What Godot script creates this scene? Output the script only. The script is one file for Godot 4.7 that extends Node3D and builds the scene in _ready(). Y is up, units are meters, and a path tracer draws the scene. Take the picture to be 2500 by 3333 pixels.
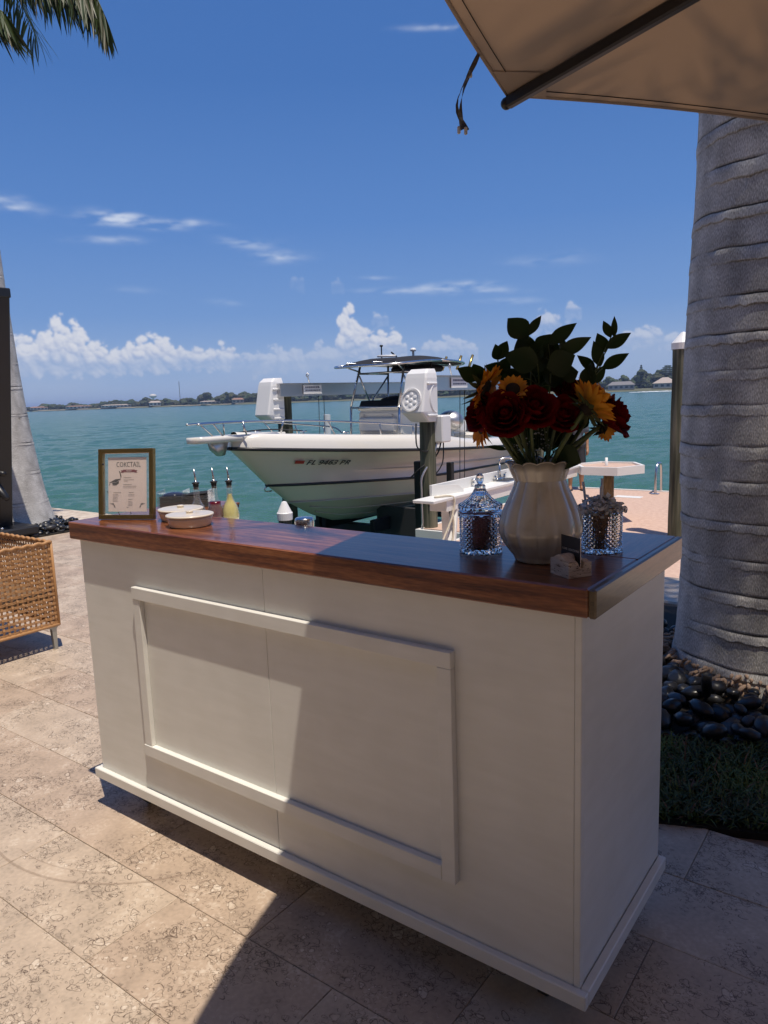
extends Node3D
# A white portable bar with a stained wood top on a shellstone terrace beside a bay: boat on a lift, dock, palms, umbrella.
# x runs along the bar front to the right, y is up, +z is the side the visitor stands on. The bar front's left edge is at x = 0.

var rng := RandomNumberGenerator.new()
var M := {}
var used := {}

# ------------------------------------------------------------------ naming
func numbered(n: String) -> String:
	if not used.has(n):
		used[n] = 0
		return n
	used[n] += 1
	return "%s_%03d" % [n, used[n]]

func tag(o: Node, label: String, category: String, group := "", kind := "") -> void:
	if label != "": o.set_meta("label", label)
	if category != "": o.set_meta("category", category)
	if group != "": o.set_meta("group", group)
	if kind != "": o.set_meta("kind", kind)

func thing(called: String, label: String, category: String, at := Vector3.ZERO, turn := 0.0, group := "") -> Node3D:
	var o := Node3D.new()
	o.name = numbered(called)
	add_child(o)
	o.position = at
	o.rotation.y = turn
	tag(o, label, category, group)
	return o

func put(called: String, mesh: Mesh, m: Material, parent: Node = self, xf := Transform3D.IDENTITY) -> MeshInstance3D:
	var o := MeshInstance3D.new()
	o.name = numbered(called) if parent == self else called
	o.mesh = mesh
	o.material_override = m
	o.transform = xf
	parent.add_child(o, true)
	return o

func obj(called: String, st: SurfaceTool, m: Material, parent: Node = self, xf := Transform3D.IDENTITY) -> MeshInstance3D:
	return put(called, done(st), m, parent, xf)

func done(st: SurfaceTool) -> ArrayMesh:
	st.generate_normals()
	st.index()
	return st.commit()

func struct(o: Node) -> void:
	o.set_meta("kind", "structure")

# ------------------------------------------------------------------ shapes
func S(flat := true) -> SurfaceTool:
	var st := SurfaceTool.new()
	st.begin(Mesh.PRIMITIVE_TRIANGLES)
	st.set_smooth_group(-1 if flat else 0)
	return st

func tri(st: SurfaceTool, a: Vector3, b: Vector3, c: Vector3, ua := Vector2.ZERO, ub := Vector2.ZERO, uc := Vector2.ZERO) -> void:
	st.set_uv(ua); st.add_vertex(a)
	st.set_uv(uc); st.add_vertex(c)
	st.set_uv(ub); st.add_vertex(b)

func quad(st: SurfaceTool, a: Vector3, b: Vector3, c: Vector3, d: Vector3, ua := Vector2(0, 0), ub := Vector2(1, 0), uc := Vector2(1, 1), ud := Vector2(0, 1)) -> void:
	tri(st, a, b, c, ua, ub, uc)
	tri(st, a, c, d, ua, uc, ud)

func flatuv(p: Vector3, n: Vector3) -> Vector2:
	var a := n.abs()
	if a.y >= a.x and a.y >= a.z: return Vector2(p.x, p.z) + uvoff
	if a.x >= a.z: return Vector2(p.z, p.y) + uvoff
	return Vector2(p.x, p.y) + uvoff

# a box with chamfered edges; uv in metres of the box's own axes
func box(st: SurfaceTool, c: Vector3, s: Vector3, bev := 0.0, b := Basis.IDENTITY) -> void:
	var h := s * 0.5
	var e := minf(bev, minf(h.x, minf(h.y, h.z)) * 0.9)
	var ax := [Vector3.RIGHT, Vector3.UP, Vector3.BACK]
	for i in 3:
		for sg in [-1.0, 1.0]:
			var n: Vector3 = ax[i] * sg
			var u: Vector3 = ax[(i + 1) % 3]
			var v: Vector3 = ax[(i + 2) % 3] * sg
			var hu := h[(i + 1) % 3] - e
			var hv := h[(i + 2) % 3] - e
			var o := n * h[i]
			var p := [o - u * hu - v * hv, o + u * hu - v * hv, o + u * hu + v * hv, o - u * hu + v * hv]
			quad(st, c + b * p[0], c + b * p[1], c + b * p[2], c + b * p[3], flatuv(p[0], n), flatuv(p[1], n), flatuv(p[2], n), flatuv(p[3], n))
	if e <= 0.0: return
	for i in 3:
		var j := (i + 1) % 3
		var k := (i + 2) % 3
		for sj in [-1.0, 1.0]:
			for sk in [-1.0, 1.0]:
				var nj: Vector3 = ax[j] * sj
				var nk: Vector3 = ax[k] * sk
				var l: Vector3 = ax[i] * (h[i] - e)
				var p0: Vector3 = nj * h[j] + nk * (h[k] - e)
				var p1: Vector3 = nj * (h[j] - e) + nk * h[k]
				var q := [p0 - l, p0 + l, p1 + l, p1 - l]
				if sj * sk < 0.0: q = [p1 - l, p1 + l, p0 + l, p0 - l]
				quad(st, c + b * q[3], c + b * q[2], c + b * q[1], c + b * q[0], flatuv(q[3], nj), flatuv(q[2], nj), flatuv(q[1], nj), flatuv(q[0], nj))
	for sx in [-1.0, 1.0]:
		for sy in [-1.0, 1.0]:
			for sz in [-1.0, 1.0]:
				var px := Vector3(sx * h.x, sy * (h.y - e), sz * (h.z - e))
				var py := Vector3(sx * (h.x - e), sy * h.y, sz * (h.z - e))
				var pz := Vector3(sx * (h.x - e), sy * (h.y - e), sz * h.z)
				if sx * sy * sz > 0.0: tri(st, c + b * px, c + b * py, c + b * pz)
				else: tri(st, c + b * px, c + b * pz, c + b * py)

func boxm(c: Vector3, s: Vector3, bev := 0.0, b := Basis.IDENTITY) -> SurfaceTool:
	var st := S()
	box(st, c, s, bev, b)
	return st

# box between two points: a bar with a rectangular section (w across, t the other way), "up" hints its turn
func bar(st: SurfaceTool, a: Vector3, z: Vector3, w: float, t: float, bev := 0.002, up := Vector3.UP) -> void:
	var d := (z - a).normalized()
	if absf(d.dot(up)) > 0.99: up = Vector3.RIGHT
	var x := d.cross(up).normalized()
	var y := x.cross(d).normalized()
	box(st, (a + z) * 0.5, Vector3(w, t, a.distance_to(z)), bev, Basis(x, y, -d))

# rings of points joined into a skin; each ring runs counter-clockwise seen against the way the rings go
func loft(st: SurfaceTool, rings: Array, closed := true, cap0 := false, cap1 := false, uvs := Vector2.ONE) -> void:
	var n: int = rings[0].size()
	var m := rings.size()
	var last := n if closed else n - 1
	for i in m - 1:
		var r0: PackedVector3Array = rings[i]
		var r1: PackedVector3Array = rings[i + 1]
		var v0 := uvs.y * i / (m - 1)
		var v1 := uvs.y * (i + 1) / (m - 1)
		for j in last:
			var k := (j + 1) % n
			var u0 := uvs.x * j / last
			var u1 := uvs.x * (j + 1) / last
			quad(st, r0[j], r0[k], r1[k], r1[j], Vector2(u0, v0), Vector2(u1, v0), Vector2(u1, v1), Vector2(u0, v1))
	for e in 2:
		if (e == 0 and not cap0) or (e == 1 and not cap1): continue
		var r: PackedVector3Array = rings[0] if e == 0 else rings[m - 1]
		var c := Vector3.ZERO
		for p in r: c += p
		c /= n
		for j in n:
			if e == 0: tri(st, c, r[(j + 1) % n], r[j])
			else: tri(st, c, r[j], r[(j + 1) % n])

func lathe(st: SurfaceTool, prof: Array, n := 24, at := Vector3.ZERO, b := Basis.IDENTITY) -> void:
	var rings := []
	for p in prof:
		var r := PackedVector3Array()
		for j in n:
			var a := TAU * j / n
			r.append(at + b * Vector3(sin(a) * p.x, p.y, cos(a) * p.x))
		rings.append(r)
	loft(st, rings)

func frames(pts: PackedVector3Array) -> Array:
	var out := []
	var nrm := Vector3.ZERO
	for i in pts.size():
		var t := (pts[mini(i + 1, pts.size() - 1)] - pts[maxi(i - 1, 0)]).normalized()
		if nrm == Vector3.ZERO:
			nrm = t.cross(Vector3.UP if absf(t.y) < 0.9 else Vector3.RIGHT).normalized()
		nrm = (nrm - t * nrm.dot(t)).normalized()
		out.append(Basis(nrm, t.cross(nrm), t))
	return out

# a tube along points; rad is a number or an array
func tube(st: SurfaceTool, pts: PackedVector3Array, rad, n := 8, cap := true) -> void:
	var fr := frames(pts)
	var rings := []
	for i in pts.size():
		var r := PackedVector3Array()
		var rr: float = rad[i] if rad is Array or rad is PackedFloat32Array else rad
		for j in n:
			var a := TAU * j / n
			r.append(pts[i] + fr[i].x * cos(a) * rr + fr[i].y * sin(a) * rr)
		rings.append(r)
	loft(st, rings, true, cap, cap)

func rod(st: SurfaceTool, a: Vector3, b: Vector3, r: float, n := 8) -> void:
	tube(st, PackedVector3Array([a, b]), r, n)

# points of a smooth curve through the given ones
func curve(pts: Array, per := 6) -> PackedVector3Array:
	var out := PackedVector3Array()
	for i in pts.size() - 1:
		var p0: Vector3 = pts[maxi(i - 1, 0)]
		var p1: Vector3 = pts[i]
		var p2: Vector3 = pts[i + 1]
		var p3: Vector3 = pts[mini(i + 2, pts.size() - 1)]
		for k in per:
			out.append(p1.cubic_interpolate(p2, p0, p3, float(k) / per))
	out.append(pts[-1])
	return out

func ball(st: SurfaceTool, c: Vector3, r: Vector3, nu := 12, nv := 8, b := Basis.IDENTITY) -> void:
	var rings := []
	for i in nv + 1:
		var t := PI * i / nv - PI / 2
		var ring := PackedVector3Array()
		for j in nu:
			var a := TAU * j / nu
			ring.append(c + b * Vector3(sin(a) * cos(t) * r.x, sin(t) * r.y, cos(a) * cos(t) * r.z))
		rings.append(ring)
	loft(st, rings)

# a flat outline pushed out along z by d (outline counter-clockwise seen from +z)
func slab(st: SurfaceTool, outline: PackedVector2Array, z0: float, z1: float, xf := Transform3D.IDENTITY) -> void:
	if Geometry2D.is_polygon_clockwise(outline):
		outline = outline.duplicate()
		outline.reverse()
	var t := Geometry2D.triangulate_polygon(outline)
	for i in range(0, t.size(), 3):
		var a := outline[t[i]]
		var b := outline[t[i + 1]]
		var c := outline[t[i + 2]]
		if (b - a).cross(c - a) < 0.0:
			var k := b
			b = c
			c = k
		tri(st, xf * Vector3(a.x, a.y, z1), xf * Vector3(b.x, b.y, z1), xf * Vector3(c.x, c.y, z1), a, b, c)
		tri(st, xf * Vector3(a.x, a.y, z0), xf * Vector3(c.x, c.y, z0), xf * Vector3(b.x, b.y, z0), a, c, b)
	var n := outline.size()
	for i in n:
		var p := outline[i]
		var q := outline[(i + 1) % n]
		quad(st, xf * Vector3(p.x, p.y, z0), xf * Vector3(q.x, q.y, z0), xf * Vector3(q.x, q.y, z1), xf * Vector3(p.x, p.y, z1))

# a leaf or petal: bends along its length, cupped across; tip towards d, face towards n
var blade_pow := 0.75

func blade(st: SurfaceTool, at: Vector3, d: Vector3, n: Vector3, length: float, width: float, bend := 0.2, cup := 0.15, rows := 6, wide := 0.45, tipw := 0.0) -> void:
	d = d.normalized()
	var x := d.cross(n).normalized()
	n = x.cross(d).normalized()
	var prev := []
	for i in rows + 1:
		var t := float(i) / rows
		var w := width * 0.5 * pow(sin(PI * pow(t, log(0.5) / log(wide))), blade_pow) if t > 0.0 and t < 1.0 else 0.0
		w = maxf(w, width * (0.07 if t == 0.0 else tipw))
		var c := at + d * length * t + n * (bend * length * t * t)
		var row := [c - x * w + n * w * cup, c, c + x * w + n * w * cup]
		if i > 0:
			for k in 2:
				quad(st, prev[k], prev[k + 1], row[k + 1], row[k], Vector2(k * 0.5, t - 1.0 / rows), Vector2(k * 0.5 + 0.5, t - 1.0 / rows), Vector2(k * 0.5 + 0.5, t), Vector2(k * 0.5, t))
		prev = row

func words(called: String, text: String, height: float, m: Material, parent: Node, xf: Transform3D, depth := 0.001, face := "Droid Sans", weight := 400) -> MeshInstance3D:
	var t := TextMesh.new()
	var f := SystemFont.new()
	f.font_names = PackedStringArray([face])
	f.font_weight = weight
	t.font = f
	t.text = text
	t.font_size = 64
	t.pixel_size = height / 46.0
	t.depth = depth
	t.curve_step = 2.0
	return put(called, t, m, parent, xf)

# ------------------------------------------------------------------ materials
func mat(r: float, g: float, b: float, rough := 0.6, metal := 0.0) -> StandardMaterial3D:
	var m := StandardMaterial3D.new()
	m.albedo_color = Color(r, g, b).linear_to_srgb()
	m.roughness = rough
	m.metallic = metal
	return m

func noise(seed_: int, freq: float, oct := 4, kind := FastNoiseLite.TYPE_SIMPLEX_SMOOTH) -> FastNoiseLite:
	var n := FastNoiseLite.new()
	n.seed = seed_
	n.frequency = freq
	n.noise_type = kind
	n.fractal_octaves = oct
	return n

# a seamless noise stretched along one side, as bytes 0..255
func grain(w: int, h: int, sw: int, sh: int, seed_: int, freq: float, oct := 4) -> Image:
	var im := noise(seed_, freq, oct).get_seamless_image(sw, sh)
	im.convert(Image.FORMAT_L8)
	im.resize(w, h, Image.INTERPOLATE_CUBIC)
	return im

func tinted(im: Image, ramp: Array) -> ImageTexture:
	# ramp: [[position, colour (linear)], ...] over the bytes of a grey picture
	var lut := PackedByteArray()
	for i in 256:
		var t := i / 255.0
		var c: Color = ramp[-1][1]
		for k in ramp.size() - 1:
			if t <= ramp[k + 1][0]:
				c = ramp[k][1].lerp(ramp[k + 1][1], clampf((t - ramp[k][0]) / maxf(ramp[k + 1][0] - ramp[k][0], 0.001), 0, 1))
				break
		c = c.linear_to_srgb()
		lut.append(int(c.r * 255)); lut.append(int(c.g * 255)); lut.append(int(c.b * 255))
	var src := im.get_data()
	var out := PackedByteArray()
	out.resize(src.size() * 3)
	for i in src.size():
		var k := src[i] * 3
		out[i * 3] = lut[k]
		out[i * 3 + 1] = lut[k + 1]
		out[i * 3 + 2] = lut[k + 2]
	return ImageTexture.create_from_image(Image.create_from_data(im.get_width(), im.get_height(), false, Image.FORMAT_RGB8, out))

func blend(a: Image, b: Image, k: float) -> Image:
	var x := a.get_data()
	var y := b.get_data()
	for i in x.size(): x[i] = int(x[i] * (1.0 - k) + y[i] * k)
	return Image.create_from_data(a.get_width(), a.get_height(), false, Image.FORMAT_L8, x)

func C(r: float, g: float, b: float) -> Color:
	return Color(r, g, b)

func bumped(m: StandardMaterial3D, im: Image, cm: float) -> void:
	m.heightmap_enabled = true
	m.heightmap_texture = ImageTexture.create_from_image(im)
	m.heightmap_scale = cm

func triplanar(m: StandardMaterial3D, scale: Vector3, world := false) -> void:
	m.uv1_triplanar = true
	m.uv1_world_triplanar = world
	m.uv1_scale = scale

# ------------------------------------------------------------------ sky
var sky_n1: FastNoiseLite
var sky_n2: FastNoiseLite
var sky_n3: FastNoiseLite
var sky_p: FastNoiseLite
var heaps := []   # cumulus: azimuth, elevation of the base, half width, height (degrees), strength
var wisps := []   # cirrus: azimuth, elevation, half width, half height, strength

func sky_colour(az: float, el: float) -> Color:
	var e := clampf(el / 90.0, 0.0, 1.0)
	var c := Color(0.040, 0.112, 0.360)
	var stops := [[0.0, Color(0.345, 0.440, 0.610)], [0.025, Color(0.270, 0.385, 0.600)], [0.07, Color(0.160, 0.292, 0.570)], [0.14, Color(0.098, 0.222, 0.520)], [0.24, Color(0.061, 0.163, 0.435)], [0.40, Color(0.046, 0.132, 0.385)], [1.0, Color(0.042, 0.118, 0.350)]]
	for k in stops.size() - 1:
		if e <= stops[k + 1][0]:
			c = stops[k][1].lerp(stops[k + 1][1], (e - stops[k][0]) / (stops[k + 1][0] - stops[k][0]))
			break
	if el < 16.0:
		# hazy layer of far cloud low over the water
		var hz := clampf(sky_n3.get_noise_2d(az * 1.0, el * 5.0) * 0.9 + 0.35, 0.0, 1.0) * smoothstep(5.0, 2.2, el)
		c = c.lerp(Color(0.37, 0.445, 0.60), hz * 0.5)
	var p := Vector2(az, el)
	for w in wisps:
		var d := Vector2(wrapf(az - w[0], -180.0, 180.0) / w[2], (el - w[1]) / w[3])
		if absf(d.x) > 1.6 or absf(d.y) > 1.9: continue
		var warp := sky_n2.get_noise_2d(az * 2.0, el * 4.0)
		var k: float = exp(-pow(d.x + warp * 0.5, 2.0) * 2.2) * exp(-pow(d.y + warp * 0.9 + d.x * 0.25, 2.0) * 2.6)
		var f := clampf(0.50 + sky_n1.get_noise_2d(az * 3.0 + el * 5.0, el * 16.0 - az * 1.2) * 1.5 + sky_n1.get_noise_2d(az * 9.0 + el * 9.0, el * 40.0 - az * 3.0) * 0.7, 0.0, 1.35)
		c = c.lerp(Color(0.58, 0.64, 0.76), clampf(k * f * w[4], 0.0, 0.85))
	if el < 9.5:
		var d := -1.0
		var lit := 0.0
		var strong := 0.0
		for h in heaps:
			var dx: float = wrapf(az - h[0], -180.0, 180.0) / h[2]
			if absf(dx) > 1.25: continue
			var prof := pow(maxf(1.0 - dx * dx * 0.72, 0.0), 0.7)
			var t: float = (h[1] + h[3] * prof - el) / maxf(h[3], 0.7)
			t = minf(t, (el - h[1] + 0.55) / 0.9) if el < h[1] + 0.5 else t
			if t > d:
				d = t
				lit = clampf((el - h[1]) / maxf(h[3], 0.5), 0.0, 1.0)
				strong = h[4]
		if d > -0.6:
			var b0 := puffs(az, el)
			var b1 := puffs(az + 0.07, el + 0.12)
			var a := smoothstep(0.0, 0.20, d * 0.9 + (b0 - 0.47) * 0.46) * strong
			if a > 0.005:
				var sh := clampf(0.42 + (b0 - b1) * 0.9 + lit * 0.42 + (b0 - 0.5) * 0.30, 0.0, 1.0)
				var cc := Color(0.385, 0.44, 0.60).lerp(Color(0.70, 0.70, 0.735), sh)
				a *= lerpf(0.30, 1.0, smoothstep(0.0, 0.55, lit + (b0 - 0.5) * 0.15))
				c = c.lerp(cc, clampf(a, 0.0, 0.9))
	return c

func puffs(az: float, el: float) -> float:
	var v := 0.0
	var amp := 0.5
	var f := 0.55
	for k in 4:
		v += amp * (2.9 * absf(sky_p.get_noise_2d(az * f + 31.0 * k, el * f * 1.15)))
		amp *= 0.44
		f *= 2.15
	return v

func make_sky() -> PanoramaSkyMaterial:
	sky_p = noise(19, 1.0, 1)
	sky_n1 = noise(11, 0.06, 5)
	sky_n2 = noise(5, 0.05, 4)
	sky_n3 = noise(23, 0.05, 4)
	heaps = [[-61.6, 3, 1.9, 1.84, 0.81], [-59.4, 3, 1.7, 2.64, 0.85], [-57.6, 2.9, 1.5, 1.6, 0.81], [-55.8, 2.9, 1.5, 1.12, 0.77], [-53.8, 3, 1.8, 1.6, 0.81], [-52.2, 3, 1.3, 1.12, 0.72], [-50.2, 3, 1.8, 0.96, 0.68], [-48.3, 3.1, 0.9, 0.96, 0.64], [-46, 2.9, 1.5, 0.64, 0.34], [-44.2, 2.7, 1.8, 0.96, 0.34], [-42.4, 2.7, 1.2, 0.8, 0.26],
		[-39.1, 3.6, 0.75, 2.72, 0.81], [-38.4, 3.6, 1.1, 1.84, 0.77], [-36.6, 3.5, 1.6, 1.2, 0.77], [-41, 2.9, 1.4, 1.04, 0.3], [-31.6, 3.2, 1.9, 0.88, 0.38], [-24.2, 4.8, 0.9, 0.88, 0.51], [-22.3, 5.7, 0.5, 0.4, 0.42],
		[-17.5, 3.4, 1.3, 0.8, 0.47], [-15.2, 3.1, 1, 0.64, 0.38], [-42.7, 8.6, 0.4, 0.32, 0.14], [-39.7, 8.3, 0.4, 0.32, 0.17], [-36.6, 5.8, 0.5, 0.32, 0.38], [-64.5, 2.7, 2.2, 2.08, 0.72], [-69, 2.8, 3, 1.76, 0.68]]
	wisps = [[-54.8, 12.9, 2.6, 0.62, 1.05], [-50.8, 12.7, 3.6, 0.42, 0.5], [-52.6, 12.3, 2.6, 0.35, 0.4], [-56.0, 11.3, 2.8, 0.42, 0.33], [-46.2, 11.3, 2.8, 0.5, 0.45], [-43.6, 10.5, 2.3, 0.55, 0.55], [-61.6, 13.4, 2.7, 0.7, 0.5],
		[-36.6, 7.8, 2.4, 0.22, 0.45], [-31.5, 7.8, 4.4, 0.42, 0.7], [-28.4, 7.4, 3.4, 0.25, 0.45], [-36.6, 8.7, 1.7, 0.2, 0.4], [-31.0, 24.2, 4.5, 0.24, 0.55], [-47.9, 7.3, 1.4, 0.35, 0.28], [-27.0, 6.6, 3.0, 0.3, 0.3], [-24.0, 9.3, 4.0, 0.5, 0.18], [-54.0, 8.2, 3.0, 0.3, 0.12]]
	rng.seed = 77
	var a := -10.0
	while a < 283.0:   # the same kind of sky all the way round
		heaps.append([a, rng.randf_range(2.8, 3.6), rng.randf_range(1.2, 3.2), rng.randf_range(0.8, 3.6), rng.randf_range(0.4, 1.0)])
		if rng.randf() < 0.45: wisps.append([a, rng.randf_range(7.0, 26.0), rng.randf_range(2.0, 4.5), rng.randf_range(0.2, 0.6), rng.randf_range(0.2, 0.7)])
		a += rng.randf_range(2.2, 5.5)
	var w := 4096
	var h := 2048
	var small := Image.create(1024, 256, false, Image.FORMAT_RGBF)
	for y in 256:
		var el := 90.0 - (y + 0.5) / 256.0 * 90.0
		for x in 1024:
			small.set_pixel(x, y, sky_colour((x + 0.5) / 1024.0 * 360.0, el))
	small.resize(w, h / 2, Image.INTERPOLATE_BILINEAR)
	var im := Image.create(w, h, false, Image.FORMAT_RGBF)
	im.fill(Color(0.20, 0.23, 0.26))
	im.blit_rect(small, Rect2i(0, 0, w, h / 2), Vector2i.ZERO)
	# the finer part: low sky between azimuth -72 and 0
	for y in range(704, 1024):
		var el := 90.0 - (y + 0.5) / 1024.0 * 90.0
		for x in range(3276, 4060):
			im.set_pixel(x, y, sky_colour((x + 0.5) / w * 360.0 - 360.0, el))
	im.convert(Image.FORMAT_RGBH)
	var m := PanoramaSkyMaterial.new()
	m.panorama = ImageTexture.create_from_image(im)
	return m

func setup() -> void:
	var cam := Camera3D.new()
	cam.name = "camera"
	add_child(cam)
	cam.position = Vector3(2.4198, 1.4667, 1.3801)
	cam.rotation = Vector3(-0.1553, 0.6429, -0.0360)   # default order YXZ
	cam.fov = 69.555
	cam.near = 0.05
	cam.far = 9000.0
	cam.current = true
	var env := Environment.new()
	env.background_mode = Environment.BG_SKY
	var sky := Sky.new()
	sky.sky_material = make_sky()
	env.sky = sky
	env.tonemap_mode = Environment.TONE_MAPPER_LINEAR
	env.tonemap_exposure = 1.1
	env.sdfgi_enabled = true
	env.ssao_enabled = true
	env.ssil_enabled = true
	env.fog_enabled = true
	env.fog_density = 0.00022
	env.fog_light_color = Color(0.62, 0.70, 0.84)
	var we := WorldEnvironment.new()
	we.name = "world_environment"
	we.environment = env
	add_child(we)
	var sun := DirectionalLight3D.new()
	sun.name = "sun"
	add_child(sun)
	sun.look_at_from_position(Vector3(0.26, 1.0, 0.126) * 10.0, Vector3.ZERO)
	sun.light_color = Color(1.0, 0.955, 0.89)
	sun.light_energy = 1.28
	sun.light_angular_distance = 0.5
	sun.shadow_enabled = true

# ------------------------------------------------------------------ materials of the scene
func shell_stone(seed_: int) -> Image:
	# cream limestone with fossil shell outlines, drawn as bytes then coloured
	var n := 1024
	var base := noise(seed_, 0.006, 5).get_seamless_image(n, n)
	base.convert(Image.FORMAT_L8)
	var fine := noise(seed_ + 9, 0.06, 4).get_seamless_image(n, n)
	fine.convert(Image.FORMAT_L8)
	var g := blend(base, fine, 0.42)
	var d := g.get_data()
	for i in d.size(): d[i] = clampi(150 + (d[i] - 128) / 2, 0, 255)
	var r := RandomNumberGenerator.new()
	r.seed = seed_
	var patch := noise(seed_ + 3, 0.004, 2)
	for k in 17000:
		var cx := r.randf() * n
		var cy := r.randf() * n
		var dens := patch.get_noise_2d(cx, cy)
		if r.randf() > 0.42 + dens * 1.2: continue
		var big := r.randf() < 0.075
		var ra := r.randf_range(9.0, 18.0) if big else r.randf_range(2.5, 8.0)
		var rb := ra * r.randf_range(0.35, 0.85)
		var tilt := r.randf_range(-0.6, 0.9) + (PI / 2 if r.randf() < 0.15 else 0.0)
		var a0 := r.randf() * TAU
		var span := TAU if r.randf() < 0.36 else r.randf_range(1.2, 4.2)
		var dark := r.randi_range(18, 62)
		var wob := r.randf_range(0.05, 0.3)
		var ph := r.randf() * TAU
		if span == TAU and r.randf() < 0.5:
			var lift := r.randi_range(-20, 46)
			for yy in range(-int(ra), int(ra) + 1):
				for xx in range(-int(ra), int(ra) + 1):
					var q := Vector2(xx, yy).rotated(-tilt)
					if q.x * q.x / (ra * ra) + q.y * q.y / (rb * rb) < 0.8:
						var o := posmod(int(cy) + yy, n) * n + posmod(int(cx) + xx, n)
						d[o] = clampi(d[o] + lift, 0, 255)
		var steps := int(ra * span * 1.3) + 4
		var th := 1.6 if big else 0.9
		for s in steps:
			var t := float(s) / steps
			var a := a0 + span * t
			var rr := 1.0 + wob * sin(a * 3.0 + ph)
			var q := Vector2(cos(a) * ra * rr, sin(a) * rb * rr).rotated(tilt)
			var fade := sin(PI * t) * 0.6 + 0.4 if span < TAU else 0.85
			for oy in 2:
				for ox in (2 if th > 1.2 else 1):
					var o := posmod(int(cy + q.y) + oy, n) * n + posmod(int(cx + q.x) + ox, n)
					d[o] = clampi(d[o] - int(dark * fade * (1.0 if oy == 0 else 0.45)), 0, 255)
	for k in 420:   # pale calcite flecks
		var cx := r.randf() * n
		var cy := r.randf() * n
		if patch.get_noise_2d(cx + 400.0, cy) < 0.0: continue
		var m := r.randi_range(3, 22)
		var dir := r.randf() * TAU
		for s in m:
			dir += r.randf_range(-0.7, 0.7)
			cx += cos(dir) * 1.4
			cy += sin(dir) * 1.4
			var o := posmod(int(cy), n) * n + posmod(int(cx), n)
			d[o] = clampi(d[o] + 42, 0, 255)
			d[posmod(o + 1, d.size())] = clampi(d[posmod(o + 1, d.size())] + 24, 0, 255)
	return Image.create_from_data(n, n, false, Image.FORMAT_L8, d)

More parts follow.
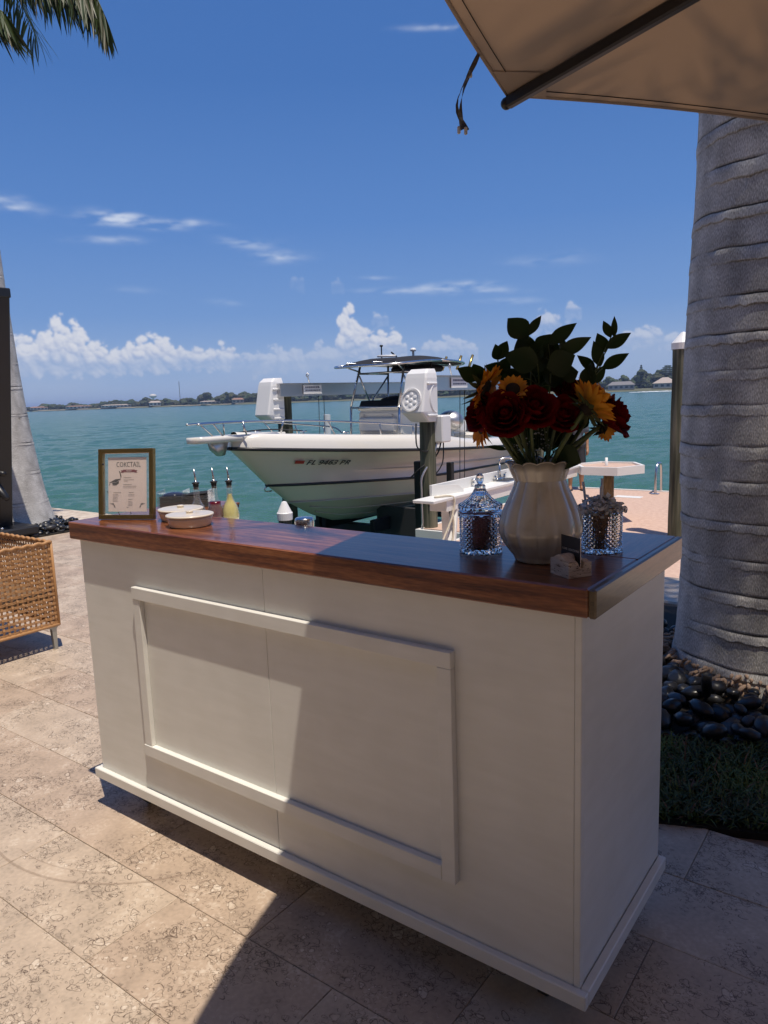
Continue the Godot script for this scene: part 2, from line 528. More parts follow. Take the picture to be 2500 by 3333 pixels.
func make_materials() -> void:
	M.white = mat(0.76, 0.735, 0.68, 0.38)
	var pw := blend(grain(512, 512, 64, 512, 15, 0.05, 4), grain(512, 512, 512, 512, 16, 0.012, 4), 0.5)
	M.white.albedo_color = Color.WHITE
	M.white.albedo_texture = tinted(pw, [[0.2, Color(0.725, 0.715, 0.665)], [0.8, Color(0.785, 0.775, 0.73)]])
	bumped(M.white, pw, 0.012)
	M.white2 = mat(0.80, 0.79, 0.76, 0.45)
	M.gel = mat(0.80, 0.775, 0.715, 0.18)
	M.gel.clearcoat_enabled = true
	M.gel.clearcoat = 0.6
	M.gel.clearcoat_roughness = 0.08
	M.pink = mat(0.70, 0.55, 0.475, 0.22)
	M.steel = mat(0.62, 0.62, 0.62, 0.25, 1.0)
	M.alu = mat(0.60, 0.60, 0.61, 0.42, 1.0)
	M.black = mat(0.012, 0.012, 0.013, 0.5)
	M.rubber = mat(0.018, 0.018, 0.02, 0.42)
	M.darkmetal = mat(0.014, 0.014, 0.016, 0.38)
	M.canvas = mat(0.012, 0.012, 0.014, 0.85)
	M.plastic_white = mat(0.80, 0.80, 0.80, 0.35)
	M.gold = mat(0.36, 0.255, 0.10, 0.36, 1.0)
	M.paper = mat(0.88, 0.75, 0.69, 0.75)
	M.ink = mat(0.06, 0.05, 0.045, 0.8)
	M.maroon = mat(0.20, 0.018, 0.035, 0.7)
	M.ceramic = mat(0.74, 0.66, 0.55, 0.2)
	M.ceramic.clearcoat_enabled = true
	M.ceramic.clearcoat = 0.5
	M.pane = StandardMaterial3D.new()
	M.pane.transparency = BaseMaterial3D.TRANSPARENCY_ALPHA
	M.pane.albedo_color = Color(0.95, 0.98, 1.0, 0.04)
	M.pane.roughness = 0.03
	M.glass = StandardMaterial3D.new()
	M.glass.refraction_enabled = true
	M.glass.refraction_scale = 0.05
	M.glass.albedo_color = Color(1, 1, 1, 0.0)
	M.glass.transparency = BaseMaterial3D.TRANSPARENCY_ALPHA
	M.glass.roughness = 0.02
	M.stem = mat(0.085, 0.11, 0.028, 0.5)
	M.leaf = mat(0.016, 0.027, 0.008, 0.42)
	M.leaf.metallic_specular = 0.3
	M.leaf.backlight_enabled = true
	M.leaf.backlight = Color(0.10, 0.16, 0.02)
	M.petal = mat(0.72, 0.30, 0.012, 0.6)
	M.petal.backlight_enabled = true
	M.petal.backlight = Color(0.55, 0.30, 0.01)
	M.petal2 = mat(0.66, 0.235, 0.008, 0.6)
	M.petal2.backlight_enabled = true
	M.petal2.backlight = Color(0.5, 0.22, 0.01)
	M.seed = mat(0.018, 0.011, 0.006, 0.9)
	M.rose = mat(0.12, 0.002, 0.0025, 0.75)
	M.rose.metallic_specular = 0.2
	M.rose.backlight_enabled = true
	M.rose.backlight = Color(0.12, 0.003, 0.003)
	M.sepal = mat(0.06, 0.07, 0.022, 0.6)
	M.bloom = mat(0.7, 0.68, 0.62, 0.8)
	# stone of the terrace: three pictures, each in two tints
	M.tile = []
	for k in 3:
		var g := shell_stone(101 + k * 17)
		for v in 2:
			var m := mat(1, 1, 1, 0.5)
			var warm := Color(0.455, 0.35, 0.262) if v == 0 else Color(0.50, 0.40, 0.305)
			m.albedo_texture = tinted(g, [[0.0, Color(0.10, 0.065, 0.042)], [0.30, warm * 0.52], [0.52, warm * 0.93], [0.64, warm * 1.06], [0.80, Color(0.66, 0.565, 0.46)], [1.0, Color(0.76, 0.70, 0.62)]])
			if v == 0: bumped(m, g, 0.12)
			else: 
				m.heightmap_enabled = true
				m.heightmap_texture = M.tile[-1].heightmap_texture
				m.heightmap_scale = 0.12
			M.tile.append(m)
	M.joint = mat(0.22, 0.155, 0.11, 0.9)
	# stained wood of the bar top
	var g1 := grain(2048, 512, 96, 512, 31, 0.03, 5)
	var g2 := grain(2048, 512, 256, 512, 32, 0.12, 3)
	var wood := blend(g1, g2, 0.38)
	M.wood = mat(1, 1, 1, 0.32)
	M.wood.albedo_texture = tinted(wood, [[0.15, Color(0.055, 0.014, 0.006)], [0.42, Color(0.155, 0.046, 0.016)], [0.6, Color(0.23, 0.078, 0.027)], [0.85, Color(0.34, 0.13, 0.048)]])
	M.wood.clearcoat_enabled = true
	M.wood.clearcoat = 0.4
	M.wood.clearcoat_roughness = 0.10
	bumped(M.wood, wood, 0.03)
	M.wood.uv1_scale = Vector3(0.62, 2.6, 1)
	M.wood_end = M.wood.duplicate()
	M.wood_end.albedo_texture = tinted(wood, [[0.15, Color(0.045, 0.030, 0.014)], [0.42, Color(0.095, 0.066, 0.032)], [0.6, Color(0.125, 0.088, 0.044)], [0.85, Color(0.16, 0.115, 0.062)]])
	M.board = mat(1, 1, 1, 0.4)
	M.board.albedo_texture = tinted(wood, [[0.15, Color(0.05, 0.018, 0.008)], [0.5, Color(0.16, 0.06, 0.026)], [0.9, Color(0.26, 0.11, 0.05)]])
	# weathered piles
	var p1 := grain(256, 1024, 256, 64, 41, 0.06, 4)
	var p2 := grain(256, 1024, 64, 128, 42, 0.03, 3)
	var pile := blend(p1, p2, 0.45)
	M.pile = mat(1, 1, 1, 0.85)
	M.pile.albedo_texture = tinted(pile, [[0.2, Color(0.030, 0.030, 0.020)], [0.45, Color(0.075, 0.080, 0.050)], [0.62, Color(0.13, 0.13, 0.09)], [0.85, Color(0.20, 0.185, 0.13)]])
	bumped(M.pile, p1, 0.5)
	M.pile_brown = M.pile.duplicate()
	M.pile_brown.albedo_texture = tinted(pile, [[0.2, Color(0.05, 0.032, 0.014)], [0.5, Color(0.13, 0.085, 0.036)], [0.85, Color(0.21, 0.15, 0.08)]])
	# palm trunk: long fibres and blotches
	var b1 := grain(1024, 1024, 1024, 256, 51, 0.13, 4)
	var b2 := grain(1024, 1024, 96, 96, 52, 0.03, 4)
	var bark := blend(b1, b2, 0.30)
	M.bark = mat(1, 1, 1, 0.85)
	M.bark.albedo_texture = tinted(bark, [[0.22, Color(0.28, 0.265, 0.245)], [0.42, Color(0.46, 0.445, 0.42)], [0.55, Color(0.56, 0.545, 0.52)], [0.70, Color(0.76, 0.745, 0.715)]])
	bumped(M.bark, b1, 0.14)
	M.bark.vertex_color_use_as_albedo = true
	M.root = mat(0.36, 0.25, 0.18, 0.95)
	M.pebble = []
	for k in 3: M.pebble.append(mat(0.016 + 0.008 * k, 0.0165 + 0.008 * k, 0.018 + 0.009 * k, 0.28 + 0.07 * k))
	M.soil = mat(0.02, 0.016, 0.012, 0.95)
	M.grass = mat(0.045, 0.085, 0.018, 0.55)
	M.grass.vertex_color_use_as_albedo = true
	M.grass.albedo_color = Color.WHITE
	M.grass.backlight_enabled = true
	M.grass.backlight = Color(0.25, 0.35, 0.08)
	M.wicker = mat(0.48, 0.255, 0.105, 0.5)
	M.concrete = mat(1, 1, 1, 0.8)
	var cn := grain(512, 512, 512, 512, 61, 0.02, 5)
	M.concrete.albedo_texture = tinted(cn, [[0.2, Color(0.44, 0.36, 0.285)], [0.8, Color(0.62, 0.54, 0.45)]])
	triplanar(M.concrete, Vector3.ONE * 0.7, true)
	M.deck = mat(1, 1, 1, 0.8)
	M.deck.albedo_texture = tinted(cn, [[0.2, Color(0.55, 0.375, 0.29)], [0.8, Color(0.63, 0.45, 0.355)]])
	triplanar(M.deck, Vector3.ONE * 0.9, true)
	# umbrella cloth
	var cl := grain(512, 512, 512, 512, 71, 0.30, 2)
	M.cloth = mat(1, 1, 1, 0.9)
	M.cloth.albedo_texture = tinted(cl, [[0.2, Color(0.36, 0.285, 0.225)], [0.8, Color(0.43, 0.345, 0.275)]])
	M.cloth.backlight_enabled = true
	M.cloth.backlight = Color(0.52, 0.44, 0.36)
	# fronds
	M.frond = mat(0.045, 0.065, 0.016, 0.45)
	M.frond.backlight_enabled = true
	M.frond.backlight = Color(0.12, 0.16, 0.03)
	M.frond2 = mat(0.075, 0.07, 0.028, 0.55)
	# glaze of the vase: greyish cream, streaked and crazed
	var v1 := grain(1024, 1024, 256, 48, 81, 0.03, 4)
	var v2 := grain(1024, 1024, 256, 256, 82, 0.015, 4)
	var vz := blend(v1, v2, 0.5)
	M.glaze = mat(1, 1, 1, 0.16)
	M.glaze.albedo_texture = tinted(vz, [[0.12, Color(0.44, 0.395, 0.33)], [0.4, Color(0.545, 0.505, 0.44)], [0.6, Color(0.58, 0.545, 0.48)], [0.9, Color(0.63, 0.60, 0.535)]])
	M.glaze.clearcoat_enabled = true
	M.glaze.clearcoat = 0.5
	M.glaze.clearcoat_roughness = 0.05
	M.glaze.vertex_color_use_as_albedo = true
	# travertine
	var t1 := grain(512, 512, 64, 256, 91, 0.05, 4)
	M.trav = mat(1, 1, 1, 0.75)
	M.trav.albedo_texture = tinted(t1, [[0.0, Color(0.10, 0.06, 0.04)], [0.24, Color(0.14, 0.09, 0.06)], [0.30, Color(0.50, 0.39, 0.30)], [0.6, Color(0.60, 0.49, 0.39)], [1.0, Color(0.67, 0.57, 0.47)]])
	bumped(M.trav, t1, 0.12)
	triplanar(M.trav, Vector3.ONE * 9.0)

func make_more_materials() -> void:
	M.hull = mat(0.76, 0.655, 0.555, 0.22)
	M.hull.clearcoat_enabled = true
	M.hull.clearcoat = 0.5
	M.hull.clearcoat_roughness = 0.1
	M.hull_low = mat(0.52, 0.475, 0.385, 0.4)
	M.alu_dark = mat(0.055, 0.055, 0.06, 0.5, 0.3)

# ------------------------------------------------------------------ water, far shores, terrace, dock
const WATER := -1.5
const DOCK := -0.6
const EYE := Vector3(2.42, 0, 1.38)

func make_water() -> void:
	var m := mat(0.052, 0.140, 0.108, 0.16)
	m.metallic_specular = 0.24
	var n1 := noise(301, 0.03, 4).get_seamless_image(512, 512)
	n1.convert(Image.FORMAT_L8)
	bumped(m, n1, 5.0)
	triplanar(m, Vector3.ONE * 0.33, true)
	M.water = m
	var wa := noise(7, 0.42, 3)
	var wb := noise(8, 0.16, 2)
	var rs := PackedFloat32Array()
	var r := 5.0
	while r < 520.0:
		rs.append(r)
		r *= 1.0115
	while r < 7500.0:
		rs.append(r)
		r *= 1.12
	var az := PackedFloat32Array()
	var a := -100.0
	while a < 60.0:
		az.append(deg_to_rad(a))
		a += 0.28 if a > -66.0 and a < -4.0 else 2.0
	var nr := rs.size()
	var na := az.size()
	var pos := PackedVector3Array()
	var nor := PackedVector3Array()
	var hs := PackedFloat32Array()
	var wind := Vector2(0.86, 0.51)
	for i in nr:
		var fade := clampf(1.25 - rs[i] / 420.0, 0.0, 1.0)
		for j in na:
			var x := EYE.x + sin(az[j]) * rs[i]
			var z := EYE.z - cos(az[j]) * rs[i]
			var along := x * wind.x + z * wind.y
			var across := -x * wind.y + z * wind.x
			var y := 0.0
			if fade > 0.0:
				var q := wa.get_noise_2d(along * 1.25, across * 0.55)
				y = (0.085 * (1.0 - 2.0 * absf(q)) + 0.10 * wb.get_noise_2d(along, across * 0.5)) * fade
			pos.append(Vector3(x, WATER + y, z))
	nor.resize(pos.size())
	for i in nr:
		for j in na:
			var i0 := maxi(i - 1, 0) * na + j
			var i1 := mini(i + 1, nr - 1) * na + j
			var j0 := i * na + maxi(j - 1, 0)
			var j1 := i * na + mini(j + 1, na - 1)
			var n := (pos[i1] - pos[i0]).cross(pos[j1] - pos[j0])
			if n.y < 0.0: n = -n
			nor[i * na + j] = n.normalized()
	var idx := PackedInt32Array()
	for i in nr - 1:
		for j in na - 1:
			var k := i * na + j
			idx.append_array([k, k + na, k + na + 1, k, k + na + 1, k + 1])
	var arr := []
	arr.resize(Mesh.ARRAY_MAX)
	arr[Mesh.ARRAY_VERTEX] = pos
	arr[Mesh.ARRAY_NORMAL] = nor
	arr[Mesh.ARRAY_INDEX] = idx
	var me := ArrayMesh.new()
	me.add_surface_from_arrays(Mesh.PRIMITIVE_TRIANGLES, arr)
	struct(put("water", me, m))

func polar(azd: float, d: float, y := 0.0) -> Vector3:
	return Vector3(EYE.x + sin(deg_to_rad(azd)) * d, y, EYE.z - cos(deg_to_rad(azd)) * d)

func shore_d(a: float) -> float:
	var t := [[-80.0, 1100.0], [-64.0, 1020.0], [-52.0, 900.0], [-45.0, 760.0], [-36.0, 720.0], [-27.0, 660.0], [-15.0, 600.0], [10.0, 560.0], [40.0, 520.0]]
	for k in t.size() - 1:
		if a <= t[k + 1][0]: return remap(a, t[k][0], t[k + 1][0], t[k][1], t[k + 1][1])
	return 560.0

func wood_h(a: float) -> float:
	var t := [[-80.0, 4.0], [-62.0, 5.5], [-58.0, 7.5], [-54.0, 9.5], [-50.0, 11.5], [-46.0, 12.5], [-38.0, 9.5], [-30.0, 9.5], [-24.0, 11.0], [-19.0, 13.0], [-15.0, 15.0], [40.0, 14.0]]
	for k in t.size() - 1:
		if a <= t[k + 1][0]: return remap(a, t[k][0], t[k + 1][0], t[k][1], t[k + 1][1])
	return 8.0

func house(called: String, label: String, a: float, back: float, w: float, d: float, h: float, roof: float, wall: Material, top: Material, hip := true, ridge := 0.35) -> Node3D:
	var p := polar(a, shore_d(a) + back, WATER + 1.9)
	var o := thing(called, label, "house", p, -deg_to_rad(a))
	obj("wall", boxm(Vector3(0, h / 2, 0), Vector3(w, h, d)), wall, o)
	var st := S()
	var e := 0.9
	var y0 := h
	var rw := w * ridge if hip else w / 2 + e
	var c := [Vector3(-w / 2 - e, y0, d / 2 + e), Vector3(w / 2 + e, y0, d / 2 + e), Vector3(w / 2 + e, y0, -d / 2 - e), Vector3(-w / 2 - e, y0, -d / 2 - e)]
	var r0 := Vector3(-rw, y0 + roof, 0)
	var r1 := Vector3(rw, y0 + roof, 0)
	quad(st, c[0], c[1], r1, r0)
	quad(st, c[2], c[3], r0, r1)
	tri(st, c[1], c[2], r1)
	tri(st, c[3], c[0], r0)
	quad(st, c[3], c[2], c[1], c[0])
	obj("roof", st, top, o)
	var n := maxi(2, int(w / 4.0))
	var k := 0
	while k < n:
		obj("window", boxm(Vector3(-w / 2 + w * (k + 0.5) / n, h * 0.5, d / 2 + 0.05), Vector3(w / n * 0.55, h * 0.5, 0.12)), M.far_glass, o)
		k += 1
	return o

func make_shore() -> void:
	var land := mat(0.13, 0.13, 0.075, 0.95)
	var sand := mat(0.30, 0.27, 0.20, 0.95)
	var st := S(false)
	var rings := []
	var a := -82.0
	while a <= 42.0:
		var d := shore_d(a) + sin(a * 2.3) * 5.0
		rings.append(PackedVector3Array([polar(a, d, WATER - 1.0), polar(a, d + 3.0, WATER + 0.9), polar(a, d + 26.0, WATER + 1.9), polar(a, d + 260.0, WATER + 3.5)]))
		a += 0.5
	loft(st, rings, false)
	struct(obj("far_shore_land", st, land))
	# stretches of pale beach and sea wall along the far bank
	for b in [[-61.5, -58.2], [-57.6, -55.0], [-52.5, -49.6], [-48.9, -47.6]]:
		var sb := S()
		var t: float = b[0]
		while t < b[1] - 0.05:
			var d0 := shore_d(t) + sin(t * 2.3) * 5.0
			var d1 := shore_d(t + 0.1) + sin((t + 0.1) * 2.3) * 5.0
			quad(sb, polar(t, d0 + 1.2, WATER + 0.5), polar(t + 0.1, d1 + 1.2, WATER + 0.5), polar(t + 0.1, d1 + 4.0, WATER + 1.25), polar(t, d0 + 4.0, WATER + 1.25))
			t += 0.1
		struct(obj("beach", sb, sand))
	# woods along the bank: clumps of leaves
	var cl := S()
	rng.seed = 5
	for k in 5:
		var c := Vector3(rng.randf_range(-0.5, 0.5), rng.randf_range(-0.35, 0.45), rng.randf_range(-0.5, 0.5))
		ball(cl, c, Vector3.ONE * rng.randf_range(0.42, 0.7), 7, 5, Basis.from_euler(Vector3(rng.randf() * 3, rng.randf() * 3, 0)))
	var clump := done(cl)
	var wm := mat(1, 1, 1, 0.9)
	wm.vertex_color_use_as_albedo = true
	var xf := []
	var co := []
	var ns := noise(66, 0.55, 3)
	for k in 7000:
		var b := rng.randf_range(-66.0, 14.0)
		var dd := shore_d(b)
		var h := wood_h(b) * (0.82 + 0.75 * ns.get_noise_1d(b * 1.3))
		var back := rng.randf_range(14.0, 75.0)
		if b > -27.5 and b < -13.8: back += 22.0
		if b < -46.0 and rng.randf() < 0.55: back += 30.0
		var s := rng.randf_range(1.3, 2.9) * (1.35 if b < -40.0 else 1.0)
		var y := WATER + 1.5 + maxf(h - s * 0.8, 0.8) * pow(rng.randf(), 0.75)
		xf.append(Transform3D(Basis.from_euler(Vector3(0, rng.randf() * TAU, 0)).scaled(Vector3(s * 1.25, s, s * 1.25)), polar(b, dd + back, y)))
		var g := rng.randf_range(0.55, 1.25)
		co.append(Color(0.040 * g * rng.randf_range(0.8, 1.5), 0.062 * g, 0.026 * g))
	var mm := MultiMesh.new()
	mm.transform_format = MultiMesh.TRANSFORM_3D
	mm.use_colors = true
	mm.mesh = clump
	mm.instance_count = xf.size()
	for k in xf.size():
		mm.set_instance_transform(k, xf[k])
		mm.set_instance_color(k, co[k])
	var wood := MultiMeshInstance3D.new()
	wood.name = "far_wood"
	wood.multimesh = mm
	wood.material_override = wm
	add_child(wood)
	tag(wood, "long belt of dark green trees along the far bank of the bay", "wood", "", "stuff")
	# spire-shaped pines that stick out of the wood
	var dk := mat(0.03, 0.05, 0.03, 0.9)
	for s in [[-17.55, 11.0, 20.5, "slim dark pine rising from the wood left of the pale far house"], [-14.05, 12.0, 23.5, "tall dark pine on the far bank, right beside the white-capped post"], [-15.75, 20.0, 19.0, "round-topped tree standing out above the pale far house"]]:
		var o := thing("pine_tree", s[3], "tree", polar(s[0], shore_d(s[0]) + 45.0, WATER + 1.5), 0.0)
		var tr := S(false)
		tube(tr, PackedVector3Array([Vector3.ZERO, Vector3(0, s[2], 0)]), [0.35, 0.05], 6)
		obj("trunk", tr, M.pile, o)
		var cr := S()
		var lay := 9
		for q in lay:
			var t := float(q) / lay
			var rr: float = (1.0 - t) * s[2] * 0.085 + 0.25
			if s[1] > 15.0: rr = s[2] * 0.20 * sin(PI * (0.15 + 0.8 * t))
			for z in 6:
				var an := TAU * z / 6 + q
				ball(cr, Vector3(sin(an) * rr, s[2] * (0.35 + 0.65 * t), cos(an) * rr), Vector3(rr * 0.8, s[2] * 0.035, rr * 0.8), 6, 4)
		obj("crown", cr, dk, o)
	M.far_glass = mat(0.05, 0.06, 0.07, 0.3)
	var pale := mat(0.46, 0.42, 0.37, 0.8)
	var pale2 := mat(0.36, 0.35, 0.35, 0.8)
	var roofp := mat(0.44, 0.37, 0.32, 0.8)
	var roofg := mat(0.20, 0.19, 0.19, 0.8)
	var whitew := mat(0.66, 0.63, 0.57, 0.8)
	var roofr := mat(0.30, 0.17, 0.12, 0.8)
	house("shore_house", "large pale house with a broad tan roof on the far bank", -15.9, 14.0, 17.0, 10.0, 3.6, 4.4, pale, roofp, true, 0.12)
	house("shore_house", "low wing with a tan roof at the right of the large pale house", -14.75, 15.0, 8.0, 7.0, 2.8, 2.6, pale, roofp)
	house("shore_house", "long grey-roofed house on the far bank, partly behind the flowers", -18.9, 16.0, 20.0, 9.0, 3.4, 2.8, pale2, roofg)
	house("shore_house", "long white building on the far bank, left of the frame", -58.8, 10.0, 30.0, 8.0, 2.4, 1.0, whitew, roofr)
	house("shore_house", "white building under a red-brown roof nearest the left palm on the far bank", -61.4, 14.0, 20.0, 9.0, 2.6, 1.4, whitew, roofr)
	house("shore_house", "wide white waterside building on the far bank above the picture frame", -56.3, 9.0, 34.0, 8.0, 2.2, 0.9, whitew, roofp)
	house("shore_house", "small cream house among the trees of the far bank", -53.6, 12.0, 13.0, 8.0, 3.6, 2.0, whitew, roofp)
	house("shore_house", "long cream building low on the far bank left of the white lift housing", -49.4, 13.0, 30.0, 9.0, 2.4, 1.0, pale, roofp)
	house("shore_house", "cream house at the right end of the far beach", -47.6, 11.0, 12.0, 8.0, 3.4, 1.8, pale, roofr)
	var tk := thing("water_tank", "white dome of a water tank above the far trees", "water tank", polar(-53.7, 1500.0, WATER))
	var ts := S(false)
	lathe(ts, [Vector2(1.4, 0), Vector2(1.3, 15.0), Vector2(6.0, 17.5), Vector2(7.2, 19.5), Vector2(5.6, 22.0), Vector2(2.4, 23.2), Vector2(0.01, 23.5)], 20)
	obj("tank", ts, whitew, tk)
	var tw := thing("radio_mast", "thin radio mast on the far bank", "mast", polar(-51.8, 1300.0, WATER))
	obj("pole", boxm(Vector3(0, 20, 0), Vector3(0.7, 40, 0.7)), roofg, tw)

func make_terrace() -> void:
	var t := Node3D.new()
	t.name = "terrace"
	add_child(t)
	struct(t)
	obj("bedding", boxm(Vector3(-1.0, -0.42, 4.15), Vector3(60.0, 0.8, 15.7), 0.0), M.joint, t)
	var meshes := []
	rng.seed = 9
	for k in 8:
		uvoff = Vector2(rng.randf(), rng.randf())
		meshes.append(done(boxm(Vector3.ZERO, Vector3(0.6083, 0.02, 0.3033), 0.0014)))
	uvoff = Vector2.ZERO
	for m in M.tile: m.uv1_scale = Vector3(0.82, 0.82, 0.82)
	var rest := S()
	var count := 0
	for row in range(-13, 12):
		var z := 0.162 + 0.305 * row - 0.1525
		var off := 0.987 if posmod(row, 2) == 0 else 0.682
		for col in range(-13, 7):
			var x := off + 0.61 * col + 0.305
			if x < -6.05 or z < -3.72: continue
			if x > 0.7 and z < bed_line(x) - 0.08: continue
			var c := Vector3(x, -0.01 + rng.randf_range(-0.0006, 0.0006), z)
			var k := rng.randi()
			var seen := (z < 1.25 and x < 3.1 - 0.0 * z) and x - 2.42 < 0.75 * (1.38 - z) and count < 300
			if not (x < 0.6 or z < 0.6): seen = seen and x < 2.2
			if seen:
				var b := Basis.from_euler(Vector3(0, PI if (k >> 3) % 2 else 0.0, 0))
				put("tile", meshes[k % 8], M.tile[(k >> 5) % M.tile.size()], t, Transform3D(b, c))
				count += 1
			else:
				box(rest, c, Vector3(0.6065, 0.02, 0.3017), 0.0018)
	var o := obj("outlying_tiles", rest, M.tile[0], t)
	o.set_meta("kind", "stuff")
	# worn ring that a round pot left on the tiles
	var ringm := mat(0.20, 0.12, 0.075, 0.7)
	ringm.transparency = BaseMaterial3D.TRANSPARENCY_ALPHA
	ringm.albedo_color.a = 0.20
	var rs := S()
	for band in [[0.651, 0.660], [0.600, 0.604]]:
		for k in 60:
			var a0 := -0.50 + 1.45 * k / 60.0
			var a1 := -0.50 + 1.45 * (k + 1) / 60.0
			if band[0] < 0.64 and (k < 18 or k > 44): continue
			var c := Vector3(0.075, 0.0022, -0.293)
			var d0 := Vector3(sin(a0), 0, cos(a0))
			var d1 := Vector3(sin(a1), 0, cos(a1))
			quad(rs, c + d0 * band[0], c + d0 * band[1], c + d1 * band[1], c + d1 * band[0])
	struct(obj("pot_ring_stain", rs, ringm))
	# ground behind the visitor and to the sides
	struct(obj("ground", boxm(Vector3(0, -0.45, 32.0), Vector3(160.0, 0.8, 40.0)), M.concrete))
	# sea wall with its cap
	var w := thing("sea_wall", "pale concrete sea wall with a broad flat cap along the terrace", "sea wall", Vector3.ZERO)
	obj("wall", boxm(Vector3(-10.0, -1.75, -4.12), Vector3(70.0, 3.1, 0.36)), M.concrete, w)
	var x0 := -32.0
	while x0 < 20.0:
		obj("cap", boxm(Vector3(x0 + 2.0, -0.098, -4.06), Vector3(3.992, 0.2, 0.70), 0.012), M.concrete, w)
		x0 += 4.0

func bed_line(x: float) -> float:
	return -1.0 - 0.40 * (x - 1.75)

var uvoff := Vector2.ZERO

func make_dock() -> void:
	var d := thing("dock", "wide pink deck of the boat dock with white edging", "dock")
	var st := S()
	var z := -4.75
	while z > -13.5:
		var x0 := -2.95 if z > -8.0 else -3.92
		box(st, Vector3((x0 + 9.0) / 2, DOCK - 0.02, z - 0.07), Vector3(9.0 - x0, 0.04, 0.1355), 0.002)
		z -= 0.14
	obj("deck_boards", st, M.deck, d).set_meta("kind", "stuff")
	var f := S()
	box(f, Vector3(-3.95, DOCK - 0.13, -10.75), Vector3(0.05, 0.28, 5.55), 0.004)
	box(f, Vector3(-2.975, DOCK - 0.13, -6.37), Vector3(0.05, 0.28, 3.25), 0.004)
	box(f, Vector3(-3.45, DOCK - 0.13, -7.975), Vector3(1.05, 0.28, 0.05), 0.004)
	box(f, Vector3(2.5, DOCK - 0.12, -13.53), Vector3(12.95, 0.29, 0.05), 0.004)
	obj("edging", f, M.white2, d)
	for p in [[-3.7, -10.5], [-3.7, -13.2], [-1.4, -13.2], [1.2, -13.2], [-2.7, -6.0], [0.6, -6.0], [0.6, -10.0]]:
		var ps := S(false)
		lathe(ps, [Vector2(0.12, -3.4), Vector2(0.115, DOCK - 0.06)], 12, Vector3(p[0], 0, p[1]))
		obj("support_post", ps, M.pile, d)

func pile(label: String, x: float, z: float, top: float, r: float, m: Material, cap := true, parent: Node = null) -> Node3D:
	var o := thing("wooden_pile", label, "pile", Vector3(x, 0, z), rng.randf() * 3.0) if parent == null else parent
	var st := S(false)
	var prof := []
	for k in 13:
		var t := k / 12.0
		prof.append(Vector2(r * (1.06 - 0.08 * t) + 0.004 * sin(k * 2.1), -3.6 + (top + 3.6) * t))
	lathe(st, prof, 18)
	var top_st := S()
	lathe(top_st, [Vector2(r * 0.98, top), Vector2(0.001, top + 0.005)], 18)
	obj("post", st, m, o)
	if cap:
		var c := S()
		lathe(c, [Vector2(r + 0.012, top - 0.075), Vector2(r + 0.016, top + 0.01), Vector2(r + 0.006, top + 0.02), Vector2(0.03, top + 0.145), Vector2(0.001, top + 0.155)], 22)
		obj("cap", c, M.plastic_white, o)
	else:
		obj("post_top", top_st, m, o)
	return o

# ------------------------------------------------------------------ the bar and what stands on it
const TOP := 1.073

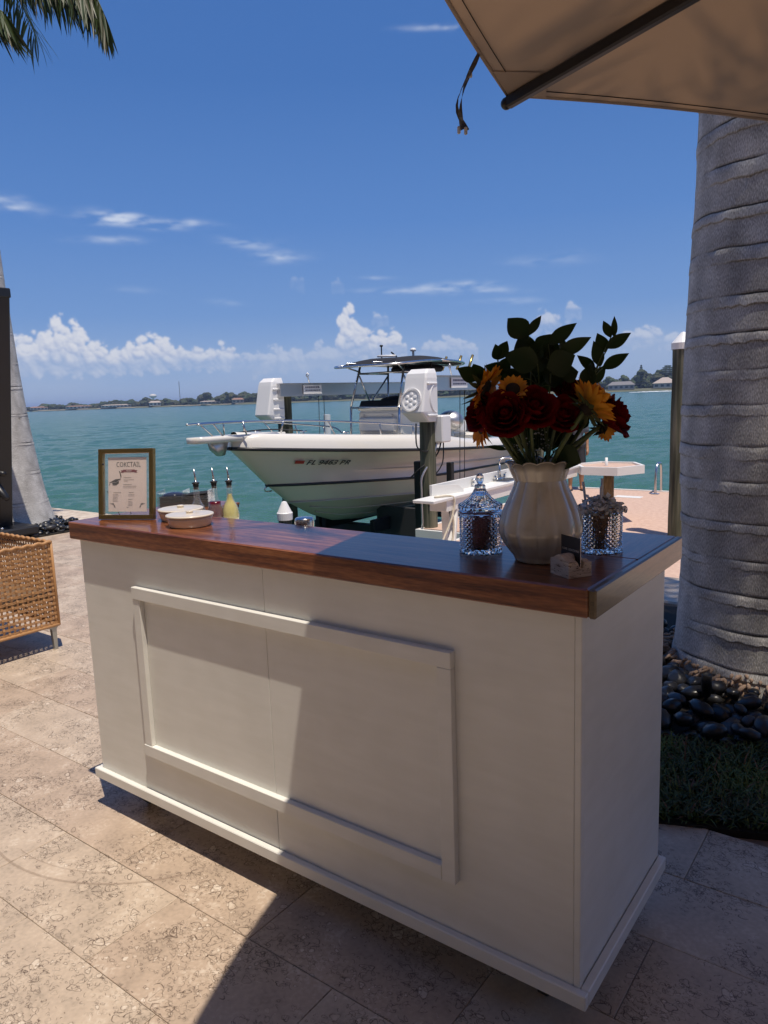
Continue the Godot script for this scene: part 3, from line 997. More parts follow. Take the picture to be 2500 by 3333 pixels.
func make_bar() -> void:
	var b := thing("bar_counter", "white panelled portable bar with a thick stained brown wood top", "bar counter")
	var under := TOP - 0.0613
	# top: two wide planks and an end strip, finely chamfered
	uvoff = Vector2(0.3, 0.1)
	var ct := Node3D.new()
	ct.name = "countertop"
	b.add_child(ct)
	obj("front_board", boxm(Vector3(0.943, under + 0.03065, -0.154), Vector3(1.886, 0.0613, 0.308), 0.0035), M.wood, ct)
	uvoff = Vector2(1.7, 0.63)
	var rs := S()
	box(rs, Vector3.ZERO, Vector3(0.3125, 0.020, 0.226), 0.002)
	obj("right_return", rs, M.wood, ct, Transform3D(Basis(Vector3.UP, PI / 2), Vector3(1.773, TOP - 0.010, -0.4657)))
	for k in 2:
		var ls := S()
		box(ls, Vector3.ZERO, Vector3(0.2880, 0.0098, 0.226 - 0.004 * k), 0.002)
		obj("left_return", ls, M.wood, ct, Transform3D(Basis(Vector3.UP, PI / 2), Vector3(0.1135 - 0.002 * k, TOP - 0.0049 - 0.0104 * k, -0.4535)))
	uvoff = Vector2(0.1, 0.4)
	var es := S()
	box(es, Vector3(0, 0, 0), Vector3(0.622, 0.0613, 0.0168), 0.0035)
	obj("end_strip", es, M.wood_end, ct, Transform3D(Basis(Vector3.UP, PI / 2), Vector3(1.8948, under + 0.03065, -0.311)))
	obj("speed_shelf", boxm(Vector3(0.90, 1.017, -0.405), Vector3(1.30, 0.016, 0.185), 0.002), M.white, b)
	uvoff = Vector2.ZERO
	var x0 := 0.0304
	var x1 := 1.867
	var z0 := -0.0205
	var z1 := -0.6015
	var y0 := 0.117
	var h := under - y0
	var mid := y0 + h / 2
	obj("front_panel", boxm(Vector3((x0 + 0.9385) / 2, mid, z0 - 0.009), Vector3(0.9375 - x0, h, 0.018), 0.0012), M.white, b)
	obj("front_panel", boxm(Vector3((0.9388 + x1 - 0.016) / 2, mid, z0 - 0.009), Vector3(x1 - 0.016 - 0.9388, h, 0.018), 0.0012), M.white, b)
	obj("corner_post", boxm(Vector3(x1 - 0.0078, mid, z0 - 0.0085), Vector3(0.0152, h, 0.019), 0.002), M.white, b)
	obj("side_panel", boxm(Vector3(x1 - 0.0105, mid, (z0 + z1) / 2 - 0.0095), Vector3(0.018, h, z0 - z1 - 0.0195), 0.0012), M.white, b)
	obj("side_panel", boxm(Vector3(x0 + 0.009, mid, (z0 + z1) / 2 - 0.009), Vector3(0.018, h, z0 - z1 - 0.0185), 0.0012), M.white, b)
	obj("inner_shelf", boxm(Vector3(0.95, 0.55, -0.33), Vector3(1.79, 0.02, 0.56), 0.002), M.white, b)
	obj("floor_board", boxm(Vector3(0.95, y0 + 0.012, -0.325), Vector3(1.79, 0.02, 0.57), 0.002), M.white, b)
	# picture-frame moulding on the front
	var zr := z0 + 0.0101
	obj("rail", boxm(Vector3((0.337 + 1.56) / 2, 0.8596, zr), Vector3(1.223, 0.040, 0.0198), 0.0015), M.white, b)
	obj("rail", boxm(Vector3((0.334 + 1.521) / 2, 0.3113, zr), Vector3(1.187, 0.0392, 0.0198), 0.0015), M.white, b)
	obj("stile", boxm(Vector3(0.3555, 0.5853, z0 + 0.0088), Vector3(0.036, 0.5080, 0.0172), 0.0015), M.white, b)
	obj("stile", boxm(Vector3(1.541, 0.5655, z0 + 0.0100), Vector3(0.0385, 0.5475, 0.0196), 0.0015), M.white, b)
	# base board all round
	var yb := y0 + 0.01825
	obj("base_board", boxm(Vector3((x0 + x1) / 2, yb, z0 + 0.0104), Vector3(x1 - x0 + 0.0404, 0.0365, 0.0202), 0.0025), M.white, b)
	obj("base_board", boxm(Vector3(x1 + 0.0104, yb, (z0 + z1) / 2), Vector3(0.0202, 0.0365, z0 - z1 - 0.0008), 0.0025), M.white, b)
	obj("base_board", boxm(Vector3(x0 - 0.0104, yb, (z0 + z1) / 2), Vector3(0.0202, 0.0365, z0 - z1 - 0.0008), 0.0025), M.white, b)
	for cx in [0.16, 1.74]:
		for cz in [-0.13, -0.52]:
			var st := S(false)
			var w := Basis(Vector3(0, 1, 0), Vector3(1, 0, 0), Vector3(0, 0, -1))
			lathe(st, [Vector2(0.001, -0.016), Vector2(0.034, -0.016), Vector2(0.040, -0.010), Vector2(0.040, 0.010), Vector2(0.034, 0.016), Vector2(0.001, 0.016)], 18, Vector3(cx, 0.0405, cz), w)
			var wh := obj("caster", st, M.rubber, b)
			obj("fork", boxm(Vector3(cx, 0.098, cz), Vector3(0.046, 0.036, 0.06), 0.003), M.steel, wh)

func make_menu() -> void:
	var lean := 0.15
	var t := thing("menu_frame", "gold metal frame holding a pale pink printed drinks menu between glass", "picture frame", Vector3(0.173, TOP, -0.1205), 0.4258)
	var ly := Basis(Vector3.RIGHT, -lean)
	var pv := Node3D.new()
	pv.name = "frame"
	t.add_child(pv)
	pv.transform = Transform3D(ly, Vector3(0, 0.002, 0))
	var w := 0.211
	var h := 0.246
	var e := 0.0155
	obj("bottom_bar", boxm(Vector3(0, e / 2, 0), Vector3(w, e, 0.02), 0.001), M.gold, pv)
	obj("top_bar", boxm(Vector3(0, h - e / 2, 0), Vector3(w, e, 0.02), 0.001), M.gold, pv)
	for s in [-1.0, 1.0]:
		obj("side_bar", boxm(Vector3(s * (w - e) / 2, h / 2, 0), Vector3(e, h - 2 * e - 0.0006, 0.02), 0.001), M.gold, pv)
	for s in [-1.0, 1.0]:
		obj("pane", boxm(Vector3(0, h / 2, s * 0.003), Vector3(w - 2 * e - 0.001, h - 2 * e - 0.001, 0.0016)), M.pane, pv)
	var cy := 0.1215
	obj("menu_card", boxm(Vector3(0.002, cy, 0), Vector3(0.148, 0.190, 0.0008)), M.paper, pv)
	var f := 0.0008   # print lies on the card, behind the glass
	var zf := f
	var P := func(x: float, y: float) -> Vector3: return Vector3(0.002 + (x - 464.0) * 0.000573, cy - (y - 375.0) * 0.000528, zf)
	words("title_print", "COKCTAIL", 0.0165, M.ink, pv, Transform3D(Basis.from_scale(Vector3(0.92, 1, 1)), P.call(473.0, 243.0)), 0.0004)
	var rb := S()
	var rp := PackedVector2Array()
	for q in [[437, 277], [516, 277], [516, 293], [437, 293]]: rp.append(Vector2(P.call(q[0], q[1]).x, P.call(q[0], q[1]).y))
	slab(rb, rp, zf - 0.0003, zf + 0.0003)
	for s in [-1.0, 1.0]:
		var tp := PackedVector2Array()
		for q in [[36, 281], [57, 281], [49, 289], [57, 297], [36, 297]]: tp.append(Vector2(P.call(476.5 + s * q[0], q[1]).x, P.call(0, q[1]).y))
		slab(rb, tp, zf - 0.0002, zf + 0.0001)
	obj("ribbon_print", rb, M.maroon, pv)
	words("ribbon_words", "MENU", 0.0052, M.paper, pv, Transform3D(Basis.IDENTITY, P.call(476.5, 285.0) + Vector3(0, 0, 0.0006)), 0.0003)
	# mortarboard drawing
	var cap := S()
	var kp := PackedVector2Array()
	for q in [[343, 362], [384, 340], [420, 337], [388, 359]]: kp.append(Vector2(P.call(q[0], q[1]).x, P.call(q[0], q[1]).y))
	slab(cap, kp, zf, zf + 0.0004)
	kp = PackedVector2Array()
	for q in [[362, 364], [388, 362], [406, 350], [408, 366], [390, 380], [366, 380]]: kp.append(Vector2(P.call(q[0], q[1]).x, P.call(q[0], q[1]).y))
	slab(cap, kp, zf - 0.0002, zf + 0.0002)
	kp = PackedVector2Array()
	for q in [[345, 361], [347, 361], [346, 380], [342, 381]]: kp.append(Vector2(P.call(q[0], q[1]).x, P.call(q[0], q[1]).y))
	slab(cap, kp, zf - 0.0002, zf + 0.0002)
	obj("cap_print", cap, M.ink, pv)
	# lines of small print, too small to read
	var ls := S()
	var lines := [[440, 485, 330, 3.4], [440, 505, 344, 2.2], [440, 466, 352, 2.2], [438, 487, 376, 3.4], [436, 517, 387, 2.2], [436, 520, 397, 2.2], [371, 423, 429, 3.6], [366, 402, 441, 2.2], [366, 403, 450, 2.2], [366, 395, 459, 2.2], [366, 398, 468, 2.2], [365, 396, 477, 2.2], [365, 397, 486, 2.2], [474, 500, 429, 3.6], [472, 508, 442, 2.2], [472, 510, 451, 2.2], [470, 500, 473, 3.4], [469, 490, 487, 2.2], [468, 498, 496, 2.2], [468, 497, 505, 2.2], [468, 495, 514, 2.2], [459, 466, 526, 4.0]]
	rng.seed = 3
	for l in lines:
		var x: float = l[0]
		while x < l[1]:
			var ww := rng.randf_range(3.0, 8.0)
			var p: Vector3 = P.call(x + ww / 2, l[2])
			box(ls, p, Vector3(ww * 0.000573, l[3] * 0.00042, 0.0003))
			x += ww + 1.6
	obj("small_print", ls, mat(0.17, 0.14, 0.12, 0.8), pv)
	var og := S()
	for s in [-1.0, 1.0]:
		for k in 7:
			var a := 0.1 + k * 0.22
			var c: Vector3 = P.call(464 + s * (112 - 26 * sin(a)), 532 - 30 * cos(a) + 2)
			tube(og, curve([c, c + Vector3(-s * 0.003 * cos(a), 0.004 * sin(a) + 0.001, 0), c + Vector3(-s * 0.006 * cos(a * 1.4), 0.003, 0)], 3), 0.00045, 4)
		var arc := []
		for k in 9: arc.append(P.call(464 + s * (118 - 38 * sin(k * 0.19)), 535 - 34 * cos(k * 0.19)))
		tube(og, curve(arc, 2), 0.0004, 4)
	obj("corner_ornament_print", og, M.ink, pv)
	var eas := S()
	bar(eas, Vector3(-0.02, 0.17, -0.012), Vector3(-0.035, 0.006, -0.085), 0.003, 0.003)
	bar(eas, Vector3(-0.075, 0.10, -0.012), Vector3(-0.070, 0.003, -0.07), 0.003, 0.003)
	obj("stand", eas, M.darkmetal, t)
	var kn := S(false)
	ball(kn, Vector3(-0.084, 0.194, -0.016), Vector3(0.004, 0.004, 0.004))
	obj("knob", kn, M.darkmetal, t)

func dish(label: String, at: Vector3) -> void:
	var d := thing("lidded_dish", label, "dish", at, 0.0, "cream lidded dishes on the bar")
	var st := S(false)
	lathe(st, [Vector2(0.001, 0.0), Vector2(0.062, 0.0), Vector2(0.067, 0.003), Vector2(0.0725, 0.026), Vector2(0.0735, 0.031), Vector2(0.070, 0.031), Vector2(0.066, 0.006), Vector2(0.001, 0.005)], 48)
	obj("bowl", st, M.ceramic, d)
	var l := S(false)
	lathe(l, [Vector2(0.001, 0.031), Vector2(0.0700, 0.0312), Vector2(0.0755, 0.0325), Vector2(0.0775, 0.0355), Vector2(0.0765, 0.039), Vector2(0.072, 0.0405), Vector2(0.067, 0.039), Vector2(0.055, 0.0405), Vector2(0.03, 0.042), Vector2(0.001, 0.0425)], 48)
	obj("lid", l, M.ceramic, d)
	var k := S(false)
	lathe(k, [Vector2(0.011, 0.0415), Vector2(0.0105, 0.044), Vector2(0.0125, 0.046), Vector2(0.0128, 0.0485), Vector2(0.0105, 0.0500), Vector2(0.001, 0.0505)], 24)
	obj("knob", k, M.ceramic, d)

# diamond-cut glass: outside in lozenges, inside smooth
func cut_wall(st: SurfaceTool, r: float, y0: float, y1: float, n: int, rows: int, deep: float, inner: float) -> void:
	var nn := n * 2
	var hr := rows * 2
	var rings := []
	for i in hr + 1:
		var ring := PackedVector3Array()
		for j in nn:
			var a := TAU * j / nn
			var peak := (i + j) % 2 == 0
			var rr := r if (peak and i % 2 == 1) or i == 0 or i == hr else r - deep
			if i != 0 and i != hr:
				rr = r if (i % 2 == 1 and j % 2 == 1) or (i % 2 == 0 and j % 2 == 0) else r - deep
			ring.append(Vector3(sin(a) * rr, y0 + (y1 - y0) * i / hr, cos(a) * rr))
		rings.append(ring)
	for i in hr:
		for j in nn:
			var k := (j + 1) % nn
			var a: Vector3 = rings[i][j]
			var b: Vector3 = rings[i][k]
			var c: Vector3 = rings[i + 1][k]
			var d: Vector3 = rings[i + 1][j]
			if (i + j) % 2 == 0:
				tri(st, a, b, d)
				tri(st, b, c, d)
			else:
				tri(st, a, b, c)
				tri(st, a, c, d)
	for j in nn:   # floor and rim
		var k := (j + 1) % nn
		var a0: Vector3 = rings[0][j]
		var a1: Vector3 = rings[0][k]
		tri(st, Vector3(0, y0, 0), a1, a0)
		var t0: Vector3 = rings[hr][j]
		var t1: Vector3 = rings[hr][k]
		var f := inner / r
		quad(st, t0, t1, Vector3(t1.x * f, y1, t1.z * f), Vector3(t0.x * f, y1, t0.z * f))
		var yb := y0 + 0.011
		quad(st, Vector3(t0.x * f, y1, t0.z * f), Vector3(t1.x * f, y1, t1.z * f), Vector3(t1.x * f, yb, t1.z * f), Vector3(t0.x * f, yb, t0.z * f))
		tri(st, Vector3(0, yb, 0), Vector3(t0.x * f, yb, t0.z * f), Vector3(t1.x * f, yb, t1.z * f))

func make_jars() -> void:
	var j := thing("candy_jar", "diamond-cut glass jar with a pointed lid, filled with dark red-brown pieces", "glass jar", Vector3(1.5225, TOP + 0.0005, -0.2185), 0.3)
	var st := S()
	cut_wall(st, 0.0535, 0.0, 0.099, 24, 9, 0.0042, 0.0445)
	obj("bowl", st, M.glass, j)
	var rim := S(false)
	lathe(rim, [Vector2(0.0445, 0.0995), Vector2(0.0535, 0.0995), Vector2(0.0550, 0.1025), Vector2(0.0535, 0.1055), Vector2(0.0445, 0.1055)], 48)
	obj("rim", rim, M.glass, j)
	var lid := S()
	var prof := [Vector2(0.001, 0.150), Vector2(0.008, 0.149), Vector2(0.018, 0.142), Vector2(0.030, 0.128), Vector2(0.042, 0.1195), Vector2(0.0485, 0.1155), Vector2(0.050, 0.108), Vector2(0.0555, 0.110), Vector2(0.0558, 0.119), Vector2(0.052, 0.1215), Vector2(0.043, 0.126), Vector2(0.030, 0.136), Vector2(0.020, 0.148), Vector2(0.0145, 0.158), Vector2(0.0135, 0.160), Vector2(0.0140, 0.166), Vector2(0.0118, 0.169), Vector2(0.006, 0.1705), Vector2(0.0062, 0.172), Vector2(0.0088, 0.177), Vector2(0.0098, 0.184), Vector2(0.0088, 0.191), Vector2(0.0055, 0.196), Vector2(0.001, 0.1975)]
	var rings := []
	for q in prof.size():
		var r := PackedVector3Array()
		for k in 44:
			var a := TAU * k / 44
			var rr: float = prof[q].x
			if q >= 7 and q <= 13: rr -= (0.0016 if k % 2 == 0 else 0.0) * (prof[q].x / 0.05)
			r.append(Vector3(sin(a) * rr, prof[q].y, cos(a) * rr))
		rings.append(r)
	loft(lid, rings)
	obj("lid", lid, M.glass, j)
	rng.seed = 21
	var bits := mat(0.30, 0.062, 0.028, 0.5)
	bits.clearcoat_enabled = true
	var c := S(false)
	for k in 210:
		var a := rng.randf() * TAU
		var r := 0.0385 * sqrt(rng.randf())
		var y := 0.018 + rng.randf() * (0.082 + 0.012 * sin(a * 2.0))
		ball(c, Vector3(sin(a) * r, y, cos(a) * r), Vector3(rng.randf_range(0.005, 0.008), rng.randf_range(0.004, 0.007), rng.randf_range(0.005, 0.008)), 6, 4, Basis.from_euler(Vector3(rng.randf() * 3, rng.randf() * 3, 0)))
	lathe(c, [Vector2(0.001, 0.0125), Vector2(0.034, 0.0125), Vector2(0.037, 0.03), Vector2(0.037, 0.09), Vector2(0.001, 0.097)], 20)
	tag(obj("sugared_pieces", c, bits, self, j.transform), "dark red-brown sugared pieces heaped inside the lidded glass jar", "sweets", "", "stuff")
	# open jar with wrapped sticks
	var g := thing("open_glass_jar", "open diamond-cut glass jar holding wrapped sticks, right of the vase", "glass jar", Vector3(1.7765, TOP + 0.0005, -0.3585), 0.1)
	var s2 := S()
	cut_wall(s2, 0.0545, 0.0, 0.104, 24, 9, 0.0042, 0.0455)
	obj("bowl", s2, M.glass, g)
	rng.seed = 22
	var wood := mat(0.46, 0.235, 0.10, 0.6)
	var wrap := mat(0.74, 0.74, 0.73, 0.7)
	var ink: Material = M.ink
	var sticks := thing("wrapped_sticks", "bundle of brown sticks with crumpled grey paper tops in the open glass jar", "sticks", g.position)
	for k in 46:
		var a := k * 2.39996
		var r := 0.030 * sqrt((k + 0.5) / 46.0)
		var lo := Vector3(sin(a) * r * 0.75, 0.0145, cos(a) * r * 0.75)
		var hi := Vector3(sin(a) * r * 1.35, 0.104, cos(a) * r * 1.35) 
		var ss := S(false)
		rod(ss, lo, hi, 0.0026, 6)
		obj("stick", ss, wood, sticks)
	for k in 74:
		var a := k * 2.39996 + 0.4
		var r := 0.058 * sqrt((k + 0.5) / 74.0)
		var out := Vector3(sin(a), 0, cos(a))
		var at := out * r + Vector3(0, 0.128 - 0.030 * pow(r / 0.058, 2.0) + rng.randf_range(-0.006, 0.005), 0)
		var d := (out * rng.randf_range(-0.5, 1.5) + Vector3(rng.randf_range(-1, 1), rng.randf_range(-0.35, 0.75), rng.randf_range(-1, 1))).normalized()
		var len_ := rng.randf_range(0.020, 0.036)
		var wd := rng.randf_range(0.009, 0.015)
		var ps := S()
		var x := d.cross(Vector3(rng.randf_range(-1, 1), 1, rng.randf_range(-1, 1))).normalized()
		var n := x.cross(d).normalized()
		var prev := []
		for q in 5:   # creased strip of paper
			var t := q / 4.0
			var p := at + d * (t - 0.5) * len_ + n * (0.0028 * (1.0 if q % 2 == 0 else -1.0) + 0.004 * sin(t * 3.0))
			var w := wd * (0.75 + 0.5 * absf(t - 0.5)) * 0.5
			var row := [p - x * w, p + x * w, p + x * w - n * 0.0007, p - x * w - n * 0.0007]
			if q > 0:
				quad(ps, prev[0], prev[1], row[1], row[0])
				quad(ps, prev[3], row[3], row[2], prev[2])
			prev = row
		var pw := obj("paper_top", ps, wrap, sticks)
		if k % 3 == 0:
			var li := S()
			for q in 3:
				var p := at + d * (q - 1) * len_ * 0.22 + n * 0.0052
				box(li, p, Vector3(wd * 0.55, 0.0008, 0.0014), 0.0, Basis(x, n, d))
			obj("print", li, ink, pw)
	for q in [[-0.043, 0.0, 0.168], [0.0, -0.012, 0.177], [0.006, 0.01, 0.16]]:
		var ss := S(false)
		rod(ss, Vector3(q[0] * 0.8, 0.10, q[1]), Vector3(q[0], q[2], q[1]), 0.0034, 8)
		obj("paper_straw", ss, wrap, sticks)

func make_vase() -> void:
	var v := thing("flower_vase", "cream ribbed ceramic vase with a fluted brown-edged rim", "vase", Vector3(1.6915, TOP, -0.2035), 0.35)
	var prof := [Vector2(0.001, 0.0), Vector2(0.056, 0.0), Vector2(0.0605, 0.003), Vector2(0.064, 0.012), Vector2(0.075, 0.026), Vector2(0.090, 0.048), Vector2(0.0985, 0.070), Vector2(0.0975, 0.092), Vector2(0.089, 0.120), Vector2(0.077, 0.146), Vector2(0.065, 0.172), Vector2(0.0585, 0.192), Vector2(0.0585, 0.206), Vector2(0.064, 0.218), Vector2(0.074, 0.228), Vector2(0.079, 0.2315)]
	var n := 144
	var lobes := 12
	var pos := []
	var cols := []
	var pts := []
	for i in prof.size() - 1:
		for k in 3: pts.append(prof[i].lerp(prof[i + 1], k / 3.0))
	pts.append(prof[-1])
	var inner := []
	for k in [0.0, 0.35, 0.7, 1.0]: inner.append(Vector2(lerpf(0.075, 0.052, k), lerpf(0.2300, 0.17, k)))
	var all := pts + inner
	for i in all.size():
		var p: Vector2 = all[i]
		var isin := i >= pts.size()
		var ring := PackedVector3Array()
		var cr := PackedFloat32Array()
		for j in n:
			var a := TAU * j / n
			var ph := fposmod(a * lobes / TAU + 0.05 * sin(p.y * 9.0), 1.0)
			var lobe := pow(absf(sin(PI * ph)), 0.55)   # pointed grooves between round ribs
			var k := smoothstep(0.006, 0.05, p.y)
			var rr := p.x * (1.0 - 0.075 * k * (1.0 - lobe))
			var yy := p.y
			if p.y > 0.17: # scalloped lip
				var l := smoothstep(0.17, 0.2315, p.y)
				yy += 0.0075 * l * (lobe - 0.5) + 0.004 * l * sin(a * 2.0 + 1.0)
				rr += 0.006 * l * sin(a * 3.0 + 0.5)
			ring.append(Vector3(sin(a) * rr, yy, cos(a) * rr))
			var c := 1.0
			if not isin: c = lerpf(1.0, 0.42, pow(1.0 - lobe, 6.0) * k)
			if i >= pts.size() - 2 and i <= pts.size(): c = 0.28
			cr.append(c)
		pos.append(ring)
		cols.append(cr)
	var st := S(false)
	for i in pos.size() - 1:
		for j in n:
			var k := (j + 1) % n
			for q in [[i, j], [i + 1, k], [i, k], [i, j], [i + 1, j], [i + 1, k]]:
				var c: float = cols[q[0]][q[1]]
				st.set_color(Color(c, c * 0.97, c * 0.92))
				st.set_uv(Vector2(float(q[1] if q[1] != 0 or j == 0 else n) / n * 1.5, q[0] * 0.028))
				st.add_vertex(pos[q[0]][q[1]])
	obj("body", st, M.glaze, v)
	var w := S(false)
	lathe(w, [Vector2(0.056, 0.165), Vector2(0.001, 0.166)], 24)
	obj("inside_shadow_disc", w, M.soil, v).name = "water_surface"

func make_card() -> void:
	# travertine block: e1 runs to the left and away, e2 to the right and away
	var e1 := Vector3(-0.85, 0, -0.526).normalized()
	var e2 := Vector3(0.526, 0, -0.85).normalized()
	var o := thing("card_holder", "small rough travertine block holding a business card before the vase", "card holder", Vector3(1.822, TOP + 0.0004, -0.057))
	var l1 := 0.066
	var l2 := 0.058
	var h := 0.034
	var st := S()
	var nx := 12
	var ny := 10
	rng.seed = 44
	var ns := noise(4, 0.9, 3)
	var top := func(u: float, v: float) -> float:
		var hump := exp(-pow((u - 0.50) / 0.30, 2.0)) * smoothstep(0.95, 0.45, v) * 0.0135
		var notch := 0.012 if v > 0.44 and v < 0.62 and u < 0.30 else 0.0
		return h + hump + ns.get_noise_2d(u * 5.0, v * 5.0) * 0.0022 - notch - 0.004 * smoothstep(0.3, 0.0, u) * smoothstep(0.1, 0.6, v)
	var P := func(u: float, v: float, y: float) -> Vector3: return e1 * l1 * u + e2 * l2 * v + Vector3(0, y, 0)
	for i in nx:
		for j in ny:
			var u0 := float(i) / nx
			var u1 := float(i + 1) / nx
			var v0 := float(j) / ny
			var v1 := float(j + 1) / ny
			quad(st, P.call(u0, v0, top.call(u0, v0)), P.call(u0, v1, top.call(u0, v1)), P.call(u1, v1, top.call(u1, v1)), P.call(u1, v0, top.call(u1, v0)))
	for i in nx:
		var u0 := float(i) / nx
		var u1 := float(i + 1) / nx
		quad(st, P.call(u0, 0, 0), P.call(u0, 0, top.call(u0, 0)), P.call(u1, 0, top.call(u1, 0)), P.call(u1, 0, 0))
		quad(st, P.call(u1, 1, 0), P.call(u1, 1, top.call(u1, 1)), P.call(u0, 1, top.call(u0, 1)), P.call(u0, 1, 0))
	for j in ny:
		var v0 := float(j) / ny
		var v1 := float(j + 1) / ny
		quad(st, P.call(0, v1, 0), P.call(0, v1, top.call(0, v1)), P.call(0, v0, top.call(0, v0)), P.call(0, v0, 0))
		quad(st, P.call(1, v0, 0), P.call(1, v0, top.call(1, v0)), P.call(1, v1, top.call(1, v1)), P.call(1, v1, 0))
	obj("stone", st, M.trav, o)
	var pits := S(false)
	for k in 34:
		var along := rng.randf()
		var y := rng.randf_range(0.003, 0.031)
		var on2 := rng.randf() < 0.65
		var p: Vector3 = P.call(0.0, along, y) if on2 else P.call(along, 0.0, y)
		var b := Basis(e2, Vector3.UP, e2.cross(Vector3.UP)) if on2 else Basis(e1, Vector3.UP, e1.cross(Vector3.UP))
		ball(pits, p, Vector3(rng.randf_range(0.0008, 0.0030), rng.randf_range(0.0004, 0.001), 0.0004), 7, 4, b)
	obj("pits", pits, mat(0.05, 0.03, 0.02, 1.0), o).set_meta("kind", "stuff")
	var c := thing("business_card", "black business card with small white lettering in the stone block", "business card", o.position + e2 * l2 * 0.53 + Vector3(0, 0.0225, 0))
	var cb := Basis(-e1, Vector3.UP, (-e1).cross(Vector3.UP))
	var mid := e1 * 0.0355
	obj("card", boxm(mid + Vector3(0, 0.0300, 0), Vector3(0.068, 0.060, 0.0011), 0.0, cb), mat(0.012, 0.009, 0.009, 0.55), c)
	obj("edge", boxm(mid - e1 * 0.0344 + Vector3(0, 0.0300, 0), Vector3(0.0006, 0.0598, 0.00125), 0.0, cb), M.paper, c)
	words("lettering", "LUXE LIBATIONS", 0.0034, mat(0.55, 0.5, 0.45, 0.6), c, Transform3D(cb.scaled_local(Vector3(1.25, 1, 1)), mid + Vector3(0, 0.031, 0) + cb.z * 0.0008), 0.0003)

# ------------------------------------------------------------------ bouquet: places in millimetres right, up and away from the foot of the vase
const VB := Vector3(1.6873, 1.073, -0.2002)
const VR := Vector3(0.803, 0, -0.596)
const VA := Vector3(-0.596, 0, -0.803)

func bq(r: float, u: float, a: float) -> Vector3:
	return VB + (VR * r + Vector3.UP * u + VA * a) * 0.001

func stem(parent: Node, from: Vector3, to: Vector3, r: float, sag := Vector3.ZERO) -> void:
	var st := S(false)
	tube(st, curve([from, from.lerp(to, 0.5) + sag, to], 5), r, 8)
	obj("stem", st, M.stem, parent)

func sunflower(label: String, at: Vector3, face: Vector3, rad: float, open_: float, foot: Vector3, seed_: int, disc := 0.36) -> void:
	rng.seed = seed_
	var o := thing("sunflower", label, "sunflower", at, 0.0, "sunflowers in the bouquet")
	var z := face.normalized()
	var x := Vector3.UP.cross(z).normalized()
	var y := z.cross(x)
	var d := S(false)
	lathe(d, [Vector2(0.001, 0.008), Vector2(rad * disc * 0.5, 0.0075), Vector2(rad * disc, 0.004), Vector2(rad * disc * 1.05, -0.003), Vector2(rad * disc * 0.8, -0.012), Vector2(0.006, -0.02)], 20, Vector3.ZERO, Basis(x, z, -y))
	obj("seed_head", d, M.seed, o)
	for ring in 2:
		var n := 17
		for k in n:
			var a := TAU * (k + ring * 0.5) / n + rng.randf_range(-0.09, 0.09)
			var out := x * cos(a) + y * sin(a)
			var dir := (out * sin(open_ + ring * 0.12) + z * cos(open_ + ring * 0.12)).normalized()
			var nn := (z * sin(open_) - out * cos(open_) + x * rng.randf_range(-0.25, 0.25) + y * rng.randf_range(-0.25, 0.25)).normalized()
			var ps := S(false)
			blade(ps, out * rad * disc * 0.95 - z * 0.003 * ring, dir, nn, rad * (1.0 - disc) * rng.randf_range(1.02, 1.32), rad * rng.randf_range(0.30, 0.40), rng.randf_range(-0.22, 0.12), 0.35, 5, 0.42)
			obj("petal", ps, M.petal if rng.randf() < 0.6 else M.petal2, o)
	for k in 13:
		var a := TAU * k / 13 + rng.randf_range(-0.2, 0.2)
		var out := x * cos(a) + y * sin(a)
		var ps := S(false)
		blade(ps, out * rad * disc * 0.8 - z * 0.008, out + z * rng.randf_range(-0.75, 0.05), z, rad * rng.randf_range(0.55, 0.85), rad * 0.22, rng.randf_range(-0.5, 0.1), 0.2, 4, 0.3)
		obj("sepal", ps, M.sepal, o)
	stem(o, -z * 0.016, foot - at, 0.0052, (-z) * 0.02)

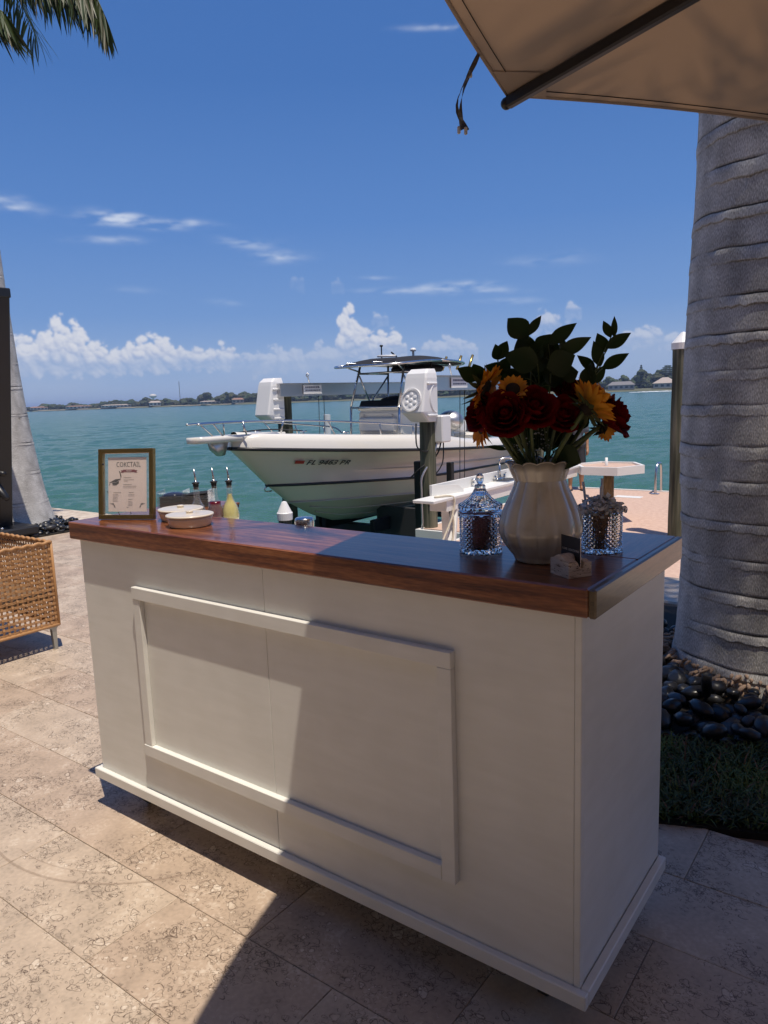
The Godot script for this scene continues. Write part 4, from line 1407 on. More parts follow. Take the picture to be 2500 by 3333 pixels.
func rose(label: String, at: Vector3, face: Vector3, rad: float, foot: Vector3, seed_: int) -> void:
	rng.seed = seed_
	var o := thing("red_rose", label, "rose", at, 0.0, "dark red roses in the bouquet")
	var z := face.normalized()
	var x := Vector3.UP.cross(z).normalized()
	var y := z.cross(x)
	var core := S(false)
	lathe(core, [Vector2(0.001, -0.8 * rad), Vector2(rad * 0.30, -0.62 * rad), Vector2(rad * 0.40, -0.2 * rad), Vector2(rad * 0.24, 0.18 * rad), Vector2(rad * 0.10, 0.34 * rad), Vector2(0.001, 0.24 * rad)], 16, Vector3.ZERO, Basis(x, z, -y))
	obj("heart", core, M.rose, o)
	var layers := [[4, 0.34, 0.62, 0.62, 0.02], [5, 0.52, 0.56, 0.80, 0.10], [5, 0.70, 0.42, 0.95, 0.24], [6, 0.86, 0.22, 1.05, 0.42]]
	for li in layers.size():
		var L: Array = layers[li]
		var n: int = L[0]
		for k in n:
			var a := TAU * k / n + li * 0.7 + rng.randf_range(-0.15, 0.15)
			# a cupped petal: grid of points on a bulging shell that curls out at its lip
			var st := S(false)
			var rows := 6
			var cols := 7
			var half: float = TAU / n * 0.72
			var prev := PackedVector3Array()
			var tw := rng.randf_range(-0.06, 0.06)
			var wild := rng.randf_range(-0.12, 0.12)
			var lipy := rng.randf_range(0.9, 1.08)
			for i in rows + 1:
				var t := float(i) / rows
				var row := PackedVector3Array()
				for j in cols + 1:
					var s := float(j) / cols * 2.0 - 1.0
					var aa := a + s * half * sin(PI * (0.16 + 0.62 * t)) + tw * t
					var rr: float = rad * (0.22 + (L[1] - 0.12) * sin(PI * 0.5 * minf(t * 1.35, 1.0)) + L[4] * pow(t, 4.0) * (1.0 - 0.35 * s * s))
					var hh: float = rad * (-0.75 + (L[2] + 0.75) * pow(t, 0.9) * lipy - 0.16 * pow(absf(s), 3.0) * t - L[4] * 0.55 * pow(t, 6.0) + 0.06 * sin(s * 5.0 + k * 1.7 + li) * t * t + wild * t * t)
					row.append((x * cos(aa) + y * sin(aa)) * rr + z * hh)
				if i > 0:
					for j in cols: quad(st, prev[j], prev[j + 1], row[j + 1], row[j])
				prev = row
			obj("petal", st, M.rose, o)
	for k in 5:
		var a := TAU * k / 5
		var out := x * cos(a) + y * sin(a)
		var ps := S(false)
		blade(ps, out * rad * 0.2 - z * rad * 0.78, out - z * 0.35, z, rad * 0.85, rad * 0.26, rng.randf_range(-0.4, 0.1), 0.2, 4, 0.3)
		obj("sepal", ps, M.sepal, o)
	stem(o, -z * rad * 0.75, foot - at, 0.0036, -z * 0.012)

func make_bouquet() -> void:
	var m := [bq(-20, 190, -10), bq(-5, 190, -20), bq(12, 190, -25), bq(28, 190, -8), bq(20, 190, 15), bq(-12, 190, 18)]
	var F := -VA   # towards the visitor
	sunflower("large sunflower at the upper left of the bouquet, seen from its side", bq(-124, 402, -22), VR * 0.88 + F * 0.5 - Vector3.UP * 0.42, 0.054, 1.28, m[0], 301, 0.40)
	sunflower("smaller sunflower with a dark middle facing up, left of centre", bq(-66, 399, -50), F * 0.8 + Vector3.UP * 0.62 - VR * 0.05, 0.034, 1.02, m[1], 302, 0.46)
	sunflower("big bright sunflower at the right, turned away to show its back", bq(98, 354, -62), VR * 0.72 + Vector3.UP * 0.52 + VA * 0.28, 0.060, 0.98, m[2], 303, 0.30)
	sunflower("sunflower peeping out behind the big bright one at the right", bq(158, 374, 30), VR * 0.5 + Vector3.UP * 0.6 + F * 0.2, 0.045, 1.15, m[3], 304)
	sunflower("low drooping sunflower at the left edge of the bouquet", bq(-133, 316, -18), -VR * 0.85 + F * 0.25 - Vector3.UP * 0.12, 0.042, 1.15, m[5], 305, 0.34)
	sunflower("small closed sunflower hanging under the right-hand rose", bq(152, 303, 2), VR * 0.6 - Vector3.UP * 0.25 + VA * 0.5, 0.030, 0.75, m[4], 306)
	rose("red rose at the left edge of the bouquet under the large sunflower", bq(-138, 351, -30), -VR * 0.75 + Vector3.UP * 0.25 + F * 0.45, 0.036, m[0], 311)
	rose("large red rose, left one of the front pair", bq(-88, 347, -78), F * 0.75 + Vector3.UP * 0.4 - VR * 0.25, 0.043, m[1], 312)
	rose("large red rose, right one of the front pair", bq(-22, 362, -72), F * 0.75 + Vector3.UP * 0.5 + VR * 0.1, 0.043, m[1], 313)
	rose("dark red rose right of the middle, below the leaves", bq(44, 342, -52), F * 0.8 + Vector3.UP * 0.4 + VR * 0.2, 0.035, m[2], 314)
	rose("dark red rose high behind the big bright sunflower", bq(84, 394, 18), Vector3.UP * 0.8 + F * 0.4, 0.036, m[3], 315)
	rose("red rose at the far right edge of the bouquet", bq(178, 334, -8), VR * 0.72 + Vector3.UP * 0.42 + F * 0.35, 0.044, m[3], 316)
	# leafy branches: base right, up, away, tip right, up, width
	var sets := [
		["tall leafy sprig at the top left of the bouquet", -15, 440, 5, [[-24, 512, 0, -61, 558, 39], [-22, 518, -10, 4, 559, 16], [-26, 485, 0, -44, 509, 34], [-20, 470, 10, -30, 520, 36], [-18, 455, 10, 8, 500, 34]]],
		["short leafy sprig behind the left sunflowers", -84, 420, 12, [[-90, 468, 10, -100, 500, 21], [-88, 468, 15, -64, 509, 22], [-86, 436, 5, -67, 470, 24], [-79, 440, 30, -111, 452, 28], [-80, 415, 20, -60, 445, 30]]],
		["broad green leaves sticking out at the far left of the bouquet", -110, 400, 15, [[-141, 423, 0, -178, 450, 30], [-130, 428, 20, -144, 459, 28], [-120, 410, 15, -132, 440, 26]]],
		["dark broad leaves in the middle of the bouquet", 5, 400, 10, [[-7, 453, -30, -72, 473, 44], [-31, 423, -10, -78, 443, 17], [17, 409, 30, -7, 447, 46], [-1, 410, 40, -49, 439, 36], [32, 415, 35, 67, 441, 50], [22, 389, 50, 36, 436, 50], [-28, 397, 45, -35, 432, 32], [10, 361, 60, -4, 397, 39], [-40, 385, 30, -52, 425, 36], [0, 430, 0, 20, 462, 40], [-20, 440, -5, -2, 470, 38], [40, 400, 10, 30, 440, 44]]],
		["dark leaves fanning up to the right of the middle", 30, 440, 5, [[9, 483, 20, 31, 519, 34], [24, 497, 0, 80, 537, 24], [59, 482, 10, 50, 510, 15], [44, 476, -15, 108, 505, 25], [17, 444, -20, 74, 463, 48], [51, 424, 0, 89, 433, 34], [2, 486, 20, -9, 457, 28], [13, 464, 40, 30, 487, 32], [55, 394, 45, 86, 421, 43], [73, 380, 60, 94, 407, 39], [20, 470, 5, 60, 490, 36], [30, 450, 10, 66, 476, 40], [5, 455, 15, 30, 500, 38]]],
		["slender pointed leaf sprig rising at the right of the bouquet", 118, 400, 3, [[132, 433, 10, 99, 470, 21], [107, 402, 0, 117, 445, 28], [142, 444, 0, 126, 495, 21], [154, 475, 0, 139, 512, 23], [165, 507, 0, 153, 543, 16], [172, 507, 0, 176, 551, 11], [151, 484, -10, 201, 512, 21], [147, 439, 0, 197, 468, 21], [128, 405, 20, 158, 444, 21], [112, 395, 5, 104, 430, 24], [120, 420, -4, 128, 452, 24]]],
		["dark leaf drooping over the right of the vase rim", 30, 250, -20, [[32, 259, -40, 80, 232, 46], [60, 262, 10, 92, 285, 40], [40, 270, 30, 70, 300, 44]]],
		["thin leaf reaching left above the vase rim", -60, 250, -10, [[-77, 264, -20, -120, 275, 9]]],
		["dark leaves filling the bouquet between the stems", 0, 260, 40, [[0, 250, 50, -20, 330, 60], [30, 250, 50, 40, 330, 60], [-30, 260, 45, -55, 320, 40], [50, 270, 45, 75, 340, 46], [10, 300, 55, 5, 370, 60], [90, 300, 40, 110, 350, 40], [-10, 330, 40, -40, 380, 50]]],
	]
	var sprig_leaf := 0
	blade_pow = 1.0
	rng.seed = 99
	for s in sets:
		var at := bq(s[1], s[2], s[3])
		var o := thing("leafy_branch", s[0], "foliage", at, 0.0, "green branches in the bouquet")
		for l in s[4]:
			var a := bq(l[0], l[1], l[2]) - at
			var t := bq(l[3], l[4], l[2] + rng.randf_range(-18, 18)) - at
			var st := S(false)
			var n: Vector3 = F + VR * rng.randf_range(-0.5, 0.5) + Vector3.UP * rng.randf_range(-0.3, 0.5)
			blade(st, a, t - a, n, a.distance_to(t) * 1.10, l[5] * 0.00136, rng.randf_range(-0.30, 0.22), rng.randf_range(0.12, 0.42), 8, 0.42)
			obj("leaf", st, M.leaf, o)
			var tw := S(false)
			tube(tw, curve([a, a.lerp(Vector3.ZERO, 0.5) + Vector3(0, 0.006, 0), Vector3.ZERO], 3), 0.0012, 5)
			obj("twig", tw, M.stem, o)
		stem(o, Vector3.ZERO, m[sprig_leaf % 6] - at, 0.0022)
		sprig_leaf += 1
	blade_pow = 0.75
	# baby's breath: fine twigs with tiny white blooms
	for q in [["sprig of tiny white blooms between the stems above the vase", [[11, 294], [-44, 252], [-3, 250], [20, 270], [-20, 275], [-55, 262]], 10, 14], ["airy sprig of tiny blooms among the upper leaves", [[-48, 447], [-36, 436], [-2, 462], [10, 440], [-44, 428], [20, 470]], 25, 9]]:
		var o := thing("white_filler_flower", q[0], "flowers", bq(0, 210, 10), 0.0, "tiny white filler flowers")
		var tw := S(false)
		var bl := S(false)
		for c in q[1]:
			var top := bq(c[0], c[1], q[2]) - o.position
			rod(tw, Vector3(top.x * 0.3, 0, top.z * 0.3), top, 0.0007, 4)
			for k in q[3]:
				var p := top + Vector3(rng.randf_range(-1, 1), rng.randf_range(-1, 1), rng.randf_range(-1, 1)) * 0.014
				rod(tw, top - Vector3(0, 0.008, 0), p, 0.0004, 4)
				ball(bl, p, Vector3.ONE * rng.randf_range(0.0012, 0.0022), 6, 4)
		obj("twigs", tw, M.stem, o)
		obj("blooms", bl, M.bloom, o).set_meta("kind", "stuff")

# ------------------------------------------------------------------ the boat (bow towards +z) and its lift
const BX := -5.8

# half breadth at the sheer, sheer height, stripe height, chine height and half breadth, keel height; s metres aft of the stem head
func hull_at(s: float) -> Array:
	var b := 1.19 * pow(clampf(s / 3.1, 0.0, 1.0), 0.52) * (1.0 - 0.05 * clampf((s - 4.5) / 3.0, 0, 1))
	var ys := 0.785 - 0.088 * s + 0.0036 * s * s
	return [b, ys]

func make_boat() -> void:
	var o := thing("center_console_boat", "white motor boat with a pale hull and black T-top, raised on the lift", "boat", Vector3(BX, 0, -5.95))
	var Lh := 7.1
	var n := 40
	# stem: horizontal set-back of the stem line below the sheer
	var stem := [[0.785, 0.0], [0.175, 0.66], [-0.15, 1.10], [-0.42, 1.62], [-0.60, 2.15], [-0.68, 2.9], [-0.71, 3.6]]
	var stem_s := func(y: float) -> float:
		for k in stem.size() - 1:
			if y >= stem[k + 1][0]: return remap(y, stem[k][0], stem[k + 1][0], stem[k][1], stem[k + 1][1])
		return 3.6
	# the skin: rows run from sheer to keel, each row from stem to transom
	var sheer := func(s: float) -> Vector3:
		var h := hull_at(s)
		return Vector3(h[0], h[1], -s)
	var row_stripe := func(s: float) -> Vector3:
		var u := clampf((s - 0.66) / (Lh - 0.66), 0, 1)
		return Vector3(1.10 * pow(clampf((s - 0.66) / 3.4, 0.0, 1.0), 0.62), 0.175 - 0.115 * clampf((s - 0.66) / 2.6, 0, 1) - 0.05 * u, -s)
	var row_chine := func(s: float) -> Vector3:
		var u := clampf((s - 1.10) / (Lh - 1.10), 0, 1)
		return Vector3(1.03 * pow(clampf((s - 1.10) / 3.6, 0.0, 1.0), 0.66), -0.15 - 0.10 * clampf((s - 1.1) / 2.5, 0, 1) - 0.05 * u, -s)
	var row_keel := func(s: float) -> Vector3:
		var y := 0.0
		for k in range(2, stem.size() - 1):
			if s <= stem[k + 1][1] or k == stem.size() - 2:
				y = remap(minf(s, 3.6), stem[k][1], stem[k + 1][1], stem[k][0], stem[k + 1][0])
				break
		return Vector3(0, y, -s)
	var starts := [0.0, 0.66, 1.10, 1.10]
	var fn := [sheer, row_stripe, row_chine, row_keel]
	var grid := func(r0: int, r1: int, sub: int) -> Array:
		var rows := []
		for q in sub + 1:
			var t := float(q) / sub
			var pts := PackedVector3Array()
			for i in n + 1:
				var e := pow(float(i) / n, 1.35)
				var s0: float = lerpf(starts[r0], Lh, e)
				var s1: float = lerpf(starts[r1], Lh, e)
				var a: Vector3 = fn[r0].call(s0)
				var b: Vector3 = fn[r1].call(s1)
				var p := a.lerp(b, t)
				if r0 == 0: # flare: hollow sections forward
					p.x -= 0.20 * sin(PI * t) * sin(PI * minf(e * 1.15, 1.0)) * (1.0 - 0.75 * e)
					var off: float = stem_s.call(p.y) - lerpf(starts[r0], starts[r1], t)
					if e < 0.2: p.z -= off * (1.0 - e / 0.2)
				elif r0 == 2:
					p.y += -0.035 * sin(PI * t) * (1.0 if e > 0.05 else 0.0)
				pts.append(p)
			rows.append(pts)
		return rows
	var skin := func(rows: Array, m: Material, called: String, label := "") -> void:
		var st := S(false)
		for side in [1.0, -1.0]:
			for q in rows.size() - 1:
				for i in n:
					var a: Vector3 = rows[q][i] * Vector3(side, 1, 1)
					var b: Vector3 = rows[q][i + 1] * Vector3(side, 1, 1)
					var c: Vector3 = rows[q + 1][i + 1] * Vector3(side, 1, 1)
					var d: Vector3 = rows[q + 1][i] * Vector3(side, 1, 1)
					if side > 0: quad(st, a, d, c, b)
					else: quad(st, a, b, c, d)
		var p := obj(called, st, m, o)
		if label != "": p.set_meta("label", label)
	skin.call(grid.call(0, 1, 8), M.hull, "topsides")
	skin.call(grid.call(1, 2, 3), M.hull, "spray_band")
	skin.call(grid.call(2, 3, 6), M.hull_low, "bottom")
	# lines along the hull: rub rail, boot stripe, strakes
	var line := func(row: Callable, t0: float, h: float, th: float, m: Material, called: String, drop := 0.0) -> void:
		var st := S(false)
		for side in [1.0, -1.0]:
			var rings := []
			for i in n + 1:
				var s: float = lerpf(t0, Lh, pow(float(i) / n, 1.35))
				var p: Vector3 = row.call(s)
				p.y -= drop
				p.x = maxf(p.x, 0.004) * side
				var r := PackedVector3Array()
				for q in [[0.0, -h * 0.5], [th, -h * 0.4], [th, h * 0.4], [0.0, h * 0.5], [-0.02, 0.0]]:
					r.append(p + Vector3(q[0] * side, q[1], q[0] * (0.8 if i < 4 else 0.0)))
				rings.append(r)
			loft(st, rings, true, true, true)
		obj(called, st, m, o)
	line.call(sheer, 0.0, 0.055, 0.035, M.rubber, "rub_rail", -0.005)
	line.call(row_stripe, 0.66, 0.045, 0.012, M.rubber, "boot_stripe")
	line.call(row_chine, 1.10, 0.03, 0.03, M.hull_low, "chine_strake")
	for f in [0.35, 0.66]:
		var row := func(s: float) -> Vector3: 
			var a: Vector3 = row_chine.call(s)
			var b: Vector3 = row_keel.call(s)
			var p := a.lerp(b, f)
			p.y -= 0.035 * sin(PI * f)
			return p
		line.call(row, 1.25 + f * 0.55, 0.02, 0.022, M.hull_low, "strake")
	# a faint moulding line along the topsides
	var mid := func(s: float) -> Vector3:
		var a: Vector3 = sheer.call(s)
		var b: Vector3 = row_stripe.call(maxf(s, 0.7))
		var p := a.lerp(b, 0.62)
		var e := pow(clampf(s / Lh, 0, 1), 1.0 / 1.35) 
		p.x -= 0.20 * sin(PI * 0.62) * sin(PI * minf(pow(s / Lh, 0.74) * 1.15, 1.0)) * (1.0 - 0.75 * pow(s / Lh, 0.74)) - 0.004
		return p
	line.call(mid, 1.0, 0.008, 0.008, M.hull_low, "moulding_line")
	# transom
	var tr := S()
	var ta: Vector3 = sheer.call(Lh)
	var tb: Vector3 = row_stripe.call(Lh)
	var tc: Vector3 = row_chine.call(Lh)
	var tk: Vector3 = row_keel.call(Lh)
	var mx := Vector3(-1, 1, 1)
	quad(tr, ta * mx, ta, tb, tb * mx)
	quad(tr, tb * mx, tb, tc, tc * mx)
	tri(tr, tc * mx, tc, tk)
	obj("transom", tr, M.hull, o)
	# gunwale: bulwark that leans in above the rub rail, capping board, cockpit sides and floor
	var gun := S(false)
	var cov := func(s: float) -> float: return 0.235 + 0.04 * clampf(s / 5.0, 0, 1)
	for side in [1.0, -1.0]:
		var rings := []
		for i in n + 1:
			var s: float = 0.0 + Lh * pow(float(i) / n, 1.35)
			var p: Vector3 = sheer.call(s)
			var hgt: float = cov.call(s) * clampf(0.75 + s, 0.0, 1.0) * (1.0 - 0.35 * smoothstep(3.6, 5.2, s))
			var inn := clampf(p.x * 0.5, 0.0, 0.26)
			var ring := PackedVector3Array()
			for q in [[0.012, 0.02], [-0.01, hgt * 0.55], [-0.05, hgt * 0.88], [-0.10, hgt], [-0.05 - inn, hgt + 0.01], [-0.07 - inn, hgt - 0.02], [-0.09 - inn, lerpf(hgt - 0.06, -0.32, smoothstep(0.9, 1.6, s))]]:
				ring.append(Vector3(maxf(p.x + q[0], 0.0) * side, p.y + q[1], p.z))
			if side < 0: ring.reverse()
			rings.append(ring)
		loft(gun, rings, false)
	obj("gunwale", gun, M.gel, o)
	var deck := S(false)
	var r0 := PackedVector3Array()
	var r1 := PackedVector3Array()
	for i in n + 1:
		var s: float = Lh * pow(float(i) / n, 1.35)
		var p: Vector3 = sheer.call(s)
		var inn := clampf(p.x * 0.5, 0.0, 0.26) + 0.085
		var y := p.y - 0.28 if s > 0.75 else p.y + 0.16
		r0.append(Vector3(maxf(p.x - inn, 0.0), y, p.z))
		r1.append(Vector3(-maxf(p.x - inn, 0.0), y, p.z))
	loft(deck, [r0, r1], false)
	obj("deck", deck, M.gel, o)
	# raised foredeck and bow cushions
	var fd := S(false)
	var fr := []
	for i in 12:
		var s := 0.05 + i * 0.13
		var p: Vector3 = sheer.call(s)
		var w := maxf(p.x - 0.06, 0.01)
		var y := p.y + 0.235
		fr.append(PackedVector3Array([Vector3(w, y - 0.03, -s), Vector3(w * 0.6, y + 0.012, -s), Vector3(0, y + 0.02, -s), Vector3(-w * 0.6, y + 0.012, -s), Vector3(-w, y - 0.03, -s)]))
	loft(fd, fr, false)
	obj("foredeck", fd, M.gel, o)
	# bow pulpit with anchor
	var pu := S(false)
	var pr := []
	for i in 9:
		var t := i / 8.0
		var z := -0.75 + 1.47 * t
		var w := lerpf(0.36, 0.135, smoothstep(0.0, 0.55, t)) * (1.0 if t < 0.95 else 0.8)
		var y := 0.995 - 0.0 * t
		var h := lerpf(0.11, 0.085, t)
		pr.append(PackedVector3Array([Vector3(-w, y - h, z), Vector3(w, y - h, z), Vector3(w + 0.012, y - h * 0.4, z), Vector3(w, y, z), Vector3(-w, y, z), Vector3(-w - 0.012, y - h * 0.4, z)]))
	loft(pu, pr, true, true, true)
	obj("bow_pulpit", pu, M.gel, o)
	var an := S(false)
	slab(an, PackedVector2Array([Vector2(-0.02, 0), Vector2(0.30, 0.02), Vector2(0.26, -0.10), Vector2(0.14, -0.20), Vector2(0.06, -0.19)]), -0.05, 0.05, Transform3D(Basis(Vector3.UP, -PI / 2), Vector3(0, 0.905, 0.12)))
	rod(an, Vector3(0, 0.93, -0.1), Vector3(0, 0.92, 0.5), 0.018)
	obj("anchor", an, M.alu, o)
	# stainless bow rail
	var ra := S(false)
	for side in [1.0, -1.0]:
		var top := []
		for s in [[0.70, 0.115, 1.175], [0.3, 0.16, 1.18], [-0.2, 0.24, 1.175], [-0.75, 0.47, 1.16], [-1.4, 0.72, 1.12], [-2.1, 0.90, 1.06], [-2.9, 1.00, 0.985], [-3.5, 1.03, 0.92], [-3.75, 1.03, 0.80]]:
			top.append(Vector3(s[1] * side, s[2], s[0]))
		tube(ra, curve(top, 5), 0.0145, 8)
		for s in [[0.45, 0.145, 1.18, 0.11, 0.99, 0.25], [-0.05, 0.21, 1.178, 0.24, 0.99, -0.08], [-0.65, 0.43, 1.165, 0.40, 0.985, -0.62], [-1.35, 0.70, 1.125, 0.66, 0.90, -1.55], [-2.35, 0.945, 1.04, 0.93, 0.81, -2.4], [-3.2, 1.02, 0.955, 1.0, 0.73, -3.22]]:
			rod(ra, Vector3(s[1] * side, s[2], s[0]), Vector3(s[3] * side, s[4], s[5]), 0.0125)
	obj("bow_rail", ra, M.steel, o)
	for c in [[0.62, -1.0], [0.93, -1.75]]:
		for side in [1.0, -1.0]:
			var p: Vector3 = sheer.call(-c[1])
			var cl := S(false)
			rod(cl, Vector3((p.x - 0.16) * side, p.y + 0.285, c[1] - 0.07), Vector3((p.x - 0.16) * side, p.y + 0.285, c[1] + 0.07), 0.012, 6)
			rod(cl, Vector3((p.x - 0.16) * side, p.y + 0.23, c[1]), Vector3((p.x - 0.16) * side, p.y + 0.285, c[1]), 0.012, 6)
			obj("cleat", cl, M.steel, o)
	# anchor rope on the foredeck
	var rp := S(false)
	tube(rp, curve([Vector3(0.02, 1.02, -0.1), Vector3(0.06, 1.035, -0.5), Vector3(0.12, 1.02, -0.9), Vector3(0.3, 0.985, -1.2)], 5), 0.011, 6)
	obj("anchor_rope", rp, M.rubber, o)
	# console with seat in front, dark cover on the windscreen
	var cz := -3.55
	var co := Node3D.new()
	co.name = "console"
	o.add_child(co)
	obj("body", boxm(Vector3(0, 0.72, cz - 0.45), Vector3(0.98, 1.0, 0.85), 0.05), M.gel, co)
	obj("front_seat", boxm(Vector3(0, 0.47, cz + 0.22), Vector3(0.84, 0.5, 0.44), 0.05), M.gel, co)
	obj("seat_cushion", boxm(Vector3(0, 0.745, cz + 0.22), Vector3(0.82, 0.06, 0.42), 0.025), M.gel, co)
	obj("seat_back", boxm(Vector3(0, 0.96, cz + 0.01), Vector3(0.86, 0.26, 0.07), 0.03), M.gel, co)
	for s in [-0.32, 0.32]:
		obj("latch", boxm(Vector3(s, 1.10, cz - 0.012), Vector3(0.035, 0.10, 0.02), 0.006), M.alu, co)
	obj("console_top", boxm(Vector3(0, 1.255, cz - 0.42), Vector3(1.02, 0.075, 0.78), 0.03), M.gel, co)
	var ws := S(false)
	loft(ws, [PackedVector3Array([Vector3(-0.47, 1.29, cz - 0.06), Vector3(0.47, 1.29, cz - 0.06), Vector3(0.47, 1.29, cz - 0.6), Vector3(-0.47, 1.29, cz - 0.6)]), PackedVector3Array([Vector3(-0.46, 1.40, cz - 0.12), Vector3(0.46, 1.40, cz - 0.12), Vector3(0.45, 1.40, cz - 0.6), Vector3(-0.45, 1.40, cz - 0.6)])], true, false, true)
	obj("windscreen_cover", ws, M.canvas, co)
	var hump := S(false)
	ball(hump, Vector3(0.12, 1.39, cz - 0.42), Vector3(0.33, 0.085, 0.22), 14, 8)
	obj("wheel_cover", hump, M.canvas, co)
	obj("leaning_post_seat", boxm(Vector3(0, 0.98, cz - 1.65), Vector3(0.95, 0.14, 0.42), 0.05), M.canvas, o)
	var lp := S(false)
	for s in [-0.42, 0.42]:
		rod(lp, Vector3(s, 0.2, cz - 1.5), Vector3(s, 0.92, cz - 1.58), 0.02)
		rod(lp, Vector3(s, 0.2, cz - 1.85), Vector3(s, 0.92, cz - 1.75), 0.02)
	obj("leaning_post_frame", lp, M.steel, o)
	# T-top: pipe frame, laced canvas, dark boot under it
	var tt := Node3D.new()
	tt.name = "t_top"
	o.add_child(tt)
	var fr2 := S(false)
	var ty := 2.06
	var zf := cz + 0.02
	var zb := cz - 1.05
	for s in [1.0, -1.0]:
		rod(fr2, Vector3(0.56 * s, 0.45, zf + 0.10), Vector3(0.55 * s, 1.30, zf + 0.06), 0.021)
		rod(fr2, Vector3(0.55 * s, 1.30, zf + 0.06), Vector3(0.50 * s, ty + 0.02, zf - 0.22), 0.021)
		rod(fr2, Vector3(0.56 * s, 0.45, zb), Vector3(0.50 * s, ty + 0.02, zb - 0.02), 0.021)
		rod(fr2, Vector3(0.50 * s, 1.86, zf - 0.16), Vector3(0.545 * s, 1.27, zf - 0.58), 0.017)
		rod(fr2, Vector3(0.50 * s, 1.86, zb), Vector3(0.545 * s, 1.27, zf - 0.45), 0.017)
		rod(fr2, Vector3(0.51 * s, 1.90, zf - 0.19), Vector3(0.51 * s, 1.90, zb), 0.017)
		rod(fr2, Vector3(0.50 * s, 1.93, zf - 0.20), Vector3(0.62 * s, ty - 0.01, zf + 0.22), 0.015)
		rod(fr2, Vector3(0.55 * s, 1.275, zf + 0.07), Vector3(0.55 * s, 1.275, zb), 0.018)
	rod(fr2, Vector3(-0.55, 1.275, zf + 0.07), Vector3(0.55, 1.275, zf + 0.07), 0.018)
	rod(fr2, Vector3(-0.51, 1.90, zf - 0.18), Vector3(0.51, 1.90, zf - 0.18), 0.017)
	var hoop := []
	var rim := func(k: float) -> Vector3:   # outline of the top, k 0..1 round
		var a := TAU * k
		var x := 0.90 * signf(cos(a)) * pow(absf(cos(a)), 0.55)
		var z := signf(sin(a)) * pow(absf(sin(a)), 0.55)
		var zz := (zf + zb) * 0.5 - 0.30 + z * 1.30
		var y := ty + 0.045 - 0.075 * pow((z + 0.1), 2.0) - 0.02 * absf(x)
		return Vector3(x, y, zz)
	var pts := PackedVector3Array()
	for k in 65: pts.append(rim.call(k / 64.0))
	tube(fr2, pts, 0.022, 8)
	for s in [-0.3, 0.3]:
		rod(fr2, Vector3(s, ty + 0.005, zf + 0.45), Vector3(s, ty + 0.0, zb - 0.95), 0.015)
	obj("pipe_frame", fr2, M.steel, tt)
	var cv := S(false)
	var rings := []
	for q in 7:
		var t := q / 6.0
		var ring := PackedVector3Array()
		for k in 64:
			var p: Vector3 = rim.call(k / 64.0)
			var c := Vector3(0, ty, (zf + zb) * 0.5 - 0.30)
			var v := c.lerp(p, 0.965 * (1.0 - t))
			v.y = p.y * (1.0 - t) + (ty + 0.10) * t + 0.075 * sin(PI * minf(t * 1.0, 1.0)) 
			ring.append(v)
		rings.append(ring)
	loft(cv, rings)
	obj("canopy", cv, M.canvas, tt)
	var lace := S(false)
	for k in 64:
		var p: Vector3 = rim.call(k / 64.0)
		var c := Vector3(0, ty + 0.02, (zf + zb) * 0.5 - 0.30)
		rod(lace, p * 1.0 + (p - c).normalized() * 0.024, c.lerp(p, 0.93) + Vector3(0, 0.02, 0), 0.004, 4)
	obj("lacing", lace, M.white2, tt)
	obj("storage_bag", boxm(Vector3(0, ty - 0.085, zb - 0.3), Vector3(0.8, 0.13, 0.75), 0.05), M.canvas, tt)
	var rl := S(false)
	for q in [[-0.35, 0], [0.0, 0], [0.35, 0], [0.62, 0], [-0.62, 0]]:
		rod(rl, Vector3(q[0], ty - 0.10, zb - 1.22), Vector3(q[0], ty + 0.17, zb - 1.40), 0.027, 10)
	obj("rod_holders", rl, mat(0.55, 0.40, 0.16, 0.35, 1.0), tt)
	var aer := S(false)
	rod(aer, Vector3(-0.25, ty + 0.10, zf - 0.55), Vector3(-0.25, ty + 0.34, zf - 0.55), 0.013)
	ball(aer, Vector3(-0.25, ty + 0.35, zf - 0.55), Vector3(0.035, 0.02, 0.035))
	rod(aer, Vector3(0.45, ty + 0.10, zf - 0.05), Vector3(0.45, ty + 0.17, zf + 0.1), 0.014)
	obj("antenna", aer, M.black, tt)
	var gp := S(false)
	lathe(gp, [Vector2(0.022, 0), Vector2(0.022, 0.14), Vector2(0.055, 0.145), Vector2(0.06, 0.17), Vector2(0.045, 0.20), Vector2(0.001, 0.21)], 16, Vector3(0.2, ty + 0.09, zf - 0.95))
	obj("gps_dome", gp, M.plastic_white, tt)
	var lt := S(false)
	rod(lt, Vector3(0.2, ty + 0.115, zf + 0.18), Vector3(0.55, ty + 0.105, zf + 0.12), 0.02)
	obj("light_bar", lt, M.plastic_white, tt)
	# outboard, bait seat and helm pod aft
	var ob := S(false)
	loft(ob, [PackedVector3Array([Vector3(-0.2, 0.45, -6.9), Vector3(0.2, 0.45, -6.9), Vector3(0.17, 0.45, -7.5), Vector3(-0.17, 0.45, -7.5)]), PackedVector3Array([Vector3(-0.25, 0.66, -6.85), Vector3(0.25, 0.66, -6.85), Vector3(0.2, 0.66, -7.6), Vector3(-0.2, 0.66, -7.6)]), PackedVector3Array([Vector3(-0.24, 0.86, -6.87), Vector3(0.24, 0.86, -6.87), Vector3(0.19, 0.84, -7.55), Vector3(-0.19, 0.84, -7.55)]), PackedVector3Array([Vector3(-0.15, 0.96, -6.98), Vector3(0.15, 0.96, -6.98), Vector3(0.12, 0.93, -7.4), Vector3(-0.12, 0.93, -7.4)])], true, true, true)
	obj("outboard_motor", ob, mat(0.05, 0.055, 0.075, 0.3), o)
	var leg := S(false)
	box(leg, Vector3(0, 0.0, -7.2), Vector3(0.12, 0.9, 0.22), 0.04)
